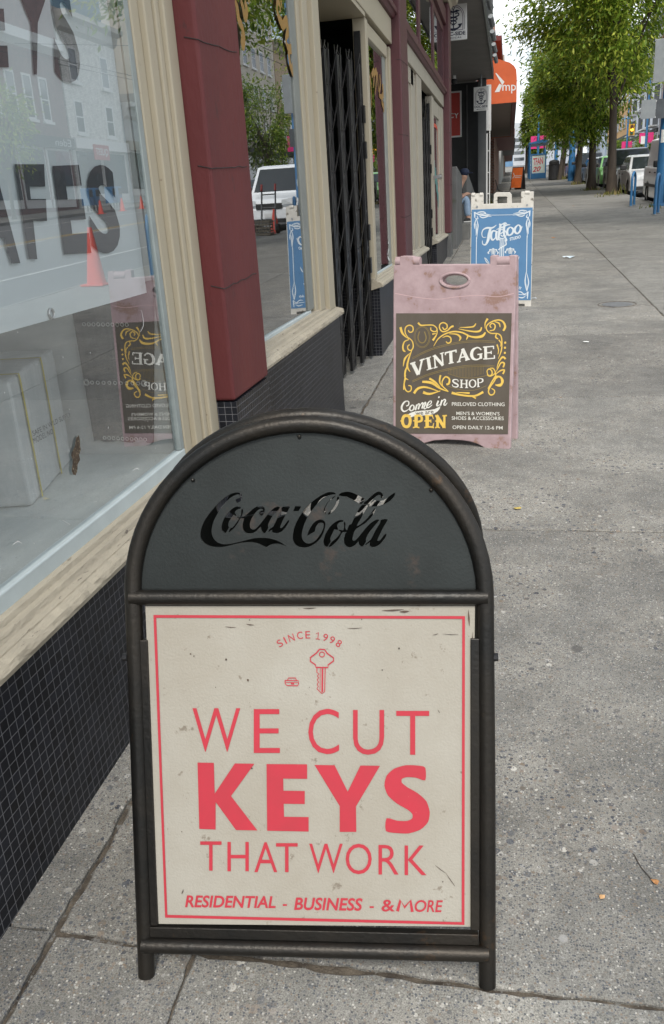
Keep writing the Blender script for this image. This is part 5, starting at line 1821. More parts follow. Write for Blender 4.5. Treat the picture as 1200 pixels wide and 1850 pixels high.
for s in (-1, 1):
    m = MB()
    m.prism([(-0.95, 0.873), (-0.95, 0.94), (-0.86, 0.96), (-0.76, 0.92), (-0.70, 0.905), (-0.69, 0.873)], hy + s * 0.13 - 0.045, hy + s * 0.13 + 0.045)
    so = m.build('shoe', M['black'], pr, bevel=0.012)
    MB().box(-0.955, -0.685, hy + s * 0.13 - 0.05, hy + s * 0.13 + 0.05, 0.872, 0.892).build('sole', M['white'], so)
    m = MB()
    for k in range(4):
        m.tube([(-0.85, hy + s * 0.07 + (k - 1.5) * 0.018, 1.445), (-0.80, hy + s * 0.06 + (k - 1.5) * 0.017, 1.43), (-0.785, hy + s * 0.05 + (k - 1.5) * 0.016, 1.395 + 0.004 * k)], [0.0095, 0.009, 0.007], 6)
    m.tube([(-0.87, hy + s * 0.035, 1.45), (-0.82, hy + s * 0.02, 1.44), (-0.795, hy + s * 0.02, 1.42)], [0.011, 0.01, 0.008], 6)
    m.build('fingers', skin, pr, smooth=True)

# ================================================================ the store with the orange awning
aw = thing('awning_store', 'store with curved orange awning over the pavement beyond the clinic', 'building', (-1.2, 35, gz(35)))
ay0, ay1 = 28.6, 46.0
m = MB()
m.box(-6, -0.95, 28.4, 46, 0.4, 4.2)
m.build('wall', pm('dark_shop_wall', (0.05, 0.047, 0.045), (0.035, 0.033, 0.032), 2, 0.7), aw)
MB().box(-6, -0.98, 27.1, 46, 4.45, 8.2).build('upper_wall', pm('pale_render', (0.34, 0.33, 0.31), None, 2, 0.8), aw)
MB().prism([(-6, 5.72), (-0.30, 5.72), (-0.27, 5.85), (-6, 5.95)], 29.0, 46).build('eave', pm('maroon_trim', (0.17, 0.03, 0.03), None, 3, 0.6), aw)
PA = [on_y(px, py, ay0) for px, py in ((889, 104), (905, 108), (921, 113), (929, 119), (933, 126), (934, 140), (933.5, 184), (889, 188))]
zb_ = PA[-2][2]
prof = [(-0.98, PA[-1][2])] + [(-0.98, PA[0][2] + 0.1)] + [(p[0], p[2]) for p in PA[:-1]]
prof[-1] = (prof[-1][0], PA[-1][2])
MB().prism(prof, ay0, ay0 + 0.05).build('awning_end', M['orange'], aw)
MB().prism([p for p in prof], ay1, ay1 + 0.05).build('awning_end', M['orange'], aw)
m = MB()
top = prof[1:]
for i in range(len(top) - 1):
    (a, za_), (b, zb2) = top[i], top[i + 1]
    m.add([(a, ay0 + 0.05, za_), (b, ay0 + 0.05, zb2), (b, ay1, zb2), (a, ay1, za_)], [(0, 1, 2, 3)])
m.build('awning_canvas', M['orange'], aw)
xr = prof[-1][0]
MB().box(-0.95, xr - 0.16, ay0 + 0.06, ay1, PA[-1][2] + 0.02, PA[-1][2] + 0.06).build('awning_soffit', pm('slatted_soffit', (0.2, 0.15, 0.12), (0.16, 0.12, 0.095), 3, 0.7, stretch=(1, 6, 1)), aw)
MB().box(xr - 0.15, xr, ay0 + 0.06, ay1, PA[-1][2] - 0.005, PA[-1][2] + 0.06).build('awning_edge', pm('maroon_edge', (0.13, 0.03, 0.03), None, 3, 0.6), aw)
FA = FacePlane(ay0 - 0.002)
m = MB()
Z5 = lambda a, b: (850 + a / 13.333, 100 + b / 13.333)
for q in ([(600, 430), (630, 430), (820, 640), (770, 720)], [(700, 680), (765, 722), (700, 880), (582, 890)]):
    v, f = plate_geo([FA.uv(*Z5(*k)) for k in q], depth=0)
    m.add([FA.pt(a, b, 0.004) for a, b, c in v], f)
px_text(m, FA, 'mp', Z5(770, 712), Z5(1098, 705), Z5(1098, 915), Z5(770, 925), off=0.004, bold=0.004)
m.build('white_lettering', M['white'], aw)
for y in (30.5, 34, 37.5):
    w_ = MB().box(-0.96, -0.93, y, y + 2.2, gz(y) + 0.6, 3.6).build('window_frame', M['black'], aw)
    MB().box(-0.935, -0.925, y + 0.1, y + 2.1, gz(y) + 0.7, 3.5).build('pane', M['glass_d'], w_)
ws = thing('white_door_frame', 'narrow white door surround with grille at the foot of the awning store', 'door frame', (-0.9, 28.2, gz(28)))
m = MB()
for x in (-0.73, -0.60):
    m.box(x, x + 0.03, 27.6, 27.66, gz(27.6), 3.4)
for z in (1.4, 2.0, 2.6, 3.3):
    m.box(-0.699, -0.601, 27.61, 27.65, z, z + 0.03)
m.build('frame', M['white'], ws)
MB().box(-0.695, -0.645, 27.612, 27.65, gz(27.6) + 0.1, 3.1).build('white_panel', M['white'], ws)
MB().box(-0.75, -0.56, 28.0, 28.2, 3.2, 4.44).build('white_panel', M['white'], ws)

# ================================================================ the rest of the terrace on our side
def window_grid(root, X, face, ys, zs, w, h, fm, gm, sillm=None):
    """windows on a facade x = X looking towards face (+1 / -1)"""
    for z in zs:
        for y in ys:
            d = 0.05 * face
            f = MB()
            x0, x1 = sorted((X + 0.002 * face, X + d))
            t = 0.11
            f.box(x0, x1, y - w / 2, y - w / 2 + t, z, z + h)
            f.box(x0, x1, y + w / 2 - t, y + w / 2, z, z + h)
            f.box(x0, x1, y - w / 2 + t, y + w / 2 - t, z + h - t, z + h)
            f.box(x0, x1, y - w / 2 + t, y + w / 2 - t, z, z + t)
            f.box(x0, x1, y - w / 2 + t, y + w / 2 - t, z + h * 0.48, z + h * 0.48 + 0.07)
            xs0, xs1 = sorted((X + 0.003 * face, X + 0.16 * face))
            f.box(xs0, xs1, y - w / 2 - 0.1, y + w / 2 + 0.1, z - 0.14, z - 0.002)
            fo = f.build('window_frame', fm, root)
            g0, g1 = sorted((X + 0.004 * face, X + 0.025 * face))
            MB().box(g0, g1, y - w / 2 + t, y + w / 2 - t, z + t, z + h - t).build('pane', gm, fo)


M['winglass'] = pm('far_window_glass', (0.06, 0.075, 0.085), (0.03, 0.035, 0.04), 0.6, 0.06, spec=0.9)
brick = grid_mat('red_brick', (0.26, 0.11, 0.075), (0.3, 0.27, 0.24), 0.21, 0.075, 0.012, 0.5, 0.85)
brick2 = grid_mat('brown_brick', (0.24, 0.15, 0.10), (0.3, 0.27, 0.24), 0.21, 0.075, 0.012, 0.5, 0.85)
wbrick = grid_mat('white_brick', (0.78, 0.76, 0.70), (0.45, 0.44, 0.41), 0.25, 0.09, 0.014, 0.5, 0.8)
buff = grid_mat('buff_brick', (0.46, 0.33, 0.2), (0.42, 0.35, 0.27), 0.21, 0.075, 0.012, 0.5, 0.85)
for (lab, y0, y1, xf, h, mat) in (('low red brick building past the orange awning on the left', 46.2, 66, -0.75, 7.5, brick), ('pale building with dark awning far down the left side', 66.1, 92, -0.6, 9.0, M['display_wall']),
                                  ('brown brick building at the far left end of the street', 92.1, 135, -0.6, 11, brick2)):
    b_o = thing('terrace_building', lab, 'building', (-3, (y0 + y1) / 2, gz(y0)))
    MB().box(-14, xf, y0, y1, gz(y0) - 0.5, gz(y0) + h).build('wall', mat, b_o)
    window_grid(b_o, xf, 1, [y0 + 2 + i * 3.6 for i in range(int((y1 - y0 - 2) / 3.6))], [gz(y0) + 4.6], 1.3, 1.9, M['white'], M['winglass'])
    m = MB()
    m.prism([(xf + 0.002, gz(y0) + 3.9), (xf + 1.0, gz(y0) + 3.0), (xf + 1.0, gz(y0) + 2.75), (xf + 0.002, gz(y0) + 2.75)], y0 + 1, y1 - 1)
    m.build('awning', M['black'] if 'dark' in lab else pm('faded_awning', (0.2, 0.1, 0.1), None, 3, 0.7), b_o)
for (lab, x0, x1, y0, h, mat) in (('tall blue glass tower far beyond the left terrace', -4.0, 1.2, 330, 10.5, pm('blue_tower', (0.10, 0.2, 0.33), (0.14, 0.26, 0.4), 0.3, 0.3)),
                                  ('pale grey apartment tower far along the street', 1.4, 6.0, 360, 15, pm('pale_tower', (0.5, 0.52, 0.54), (0.4, 0.42, 0.44), 0.25, 0.6))):
    b_o = thing('tower_block', lab, 'tower', ((x0 + x1) / 2, y0 + 6, gz(y0)))
    MB().box(x0, x1, y0, y0 + 12, gz(y0) - 3, gz(y0) + h).build('shaft', mat, b_o)
    for k in range(4):
        MB().box(x0 + 0.4, x1 - 0.4, y0 - 0.12, y0 - 0.004, gz(y0) + 1.5 + k * 2.3, gz(y0) + 2.6 + k * 2.3).build('window_band', M['winglass'], b_o)

# ================================================================ across the street
XO = 24.2


def opposite(name, label, y0, y1, h, mat, ys, zs, w, hh, fm, shop_h=3.8, cornice=None, group=None, depth=12, shopcol=None, sign=None):
    g = gz((y0 + y1) / 2)
    o = thing(name, label, 'building', (XO + 1, (y0 + y1) / 2, g), group)
    MB().box(XO, XO + depth, y0, y1, g - 1.2, g + h).build('wall', mat, o)
    window_grid(o, XO, -1, ys, [g + z for z in zs], w, hh, fm, M['winglass'])
    if cornice:
        MB().prism([(XO - 0.002, g + h - 0.9), (XO - 0.25, g + h - 0.7), (XO - 0.35, g + h - 0.3), (XO - 0.75, g + h - 0.15), (XO - 0.75, g + h + 0.12), (XO + 0.5, g + h + 0.12), (XO + 0.5, g + h + 0.002), (XO - 0.002, g + h + 0.002)],
                   y0 + 0.01, y1 - 0.01).build('cornice', cornice, o)
        m = MB()
        n = int((y1 - y0) / 0.45)
        for i in range(n):
            m.box(XO - 0.28, XO - 0.254, y0 + 0.2 + i * 0.45, y0 + 0.42 + i * 0.45, g + h - 0.62, g + h - 0.42)
        m.build('dentils', cornice, o)
    if shop_h:
        m = MB().box(XO - 0.3, XO - 0.002, y0 + 0.02, y1 - 0.02, g + shop_h - 0.6, g + shop_h)
        m.build('shop_fascia', shopcol or M['darkgrey'], o)
        n = max(1, int((y1 - y0) / 2.6))
        for i in range(n):
            a = y0 + 0.15 + (y1 - y0 - 0.3) * i / n
            b = y0 + 0.15 + (y1 - y0 - 0.3) * (i + 1) / n - 0.25
            f = MB().box(XO - 0.06, XO - 0.002, a, b, g + 0.3, g + shop_h - 0.62).build('shop_window', fm, o)
            MB().box(XO - 0.085, XO - 0.062, a + 0.12, b - 0.12, g + 0.75, g + shop_h - 0.75).build('pane', M['winglass'], f)
    return o, g


tealsill = pm('teal_trim', (0.2, 0.3, 0.27), None, 4, 0.6)
opposite('brick_building', 'oxblood brick storefront opposite, seen mirrored in the near window', 39.0, 51.4, 13.2, grid_mat('oxblood_brick', (0.22, 0.09, 0.085), (0.2, 0.15, 0.14), 0.21, 0.075, 0.012, 0.5, 0.85),
         [40.3 + i * 1.75 for i in range(6)], [5.0], 0.95, 2.3, M['white'], 4.2, None, shopcol=M['darkgrey'])
o_, g = bpy.data.objects['brick_building'], gz(45)
MB().prism([(XO - 0.002, g + 8.6), (XO - 0.4, g + 8.9), (XO - 0.4, g + 9.4), (XO - 0.002, g + 9.4)], 39.01, 51.39).build('cornice', M['white'], o_)
o2, g = opposite('white_brick_building', 'white brick building with dentil cornice opposite, seen mirrored in the near window', 51.6, 59.4, 10.7, wbrick, [53.1, 57.4], [4.3, 7.2], 1.15, 1.9, M['white'], 4.0, pm('stone_cornice', (0.5, 0.48, 0.43), None, 4, 0.8), shopcol=M['white'])
m = MB().box(XO - 0.36, XO - 0.302, 53.8, 56.0, g + 2.8, g + 3.7)
sg = m.build('red_sign', pm('quest_red', (0.5, 0.06, 0.06), None, 3, 0.5), o2)


class OppPlane(Plane):
    def __init__(s, X):
        s.o = np.array([X, 0.0, 0.0])
        s.u = np.array([0.0, -1, 0])
        s.v = np.array([0.0, 0, 1])
        s.n = np.array([-1.0, 0, 0])


m = MB()
uv_text(m, OppPlane(XO - 0.36), 'QUEST', -55.8, -54.0, g + 3.0, g + 3.5, 0.01, bold=0.02)
m.build('white_lettering', M['white'], sg)
m = MB()
uv_text(m, OppPlane(XO - 0.3), 'Eden', -50.9, -49.0, gz(45) + 3.72, gz(45) + 4.12, 0.01)
m.build('white_lettering', M['white'], o_)
opposite('low_shop', 'low pale shop opposite, to the right of the white brick building in the reflection', 59.6, 72.0, 6.2, M['display_wall'], [], [], 1, 1, M['white'], 3.9, M['white'], shopcol=M['tan'])
twr = thing('glass_tower', 'blue glass tower with pale bands behind the low pale shop across the street', 'tower', (44, 84, gz(84)))
MB().box(40, 60, 72, 104, 0, 62).build('shaft', pm('tower_glass', (0.09, 0.22, 0.32), (0.13, 0.29, 0.4), 0.15, 0.25), twr)
for k in range(14):
    MB().box(39.7, 39.99, 71.9, 104.1, 6 + k * 4.1, 6.9 + k * 4.1).build('floor_band', pm('tower_band', (0.48, 0.42, 0.38), None, 2, 0.7) if k == 0 else bpy.data.materials['tower_band'], twr)
tw2 = thing('pale_tower', 'pale office block standing behind the oxblood brick storefront', 'tower', (44, 60, gz(60)))
MB().box(38, 52, 56, 69, 0, 30).build('shaft', pm('pale_office', (0.5, 0.5, 0.48), (0.42, 0.43, 0.42), 0.4, 0.7), tw2)
opposite('grey_shop', 'charcoal two-storey shop opposite the gated doorway', 72.2, 84, 8.0, M['soffit'], [74 + i * 2.4 for i in range(4)], [4.9], 1.3, 1.8, M['white'], 4.0, None)
opposite('cream_block', 'tall cream apartment block with green balconies across the street', 84.2, 100, 21, pm('cream_render', (0.55, 0.5, 0.42), (0.47, 0.43, 0.36), 0.6, 0.8), [86 + i * 2.9 for i in range(5)], [5, 8.4, 11.8, 15.2], 1.4, 1.9, M['white'], 4.2, M['cream'])
opposite('buff_building', 'buff brick warehouse with blank end wall across the street', 100.3, 122, 15, buff, [103 + i * 3 for i in range(6)], [5.2, 9.0], 1.3, 2.2, M['white'], 4.0, M['tan'])
opposite('rust_brick_building', 'four-storey rust brick building behind the blue trolley pole', 134, 158, 18.5, grid_mat('rust_brick', (0.36, 0.16, 0.085), (0.34, 0.25, 0.19), 0.21, 0.075, 0.012, 0.5, 0.85), [137 + i * 3.4 for i in range(6)], [5.4, 9.2, 13.2], 1.7, 2.5, M['tan'], 4.2, pm('brick_cornice', (0.3, 0.14, 0.08), None, 3, 0.8))
gb, g = opposite('grey_apartment_block', 'modern pale grey apartment block with dark balconies right of the trees', 160, 196, 23, pm('pale_cladding', (0.55, 0.57, 0.6), (0.48, 0.5, 0.53), 0.8, 0.5), [], [], 1, 1, M['white'], 4.5, None, depth=20)
for k in range(5):
    z = g + 5 + k * 3.6
    for i in range(4):
        y = 161 + i * 9
        a = MB().box(XO - 0.05, XO - 0.003, y, y + 5.5, z, z + 2.6).build('balcony_recess', M['darkgrey'], gb)
        MB().box(XO - 1.3, XO - 0.052, y - 0.2, y + 5.7, z - 0.2, z).build('balcony', M['white'], gb)
opposite('ochre_building', 'ochre building with green-glazed windows glimpsed left of the traffic light', 198, 240, 22, pm('ochre_render', (0.55, 0.33, 0.13), None, 0.6, 0.8), [200 + i * 6 for i in range(6)], [6, 11, 16], 3.2, 2.6, M['tan'], 4.5, None)
opposite('white_mural_building', 'low white building far along the right side behind the tree trunks', 242, 300, 14, pm('white_mural', (0.6, 0.62, 0.64), (0.36, 0.45, 0.55), 0.12, 0.7), [], [], 1, 1, M['white'], 0, None)
# closing the view far down the street
fb_ = thing('crossing_building', 'pale low building closing the far end of the street behind the bus shelter', 'building', (10, 262, gz(262)))
MB().box(5.0, 20, 260, 280, gz(262) - 2, gz(262) + 9).build('wall', pm('pale_far_wall', (0.52, 0.55, 0.58), (0.42, 0.46, 0.52), 0.2, 0.8), fb_)
for i in range(6):
    MB().box(5.8 + i * 2.4, 7.2 + i * 2.4, 259.9, 259.99, gz(262) + 3.5, gz(262) + 6).build('window', M['winglass'], fb_)

# ================================================================ street trees
leafA = leaf_mat('leaf_fresh', (0.09, 0.17, 0.02), (0.23, 0.34, 0.035), (0.52, 0.56, 0.09))
leafB = leaf_mat('leaf_deep', (0.075, 0.15, 0.02), (0.18, 0.28, 0.035), (0.38, 0.43, 0.07))
bark = pm('grey_brown_bark', (0.075, 0.058, 0.042), (0.045, 0.036, 0.028), 9, 0.9, stretch=(1, 1, 0.2), bump=0.8, bscale=30)


def tree(label, x, y, top, c, rad, nleaf, ls, seed, r0=0.17, lean=(0, 0), mat=leafA, nclump=46, group='street trees along the kerb'):
    rg = np.random.default_rng(seed)
    g = gz(y)
    t = thing('street_tree', label, 'tree', (x, y, g), group)
    m = MB()
    n = 9
    path, rr = [], []
    for i in range(n):
        f = i / (n - 1)
        wob = 0.06 * math.sin(f * 7 + seed)
        path.append((x + lean[0] * f + wob * f, y + lean[1] * f + 0.05 * math.cos(f * 5 + seed), g - 0.05 + (top - g) * f))
        rr.append(r0 * (1.35 if i == 0 else 1.0) * (1 - 0.55 * f))
    m.tube(path, rr, 12)
    tp = np.array(path[-1])
    cl_ = []
    for k in range(nclump):
        d = rg.normal(size=3)
        d /= np.linalg.norm(d)
        q = np.array(c) + d * np.array(rad) * (0.35 + 0.62 * rg.random() ** 0.5)
        q[2] = max(q[2], c[2] - rad[2] * 0.9)
        cl_.append(q)
    for q in cl_[::2]:
        s = np.array(path[int(rg.integers(4, n))])
        mid = (s * 0.5 + q * 0.5) + np.array([0, 0, 0.35]) + rg.normal(size=3) * 0.15
        m.tube([s, mid, q], [0.055, 0.035, 0.012], 6)
    m.build('trunk', bark, t, smooth=True)
    w = rg.random(nclump) ** 0.8 + 0.25
    w /= w.sum()
    idx = rg.choice(nclump, nleaf, p=w)
    cen = np.array(cl_)[idx]
    spread = np.array(rad) * 0.165
    off = rg.normal(size=(nleaf, 3)) * spread * rg.uniform(0.5, 1.25, size=(nclump, 1))[idx]
    off[:, 2] *= 0.8
    p = cen + off
    p[:, 2] -= 0.12 * np.abs(rg.normal(size=nleaf))
    out = p - np.array(c)
    out /= np.linalg.norm(out, axis=1, keepdims=True) + 1e-6
    d = out * np.array([0.8, 0.8, 0.3]) + rg.normal(size=(nleaf, 3)) * 0.45 + np.array([0, 0, -0.42])
    d /= np.linalg.norm(d, axis=1, keepdims=True)
    sd = np.cross(d, np.array([0, 0, 1.0]) + rg.normal(size=(nleaf, 3)) * 0.45)
    sd /= np.linalg.norm(sd, axis=1, keepdims=True) + 1e-6
    nn = np.cross(d, sd)
    L_ = ls * (0.65 + 0.7 * rg.random(nleaf))[:, None]
    W_ = L_ * 0.17
    v = np.empty((nleaf, 4, 3))
    v[:, 0] = p
    v[:, 1] = p + d * L_ * 0.45 + sd * W_ + nn * L_ * 0.06
    v[:, 2] = p + d * L_ - nn * L_ * 0.08
    v[:, 3] = p + d * L_ * 0.45 - sd * W_ + nn * L_ * 0.06
    me = bpy.data.meshes.new('crown')
    vv = (v.reshape(-1, 3) - np.array([x, y, g])).astype(np.float32)
    me.vertices.add(nleaf * 4)
    me.vertices.foreach_set("co", vv.ravel())
    me.loops.add(nleaf * 4)
    me.loops.foreach_set("vertex_index", np.arange(nleaf * 4, dtype=np.int32))
    me.polygons.add(nleaf)
    me.polygons.foreach_set("loop_start", np.arange(0, nleaf * 4, 4, dtype=np.int32))
    me.update()
    me.validate()
    me.materials.append(mat)
    o = bpy.data.objects.new('crown', me)
    C.objects.link(o)
    o.parent = t
    BASE[o] = BASE[t]
    return t


tree('nearest leafy street tree whose crown fills the top right corner', 4.1, 17.6, 6.0, (4.3, 18.6, 7.1), (3.1, 3.0, 2.6), 15000, 0.17, 3, 0.16)
tree('largest visible street tree with thick bare trunk beside the black parked car', 3.97, 36.7, 7.2, (3.55, 36.4, 8.9), (3.6, 3.3, 3.9), 34000, 0.20, 5, 0.185, (-0.25, 0), nclump=70)
tree('dark trunked street tree just left of the thick bare trunk', 3.67, 42.3, 6.0, (3.5, 42.3, 6.6), (2.4, 3.0, 3.2), 15000, 0.21, 7, 0.19, (-0.05, 0), leafA, 50)
tree('slim slanting street tree between the dark trunk and the blue pole', 3.76, 52.3, 6.4, (3.6, 52.0, 7.4), (2.3, 3.0, 3.6), 12000, 0.28, 9, 0.19, (0.25, 0), leafB, 50)
tree('thin street tree leaning over the black litter bin', 3.5, 66.0, 7.2, (3.6, 66.5, 8.0), (2.2, 3.0, 3.8), 7000, 0.32, 11, 0.13, (0.5, 0.3), leafB)
tree('thin bare stemmed tree right of the black litter bin', 3.72, 66.9, 7.4, (4.6, 70.5, 8.6), (2.4, 3.0, 3.6), 5000, 0.32, 12, 0.13, (0.45, 0.0), leafA)
tree('bushy dark tree behind the bus shelter', 2.0, 108.0, 8.0, (2.7, 108, 9.0), (1.4, 2.5, 4.2), 8000, 0.4, 13, 0.25, (0, 0), leafB, 60)
tree('round green tree far behind the bus shelter', 4.2, 130.0, 10.0, (4.8, 130, 11.0), (2.4, 3, 4.6), 6000, 0.45, 14, 0.25, (0, 0), leafA, 50)
OG = 'street trees on the far pavement'
tree('small tree on the far pavement before the oxblood brick storefront', 21.3, 39.0, 4.4, (21.3, 39, 5.6), (1.8, 1.8, 2.2), 2500, 0.25, 21, 0.1, group=OG)
tree('slim sapling in front of the white brick building opposite', 21.2, 57.6, 3.8, (21.2, 57.6, 5.4), (0.55, 0.6, 2.0), 700, 0.2, 22, 0.05, group=OG, nclump=14)
tree('tall dense tree before the cream apartment block opposite', 21.3, 84, 7.0, (21.3, 85, 9.2), (2.8, 3.0, 5.0), 6000, 0.35, 23, 0.16, group=OG, mat=leafB)
tree('green tree beside the buff brick warehouse opposite', 21.4, 106, 6.0, (21.4, 106, 7.2), (2.3, 2.5, 3.2), 3500, 0.35, 24, 0.14, group=OG)
tree('olive tree on the far pavement left of the second magenta banner', 20.8, 152, 5.6, (20.6, 152, 6.7), (2.2, 3, 1.9), 3500, 0.4, 25, 0.14, group=OG, mat=leafB)
tree('small tree on the far pavement below the amber traffic light', 20.6, 176, 6.6, (20.2, 176, 7.6), (2.2, 3, 1.8), 3000, 0.45, 26, 0.14, group=OG, mat=leafB)

# weeds round the tree feet
rg = random.Random(6)
m = MB()
for (x, y, n, s) in ((3.9, 36.2, 30, 0.13), (4.15, 35.7, 14, 0.4), (3.5, 34.9, 16, 0.12), (3.7, 42.0, 40, 0.15), (3.8, 52.0, 40, 0.2), (3.7, 66.4, 60, 0.3), (-0.85, 33.0, 40, 0.3), (3.95, 25.9, 14, 0.12)):
    for _ in range(n):
        a, b = x + rg.gauss(0, 0.22), y + rg.gauss(0, 0.3)
        h = s * rg.uniform(0.4, 1.2)
        dx, dy = rg.gauss(0, 0.35) * h, rg.gauss(0, 0.35) * h
        w = 0.012 + 0.02 * s
        z = gz(b)
        m.add([(a - w, b, z), (a + w, b, z), (a + dx * 0.6 + w * 0.7, b + dy * 0.6, z + h * 0.7), (a + dx, b + dy, z + h)], [(0, 1, 2, 3)])
tag(m.build('weeds', leaf_mat('dry_weeds', (0.09, 0.13, 0.02), (0.2, 0.19, 0.05), (0.36, 0.28, 0.11)), base=(0, 0, 0)), kind='stuff')
m = MB()
for (x, y, a, b) in ((3.97, 36.7, 0.7, 0.9), (3.67, 42.3, 0.6, 0.9), (3.76, 52.3, 0.6, 0.8), (3.7, 66.6, 0.6, 0.8), (4.1, 17.6, 0.6, 0.8)):
    k = 18
    m.add([(x + a * (0.55 + rg.uniform(-.12, .12)) * math.cos(2 * PI * i / k), y + b * (0.7 + rg.uniform(-.15, .15)) * math.sin(2 * PI * i / k), gz(y + b * 0.7 * math.sin(2 * PI * i / k)) + 0.006) for i in range(k)], [tuple(range(k))])
tag(m.build('tree_pit_soil', pm('dry_soil', (0.2, 0.16, 0.1), (0.12, 0.095, 0.06), 12, 0.95), base=(0, 0, 0)), kind='structure')


# ================================================================ vehicles
class CarMB(MB):
    """built nose along +x; set down at (px, py) with its nose turned to heading"""
    def __init__(s, T):
        super().__init__()
        s.T = T

    def build(s, *a, **k):
        s.v = [s.T(q) for q in s.v]
        return super().build(*a, **k)


tyre = pm('tyre_rubber', (0.015, 0.015, 0.015), (0.022, 0.022, 0.022), 9, 0.8)
rimm = pm('alloy_rim', (0.35, 0.35, 0.36), None, 9, 0.3, metal=0.9)
carglass = pm('car_glass', (0.02, 0.025, 0.028), (0.03, 0.036, 0.04), 0.8, 0.06, spec=0.45)
lampg = pm('lamp_glass', (0.6, 0.62, 0.62), None, 9, 0.12, spec=0.8)
lampr = pm('tail_lamp_red', (0.4, 0.02, 0.02), None, 9, 0.2)
trim = pm('black_trim', (0.02, 0.02, 0.02), None, 9, 0.5)
CG = 'cars parked along the near kerb'


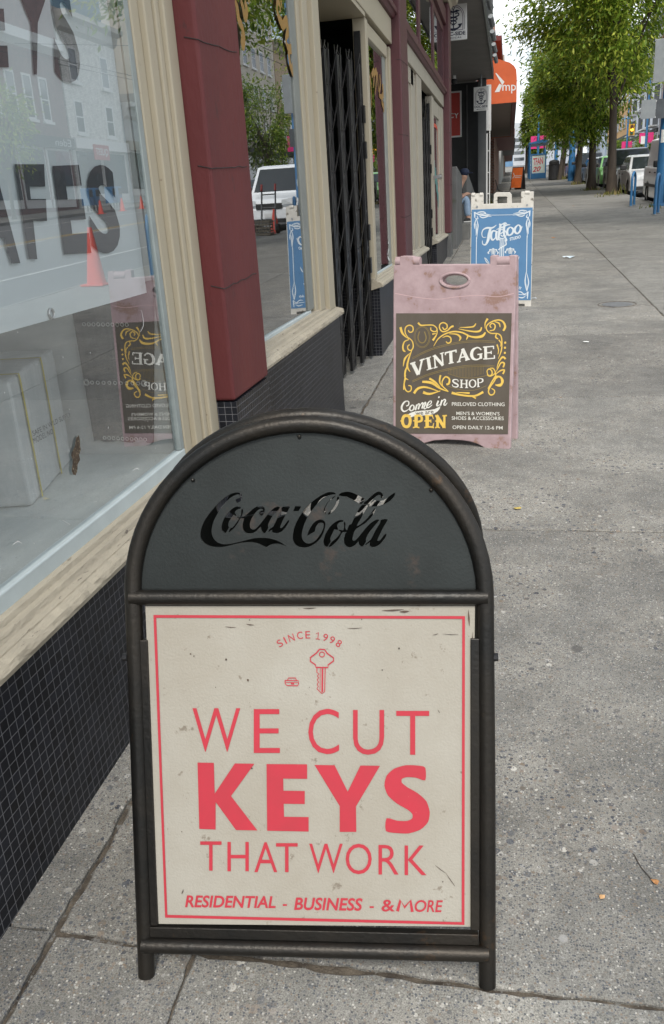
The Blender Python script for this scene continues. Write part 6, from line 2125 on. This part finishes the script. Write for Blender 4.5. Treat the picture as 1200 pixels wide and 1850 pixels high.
def car(label, px, py, heading, L_, W_, belt, roof, cowl, ra, rb, rear, col, name='parked_car', cat='car', group=None, wr=0.33, hood=0.88, solid=False, metal=0.3, nose=0.25, zoff=-0.13):
    paint = pm(name + '_paint', col, tuple(c * 0.93 for c in col), 3, 0.28, metal=metal, coat=0.6)
    t = thing(name, label, cat, (px, py, gz(py) + zoff), group)
    ca, sa = math.cos(heading), math.sin(heading)

    def T(q):
        x, y = px + q[0] * ca - q[1] * sa, py + q[0] * sa + q[1] * ca
        return (x, y, gz(y) + zoff + q[2])
    h = L_ / 2
    xf, xr = h - 0.85, -h + 0.85
    ar = wr + 0.06
    arch = lambda xc: [(xc + ar * math.cos(a), wr + ar * math.sin(a)) for a in np.linspace(PI * 1.08, -PI * 0.08, 11)]
    prof = [(-h + 0.06, 0.3)] + arch(xr) + arch(xf) + [(h - 0.05, 0.24), (h, 0.42), (h - 0.02, 0.66), (h - nose * 0.5, hood - 0.08), (h - nose - 0.2, hood), (cowl, belt), (rear, belt + 0.02), (-h + 0.03, belt - 0.05), (-h, 0.6)]
    m = CarMB(T)
    v = [(x, -W_ / 2, z) for x, z in prof] + [(x, W_ / 2, z) for x, z in prof]
    n = len(prof)
    m.add(v, [(i, (i + 1) % n, n + (i + 1) % n, n + i) for i in range(n)] + [tuple(range(n))[::-1], tuple(range(n, 2 * n))])
    body = m.build('body', paint, t, bevel=0.05, segs=3)
    # cabin
    wb, wt = W_ / 2 - 0.07, W_ / 2 - (0.22 if not solid else 0.13)
    B = [(cowl, -wb, belt - 0.01), (cowl, wb, belt - 0.01), (rear, wb, belt - 0.01), (rear, -wb, belt - 0.01)]
    Tp = [(ra, -wt, roof - 0.03), (ra, wt, roof - 0.03), (rb, wt, roof - 0.03), (rb, -wt, roof - 0.03)]
    mid = (ra + rb) / 2
    rfz = [(ra - 0.25, -wt + 0.12, roof + 0.02), (ra - 0.25, wt - 0.12, roof + 0.02), (rb + 0.25, wt - 0.12, roof + 0.02), (rb + 0.25, -wt + 0.12, roof + 0.02)]
    m = CarMB(T)
    m.add(B + Tp + rfz, [(0, 1, 5, 4), (1, 2, 6, 5), (2, 3, 7, 6), (3, 0, 4, 7), (4, 5, 9, 8), (5, 6, 10, 9), (6, 7, 11, 10), (7, 4, 8, 11), (8, 9, 10, 11)])
    m.build('cabin', paint, t, bevel=0.03, segs=2)

    def panel(a, b, c, d, u0, u1, v0, v1, nm, mt=carglass, push=0.006):
        a, b, c, d = [np.array(q, float) for q in (a, b, c, d)]
        f = lambda u, v_: (a * (1 - u) + b * u) * (1 - v_) + (d * (1 - u) + c * u) * v_
        q = [f(u0, v0), f(u1, v0), f(u1, v1), f(u0, v1)]
        nn = unit(np.cross(q[1] - q[0], q[3] - q[0]))
        m_ = CarMB(T)
        m_.add([k + nn * push for k in q] + [k - nn * 0.02 for k in q], [(0, 1, 2, 3), (0, 4, 5, 1), (1, 5, 6, 2), (2, 6, 7, 3), (3, 7, 4, 0)])
        return m_.build(nm, mt, t)
    panel(B[0], B[1], Tp[1], Tp[0], 0.06, 0.94, 0.08, 0.93, 'windscreen')
    panel(B[2], B[3], Tp[3], Tp[2], 0.1, 0.9, 0.2, 0.9, 'rear_window')
    spl = ((0.05, 0.46), (0.5, 0.93)) if not solid else ((0.04, 0.30),)
    for u0, u1 in spl:
        panel(B[1], B[2], Tp[2], Tp[1], u0, u1, 0.1, 0.88, 'side_window')
        panel(B[3], B[0], Tp[0], Tp[3], 1 - u1, 1 - u0, 0.1, 0.88, 'side_window')
    for x in (xf, xr):
        for s in (-1, 1):
            yc = s * (W_ / 2 - 0.10)
            m = CarMB(T)
            k = 20
            ring = lambda r, yy: [(x + r * math.cos(2 * PI * i / k), yy, wr + r * math.sin(2 * PI * i / k)) for i in range(k)]
            rings = [ring(wr * 0.9, yc - s * 0.11), ring(wr, yc - s * 0.08), ring(wr, yc + s * 0.08), ring(wr * 0.93, yc + s * 0.105), ring(wr * 0.62, yc + s * 0.105)]
            vv = [q for r_ in rings for q in r_]
            ff = [(j * k + i, j * k + (i + 1) % k, (j + 1) * k + (i + 1) % k, (j + 1) * k + i) for j in range(4) for i in range(k)]
            m.add(vv, ff + [tuple(range(k))])
            wo = m.build('wheel', tyre, t)
            m = CarMB(T)
            m.add(ring(wr * 0.61, yc + s * 0.085) + [(x, yc + s * 0.085, wr)], [(i, (i + 1) % k, k) for i in range(k)])
            for i in range(5):
                a = 2 * PI * i / 5
                m.add([(x + math.cos(a + o) * wr * r_, yc + s * 0.098, wr + math.sin(a + o) * wr * r_) for o, r_ in ((-0.9, 0.1), (-0.13, 0.6), (0.13, 0.6), (0.9, 0.1))], [(0, 1, 2, 3)])
            m.build('rim', rimm, wo)
    for s in (-1, 1):
        m = CarMB(T)
        m.add([(h - 0.03, s * (W_ / 2 - 0.08), hood - 0.26), (h + 0.006, s * (W_ / 2 - 0.5), hood - 0.25), (h - 0.03, s * (W_ / 2 - 0.48), hood - 0.11), (h - 0.16, s * (W_ / 2 - 0.1), hood - 0.06),
               (h - 0.28, s * (W_ / 2 + 0.004), hood - 0.22), (h - 0.30, s * (W_ / 2 + 0.004), hood - 0.1)], [(0, 1, 2, 3), (0, 3, 5, 4)])
        m.build('headlight', lampg, t)
        m = CarMB(T).box(-h - 0.012, -h + 0.2, min(s * (W_ / 2 - 0.02), s * (W_ / 2 - 0.24)), max(s * (W_ / 2 - 0.02), s * (W_ / 2 - 0.24)), belt - 0.3, belt - 0.09)
        m.build('tail_light', lampr, t, bevel=0.02)
        m = CarMB(T).box(cowl - 0.45, cowl - 0.28, min(s * (W_ / 2 - 0.03), s * (W_ / 2 + 0.2)), max(s * (W_ / 2 - 0.03), s * (W_ / 2 + 0.2)), belt + 0.02, belt + 0.2)
        m.build('wing_mirror', trim, t, bevel=0.03)
        for xd in (cowl - 1.2, cowl - 2.2):
            if xd > rear + 0.2:
                CarMB(T).box(xd - 0.2, xd, min(s * (W_ / 2 - 0.01), s * (W_ / 2 + 0.02)), max(s * (W_ / 2 - 0.01), s * (W_ / 2 + 0.02)), belt - 0.16, belt - 0.125).build('door_handle', trim, t)
    m = CarMB(T).box(h - 0.06, h + 0.012, -0.42, 0.42, hood - 0.36, hood - 0.2)
    m.build('grille', trim, t, bevel=0.01)
    CarMB(T).box(h - 0.08, h + 0.014, -W_ / 2 + 0.2, W_ / 2 - 0.2, 0.28, 0.40).build('bumper_intake', trim, t, bevel=0.01)
    pl = CarMB(T).box(h + 0.002, h + 0.02, -0.16, 0.16, 0.44, 0.56).build('number_plate', M['white'], t)
    CarMB(T).box(-h - 0.02, -h - 0.002, -0.16, 0.16, 0.5, 0.62).build('number_plate', M['white'], t)
    if solid:
        for s in (-1, 1):
            CarMB(T).box(-h + 0.4, cowl - 0.1, min(s * (W_ / 2 - 0.01), s * (W_ / 2 + 0.012)), max(s * (W_ / 2 - 0.01), s * (W_ / 2 + 0.012)), 0.56, 0.64).build('side_moulding', trim, t)
    return t


DN = -PI / 2       # nose towards the camera
WHT = (0.80, 0.82, 0.82)
XC = 5.35
car('white panel van parked nearest, partly behind the blue trolley pole', XC - 0.14, 28.6, DN, 4.55, 1.80, 1.12, 1.92, 1.35, 0.55, -1.95, -2.12, WHT, 'parked_van', 'van', CG, 0.33, 1.05, True, 0.0, 0.45)
car('silver hatchback parked behind the white van', XC - 0.05, 37.0, DN, 4.3, 1.78, 0.96, 1.47, 0.95, 0.25, -1.35, -1.85, (0.58, 0.58, 0.58), 'parked_car', 'car', CG, metal=0.0)
car('tall black suv parked behind the silver hatchback', XC + 0.05, 43.2, DN, 4.7, 1.88, 1.08, 1.76, 1.05, 0.4, -1.7, -2.1, (0.014, 0.015, 0.018), 'parked_car', 'car', CG, 0.37, 1.0)
car('lime green small car parked behind the tree trunk', XC - 0.1, 48.0, DN, 4.0, 1.72, 0.98, 1.5, 0.9, 0.3, -1.3, -1.75, (0.22, 0.50, 0.16), 'parked_car', 'car', CG)
car('pale silver sedan parked beyond the lime green car', XC - 0.2, 54.0, DN, 4.5, 1.78, 0.96, 1.46, 0.9, 0.2, -1.2, -1.8, (0.58, 0.60, 0.61), 'parked_car', 'car', CG, metal=0.0)
car('dark grey suv parked beyond the pale silver sedan', XC - 0.3, 60.5, DN, 4.7, 1.88, 1.08, 1.75, 1.05, 0.4, -1.7, -2.1, (0.045, 0.05, 0.06), 'parked_car', 'car', CG, 0.37, 1.0)
car('bright red car parked farthest along the kerb', XC - 0.3, 69, DN, 4.4, 1.78, 0.98, 1.5, 0.9, 0.2, -1.4, -1.85, (0.5, 0.02, 0.03), 'parked_car', 'car', CG)
car('silver suv parked against the far pavement', 18.6, 78, PI / 2, 4.6, 1.86, 1.08, 1.72, 1.05, 0.4, -1.7, -2.1, (0.5, 0.5, 0.5), 'parked_car', 'car', 'cars parked across the street', 0.36, 1.0, metal=0.5)
car('dark blue sedan parked against the far pavement', 18.6, 71, PI / 2, 4.5, 1.8, 0.96, 1.46, 0.9, 0.2, -1.2, -1.8, (0.03, 0.05, 0.09), 'parked_car', 'car', 'cars parked across the street')

# ================================================================ street furniture
tp = thing('trolley_pole', 'thick blue trolley pole with grey sign backs beside the white van', 'pole', (4.23, 26.7, gz(26.7)))
m = MB()
X0, Y0, Z0 = 4.24, 26.7, gz(26.7)
m.tube([(X0, Y0, Z0), (X0, Y0, Z0 + 1.2), (X0 + 0.02, Y0, Z0 + 5), (X0 + 0.05, Y0, Z0 + 9)], [0.19, 0.165, 0.135, 0.10], 16)
m.build('shaft', M['pole'], tp, smooth=True)
MB().box(X0 - 0.27, X0 + 0.27, Y0 - 0.27, Y0 + 0.27, Z0 - 0.02, Z0 + 0.05).build('base_plate', M['pole'], tp, bevel=0.01)
MB().box(X0 - 0.46, X0 + 0.3, Y0 - 0.24, Y0 - 0.225, 3.97, 5.0).build('sign_back', M['alu'], tp, bevel=0.004)
m = MB().box(X0 - 0.72, X0 - 0.34, Y0 - 0.24, Y0 - 0.225, 3.08, 3.55)
m.build('sign_back', M['alu'], tp)
m = MB().box(X0 - 0.33, X0 + 0.2, Y0 - 0.235, Y0 - 0.22, 3.06, 3.55)
m.build('sign_back', pm('dark_sign_back', (0.10, 0.11, 0.12), None, 5, 0.5, metal=0.5), tp)
m = MB()
for z in (3.1, 3.5, 4.1, 4.9):
    m.tube([(X0 - 0.6 if z < 3.6 else X0 - 0.3, Y0 - 0.215, z), (X0 + 0.2, Y0 - 0.215, z)], 0.018, 6)
    m.tube([(X0 + 0.16 * math.cos(a), Y0 + 0.16 * math.sin(a), z) for a in np.linspace(0, 2 * PI, 17)], 0.012, 6)
m.build('clamp', M['steel'], tp)
for (z0, z1, a0, a1, nm) in ((2.45, 2.78, -2.5, -1.6, 'white'), (1.55, 1.95, -2.9, -2.3, 'white'), (1.9, 2.15, -1.5, -0.9, 'bluestrip')):
    m = MB()
    k = 8
    rr_ = 0.163
    vv = []
    for i in range(k + 1):
        a = a0 + (a1 - a0) * i / k
        vv += [(X0 + rr_ * math.cos(a), Y0 + rr_ * math.sin(a), z0), (X0 + rr_ * math.cos(a), Y0 + rr_ * math.sin(a), z1)]
    m.add(vv, [(2 * i, 2 * i + 2, 2 * i + 3, 2 * i + 1) for i in range(k)])
    m.build('sticker', M[nm], tp)


def rack(label, x, y):
    r = thing('bike_rack', label, 'bike rack', (x, y, gz(y)), 'blue bike racks on the pavement')
    pts = [(x, y - 0.24, gz(y - 0.24)), (x, y - 0.24, gz(y) + 0.68)]
    for i in range(1, 10):
        a = PI - PI * i / 10
        pts.append((x, y + 0.24 * math.cos(a), gz(y) + 0.68 + 0.24 * math.sin(a)))
    pts += [(x, y + 0.24, gz(y) + 0.68), (x, y + 0.24, gz(y + 0.24))]
    sk = [(a + (b - y) * 0.32, b, c) for a, b, c in pts]
    MB().tube(sk, 0.036, 10).build('hoop', M['pole'], r, smooth=True)
    m = MB()
    for s in (-1, 1):
        m.lathe((x + s * 0.24 * 0.32, y + s * 0.24, gz(y + s * 0.24)), [(0.075, 0), (0.075, 0.012), (0.04, 0.02)], 12)
    m.build('foot', M['alu'], r)
    return r


rack('blue hoop bike rack standing alone left of the trolley pole', 3.55, 27.3)
rack('blue hoop bike rack overlapping the foot of the trolley pole', 3.58, 23.1)
rack('blue hoop bike rack off to the right, seen mirrored in the banner window', 3.6, 13.6)

ob_ = thing('orange_sandwich_sign', 'small orange sandwich board with white arrow on the far pavement', 'sign', (0.32, 49.5, gz(49.5)))
OPL = Plane(on_ground(922, 343), on_ground(941.5, 342.5), R(6))
w_ = OPL.w
m = MB().slab(OPL, 0.03, w_ - 0.03, 0.1, 1.12, -0.02, 0.0)
m.build('orange_panel', pm('orange_board', (0.85, 0.19, 0.045), None, 4, 0.5), ob_)
m = MB()
for u in (0.015, w_ - 0.015):
    m.slab(OPL, u - 0.014, u + 0.014, 0.0, 1.15, -0.03, 0.006)
m.slab(OPL, 0.03, w_ - 0.03, 1.121, 1.15, -0.03, 0.006)
m.build('black_frame', M['black'], ob_)
m = MB()
m.ribbon(OPL, [(0.12, 0.86), (0.24, 0.72), (0.12, 0.58)], 0.06, 0.003, smooth=1)
m.build('white_arrow', M['white'], ob_)
m = MB()
m.slab(OPL, 0.28, w_ - 0.08, 0.69, 0.72, 0.001, 0.004)
m.slab(OPL, 0.28, w_ - 0.14, 0.61, 0.64, 0.001, 0.004)
m.build('white_line', M['white'], ob_)
BO_ = BackLeaf(OPL, 1.15, 0.03, 1.0)
MB().slab(BO_, 0, w_, 0.0, 1.15, -0.02, 0.0).build('rear_leaf', M['black'], ob_)
cb_o = thing('cable', 'dark cable looping over the pavement beside the orange sandwich board', 'cable', (-0.3, 48, gz(48)))
MB().tube([(-0.7, 47.5, gz(47.5) + 0.6), (-0.55, 47, gz(47) + 0.1), (-0.3, 46.6, gz(46.6) + 0.02), (0.0, 47.2, gz(47.2) + 0.02), (0.1, 49, gz(49) + 0.3)], 0.02, 6).build('flex', M['black'], cb_o)

sh = thing('bus_shelter', 'blue framed bus shelter with a pale poster panel scrawled in red', 'bus shelter', (2.2, 76, gz(76)))
F75 = FacePlane(75.0)
m = MB()
a, b = F75.uv(961, 281), F75.uv(985, 321)
gs = gz(75)
m.slab(F75, a[0] - 0.06, b[0] + 0.06, gs, gs + 0.42, -0.2, 0.05)
m.slab(F75, a[0] - 0.06, a[0] + 0.03, gs + 0.42, a[1], -0.2, 0.05)
m.slab(F75, b[0] - 0.03, b[0] + 0.06, gs + 0.42, a[1], -0.2, 0.05)
m.slab(F75, a[0] - 0.06, b[0] + 0.06, a[1], a[1] + 0.1, -0.2, 0.05)
m.build('panel_frame', M['pole'], sh)
m = MB().slab(F75, a[0] + 0.03, b[0] - 0.03, gs + 0.42, a[1], -0.1, 0.0)
pn = m.build('poster', pm('pale_poster', (0.62, 0.68, 0.66), (0.55, 0.62, 0.52), 2, 0.4), sh)  # plain pale poster without a glow
m = MB()
px_text(m, F75, 'TFAN', (963.5, 286), (981, 284), (982, 296), (964, 299), off=0.004, bold=0.02, shear=0.2)
px_text(m, F75, '20', (962, 302), (977, 300), (977, 309), (962, 311), off=0.004, bold=0.02, shear=0.3)
m.build('red_scrawl', pm('poster_red', (0.6, 0.03, 0.06), None, 5, 0.5), pn)
m = MB()
px0 = F75.uv(957, 300)[0]
for y in (74.9, 80.0):
    m.tube([(px0, y, gz(y)), (px0, y, gz(y) + 2.75)], 0.07, 8)
m.tube([(b[0] + 0.05, 80.0, gz(80)), (b[0] + 0.05, 80, gz(80) + 2.6)], 0.06, 8)
m.build('post', M['pole'], sh)
MB().prism([(px0 - 0.1, gs + 2.7), (b[0] - 0.1, gs + 2.95), (b[0] + 0.25, gs + 2.72), (b[0] + 0.25, gs + 2.66), (px0 - 0.1, gs + 2.62)], 74.8, 80.3).build('roof', M['pole'], sh)
MB().box(px0 + 0.02, px0 + 0.04, 75.2, 79.8, gs + 0.4, gs + 2.6).build('glass_wall', M['glass'], sh)

lb = thing('litter_bin', 'black litter bin with hooded top near the kerb', 'bin', (3.15, 66.8, gz(66.8)))
m = MB()
m.lathe((3.15, 66.8, gz(66.8)), [(0.36, 0), (0.38, 0.05), (0.38, 0.95), (0.40, 0.98), (0.40, 1.02)], 16)
m.build('body', M['black'], lb)
m = MB()
m.lathe((3.15, 66.8, gz(66.8)), [(0.36, 1.021), (0.37, 1.2), (0.3, 1.3), (0.05, 1.36)], 16)
m.build('hood', M['black'], lb)
MB().box(2.95, 3.35, 66.38, 66.43, gz(66.8) + 1.05, gz(66.8) + 1.17).build('slot', M['dark_in'], lb)


def pole(label, x, y, h, r, banner=None, arm=0.0, sign=None, group='blue street poles'):
    g = gz(y)
    o = thing('street_pole', label, 'pole', (x, y, g), group)
    m = MB().tube([(x, y, g), (x, y, g + 1.5), (x, y, g + h)], [r * 1.15, r, r * 0.7], 12)
    if arm:
        m.tube([(x, y, g + h - 0.2), (x + arm * 0.5, y, g + h + 0.3), (x + arm, y, g + h + 0.35)], r * 0.35, 6)
    m.build('shaft', M['pole'], o, smooth=True)
    if arm:
        MB().box(min(x + arm, x + arm * 1.4), max(x + arm, x + arm * 1.4), y - 0.15, y + 0.15, g + h + 0.28, g + h + 0.4).build('lamp_head', M['alu'], o, bevel=0.03)
    if banner:
        zb0, hb, wb_ = banner
        m = MB()
        for s in (-1, 1):
            m.box(min(x + s * (r + 0.05), x + s * (r + wb_)), max(x + s * (r + 0.05), x + s * (r + wb_)), y - 0.015, y + 0.015, zb0, zb0 + hb)
        m.build('banner', M['pink'], o)
        m = MB()
        for z in (zb0 + hb * 0.97, zb0 + hb * 0.03):
            m.tube([(x - r - wb_, y + 0.03, z), (x + r + wb_, y + 0.03, z)], 0.025, 6)
        m.build('banner_rod', M['alu'], o)
    if sign:
        MB().box(x - 0.8, x - 0.2, y - 0.1, y - 0.07, sign, sign + 1.1).build('parking_sign', M['white'], o)
    return o


pole('blue street pole standing between the slim tree and the red car', 3.96, 60.5, 9, 0.2)
pole('far blue lamp pole with magenta banners right of the tree', 20.3, 168, 10, 0.16, (6.85, 1.55, 0.72))
pole('blue lamp pole with magenta banners before the rust brick building', 20.3, 145, 12, 0.17, (7.05, 1.4, 0.85), -2.0, 6.9)
pole('blue lamp pole with a curved arm opposite the gated doorway', 20.4, 92, 9, 0.14, (6.6, 1.6, 0.7), -1.8, 5.0)
pole('blue street pole behind the bus shelter', 4.3, 88, 9, 0.16, (6.3, 1.5, 0.7))
pole('blue street pole far beyond the litter bin', 4.4, 120, 9, 0.18, (9.3, 1.7, 0.75))
pole('blue lamp pole with magenta banners rising behind the bus shelter roof', 2.75, 92, 9, 0.11, (5.2, 1.15, 0.6))
tl = thing('traffic_light', 'yellow traffic light showing amber, hung over the road', 'traffic light', (12.5, 100, gz(100) + 3.5))
c_ = np.array([12.55, 100.0, 0])
z0, z1 = on_y(1141, 245, 100)[2], on_y(1141, 224, 100)[2]
x0, x1 = on_y(1136, 235, 100)[0], on_y(1147, 235, 100)[0]
MB().box(x0, x1, 100.0, 100.05, z0, z1).build('backboard', pm('signal_yellow', (0.6, 0.33, 0.02), None, 4, 0.5), tl)
hm = MB().box(x0 + 0.17, x1 - 0.17, 99.8, 99.998, z0 + 0.12, z1 - 0.12).build('housing', M['black'], tl)
xc_ = (x0 + x1) / 2
for k, (nm, mt) in enumerate((('red', pm('lens_red_off', (0.08, 0.01, 0.01), None, 4, 0.3)), ('amber', emis_mat('lens_amber_lit', (1.0, 0.42, 0.03), 2.2)), ('green', pm('lens_green_off', (0.01, 0.06, 0.04), None, 4, 0.3)))):
    zc = z1 - 0.12 - (z1 - z0 - 0.24) * (k + 0.5) / 3
    m = MB()
    m.add([(xc_ + 0.15 * math.cos(a), 99.79, zc + 0.15 * math.sin(a)) for a in np.linspace(0, 2 * PI, 16, endpoint=False)], [tuple(range(16))])
    m.build('lens', mt, tl)
MB().tube([(xc_, 100.1, z1), (xc_, 100.1, z1 + 0.5), (4.9, 100.1, z1 + 1.0)], 0.05, 6).tube([(4.9, 100.1, gz(100)), (4.9, 100.1, z1 + 1.1)], 0.12, 8).build('mast_arm', M['pole'], tl)
bp_ = thing('bollard_post', 'short pale post beside the slim slanting tree', 'post', (3.9, 45.0, gz(45)))
MB().tube([(3.62, 44.0, gz(44)), (3.66, 44.0, gz(44) + 1.15)], 0.06, 8).build('tube', M['white'], bp_)
MB().lathe((3.62, 44.0, gz(44)), [(0.1, 0), (0.1, 0.02), (0.065, 0.03)], 10).build('foot', M['alu'], bp_)
for i, (x, zz, lab) in enumerate(((7.2, 6.0, 'trolley wire over the near lane'), (7.9, 6.0, 'second trolley wire beside the first over the near lane'), (16.0, 6.2, 'trolley wire over the far lane of the street'), (16.7, 6.2, 'second trolley wire over the far lane of the street'))):
    tag(MB().tube([(x, -10, gz(-10) + zz), (x, 60, gz(60) + zz), (x, 240, gz(240) + zz)], 0.012, 5).build('trolley_wire', M['black']), lab, 'wire', 'trolley wires over the road')
for i, y in enumerate((40, 62, 96, 132)):
    tag(MB().tube([(4.25, y, gz(y) + 7.5), (12.5, y, gz(y) + 6.9), (20.4, y, gz(y) + 7.6)], 0.012, 5).build('span_wire', M['black']), ['nearest span wire crossing the street', 'span wire crossing the street by the litter bin', 'span wire crossing before the buff warehouse', 'farthest span wire crossing the street'][i], 'wire', 'span wires across the road')

# cones, hand truck, newspaper boxes: seen mirrored in the windows
def cone(label, x, y, z, s=0.72):
    o = thing('traffic_cone', label, 'cone', (x, y, z), 'orange traffic cones')
    m = MB().lathe((x, y, z + 0.03), [(0.15, 0), (0.035, s - 0.04), (0.03, s - 0.03)], 16)
    m.build('cone_body', M['cone'], o, smooth=True)
    MB().box(x - 0.19, x + 0.19, y - 0.19, y + 0.19, z, z + 0.03).build('base', M['cone'], o, bevel=0.008)
    return o


cone('orange cone on the kerb, mirrored below the SAFES lettering', 4.0, 12.3, gz(12.3), 0.85)
cone('orange cone beside the hand truck near the blue pole', 4.75, 25.2, gz(25.2) - 0.13)
for i, (x, y) in enumerate(((19.4, 44.5), (19.5, 47.5), (19.4, 50.0), (19.5, 53.2), (19.6, 58.5), (19.4, 61.0))):
    cone(['first orange cone along the far kerb', 'second orange cone along the far kerb', 'third orange cone along the far kerb, by the blue boxes', 'fourth orange cone along the far kerb', 'fifth orange cone along the far kerb, before the white brick building', 'last orange cone along the far kerb'][i], x, y, gz(y) - 0.13)
ht = thing('hand_truck', 'dark hand truck with a crate, parked on the kerb near the blue pole', 'hand truck', (4.5, 23.6, gz(23.6)))
m = MB()
for s in (-0.2, 0.2):
    m.tube([(4.5 + s, 23.6, gz(23.6) + 0.1), (4.55 + s, 24.1, gz(24) + 1.25)], 0.025, 8)
for f in (0.2, 0.5, 0.8):
    m.tube([(4.3 + 0.05 * f, 23.6 + 0.5 * f, gz(23.6) + 0.1 + 1.17 * f), (4.7 + 0.05 * f, 23.6 + 0.5 * f, gz(23.6) + 0.1 + 1.17 * f)], 0.02, 6)
m.box(4.27, 4.73, 23.3, 23.6, gz(23.6) + 0.03, gz(23.6) + 0.05)
m.build('frame', pm('grey_tube', (0.15, 0.15, 0.15), None, 8, 0.4, metal=0.6), ht)
for s in (-0.24, 0.24):
    m = MB().tube([(4.5 + s - 0.04, 23.72, gz(23.7) + 0.13), (4.5 + s + 0.04, 23.72, gz(23.7) + 0.13)], 0.13, 14)
    m.build('wheel', tyre, ht)
m = MB()
for s in (-0.2, 0.2):
    m.tube([(4.54 + s, 24.0, gz(24) + 1.12), (4.55 + s, 24.1, gz(24) + 1.28)], 0.03, 8)
m.build('grip', pm('red_grip', (0.4, 0.05, 0.04), None, 8, 0.6), ht)
ct = thing('milk_crate', 'weathered crate standing in front of the hand truck', 'crate', (4.45, 23.0, gz(23)))
m = MB()
zc = gz(23)
for k in range(5):
    m.box(4.25, 4.65, 22.85, 22.87, zc + 0.02 + k * 0.08, zc + 0.06 + k * 0.08).box(4.25, 4.65, 23.2, 23.22, zc + 0.02 + k * 0.08, zc + 0.06 + k * 0.08)
    m.box(4.25, 4.27, 22.871, 23.199, zc + 0.02 + k * 0.08, zc + 0.06 + k * 0.08).box(4.63, 4.65, 22.871, 23.199, zc + 0.02 + k * 0.08, zc + 0.06 + k * 0.08)
for x in (4.262, 4.45, 4.638):
    m.box(x - 0.015, x + 0.015, 22.872, 22.885, zc, zc + 0.4).box(x - 0.015, x + 0.015, 23.185, 23.198, zc, zc + 0.4)
m.box(4.26, 4.64, 22.88, 23.19, zc + 0.002, zc + 0.018)
m.build('slats', pm('crate_wood', (0.2, 0.17, 0.13), None, 9, 0.8), ct)
for i, y in enumerate((45.6, 46.4, 48.6, 49.4)):
    z = gz(y)
    nb_ = thing('newspaper_box', ['first blue newspaper box on the far pavement', 'second blue newspaper box on the far pavement', 'third blue newspaper box on the far pavement', 'fourth blue newspaper box on the far pavement'][i], 'newspaper box', (20.6, y, z), 'blue boxes on the far kerb')
    MB().box(20.4, 20.9, y - 0.25, y + 0.25, z + 0.3, z + 1.2).build('cabinet', M['pole'], nb_, bevel=0.03)
    MB().box(20.385, 20.399, y - 0.2, y + 0.2, z + 0.75, z + 1.1).build('window', M['winglass'], nb_)
    m = MB()
    for s in (-0.2, 0.2):
        m.box(20.6 - 0.03, 20.6 + 0.03, y + s - 0.03, y + s + 0.03, z, z + 0.3)
    m.build('leg', M['black'], nb_)

# utility cover and litter on the pavement
uc_ = thing('utility_cover', 'small oval metal cover set in the pavement', 'cover', (1.113, 9.26, gz(9.26)))
m = MB()
k = 24
m.add([(1.113 + 0.15 * math.cos(2 * PI * i / k), 9.26 + 0.15 * math.sin(2 * PI * i / k), gz(9.26 + 0.15 * math.sin(2 * PI * i / k)) + 0.004) for i in range(k)] +
      [(1.113 + 0.15 * math.cos(2 * PI * i / k), 9.26 + 0.15 * math.sin(2 * PI * i / k), gz(9.26) - 0.02) for i in range(k)], [tuple(range(k))] + [(i, (i + 1) % k, k + (i + 1) % k, k + i) for i in range(k)])
m.build('lid', pm('cast_iron', (0.22, 0.225, 0.23), (0.16, 0.165, 0.17), 30, 0.6, metal=0.4, bump=0.6, bscale=90), uc_)
m = MB()
m.tube([(1.113 + 0.19 * math.cos(a), 9.26 + 0.19 * math.sin(a), gz(9.26 + 0.19 * math.sin(a)) + 0.001) for a in np.linspace(0, 2 * PI, 33)], 0.004, 5)
m.build('rim', M['dirt'], uc_)
rl = random.Random(11)


def scrap(name, label, cat, x, y, s, mat, stretch=1.0, group=None):
    k = 9
    pts = []
    for i in range(k):
        a = 2 * PI * i / k
        r = s * rl.uniform(0.55, 1.0)
        yy = y + r * math.sin(a)
        pts.append((x + r * stretch * math.cos(a), yy, gz(yy) + 0.004 + rl.uniform(0, 0.3) * s))
    pts.append((x, y, gz(y) + 0.006 + 0.25 * s))
    m = MB().add(pts, [(i, (i + 1) % k, k) for i in range(k)])
    return tag(m.build(name, mat), label, cat, group)


pap = pm('litter_paper', (0.6, 0.66, 0.7), (0.5, 0.6, 0.66), 20, 0.6)
lfm = pm('dead_leaf', (0.42, 0.20, 0.07), (0.3, 0.14, 0.05), 40, 0.7)
scrap('paper_scrap', 'crumpled pale blue paper on the pavement right of the blue sign', 'litter', 0.915, 13.97, 0.10, pap, 1.2)
scrap('paper_scrap', 'small white scrap on the pavement right of the pink sign', 'litter', 0.644, 7.31, 0.035, M['white'])
scrap('fallen_leaf', 'yellow leaf lying right of the black steel sign', 'leaf', 0.054, 3.595, 0.018, pm('yellow_leaf', (0.5, 0.38, 0.1), None, 30, 0.7))
scrap('fallen_leaf', 'tan leaf on the pavement by the double joint', 'leaf', 0.864, 17.7, 0.05, lfm)
scrap('fallen_leaf', 'orange leaf at the bottom right corner of the pavement', 'leaf', 0.325, 1.485, 0.011, lfm)
scrap('fallen_leaf', 'pale orange leaf right of the black sign foot', 'leaf', 0.21, 1.43, 0.009, pm('pale_leaf', (0.6, 0.36, 0.17), None, 30, 0.7))
tag(MB().tube([(0.29, 1.56, gz(1.56) + 0.004), (0.30, 1.52, gz(1.52) + 0.006), (0.318, 1.49, gz(1.49) + 0.004)], 0.0012, 5).build('twig', bark), 'thin brown twig beside the orange leaf', 'twig')
for i in range(13):
    y = rl.uniform(8, 32)
    x = rl.uniform(-0.6, 3.9)
    s = rl.uniform(0.012, 0.035)
    scrap('pavement_litter', 'small scattered fleck of litter on the pavement', 'litter', x, y, s, rl.choice([M['white'], lfm, pap, M['black']]), 1.3, 'flecks of litter on the pavement')
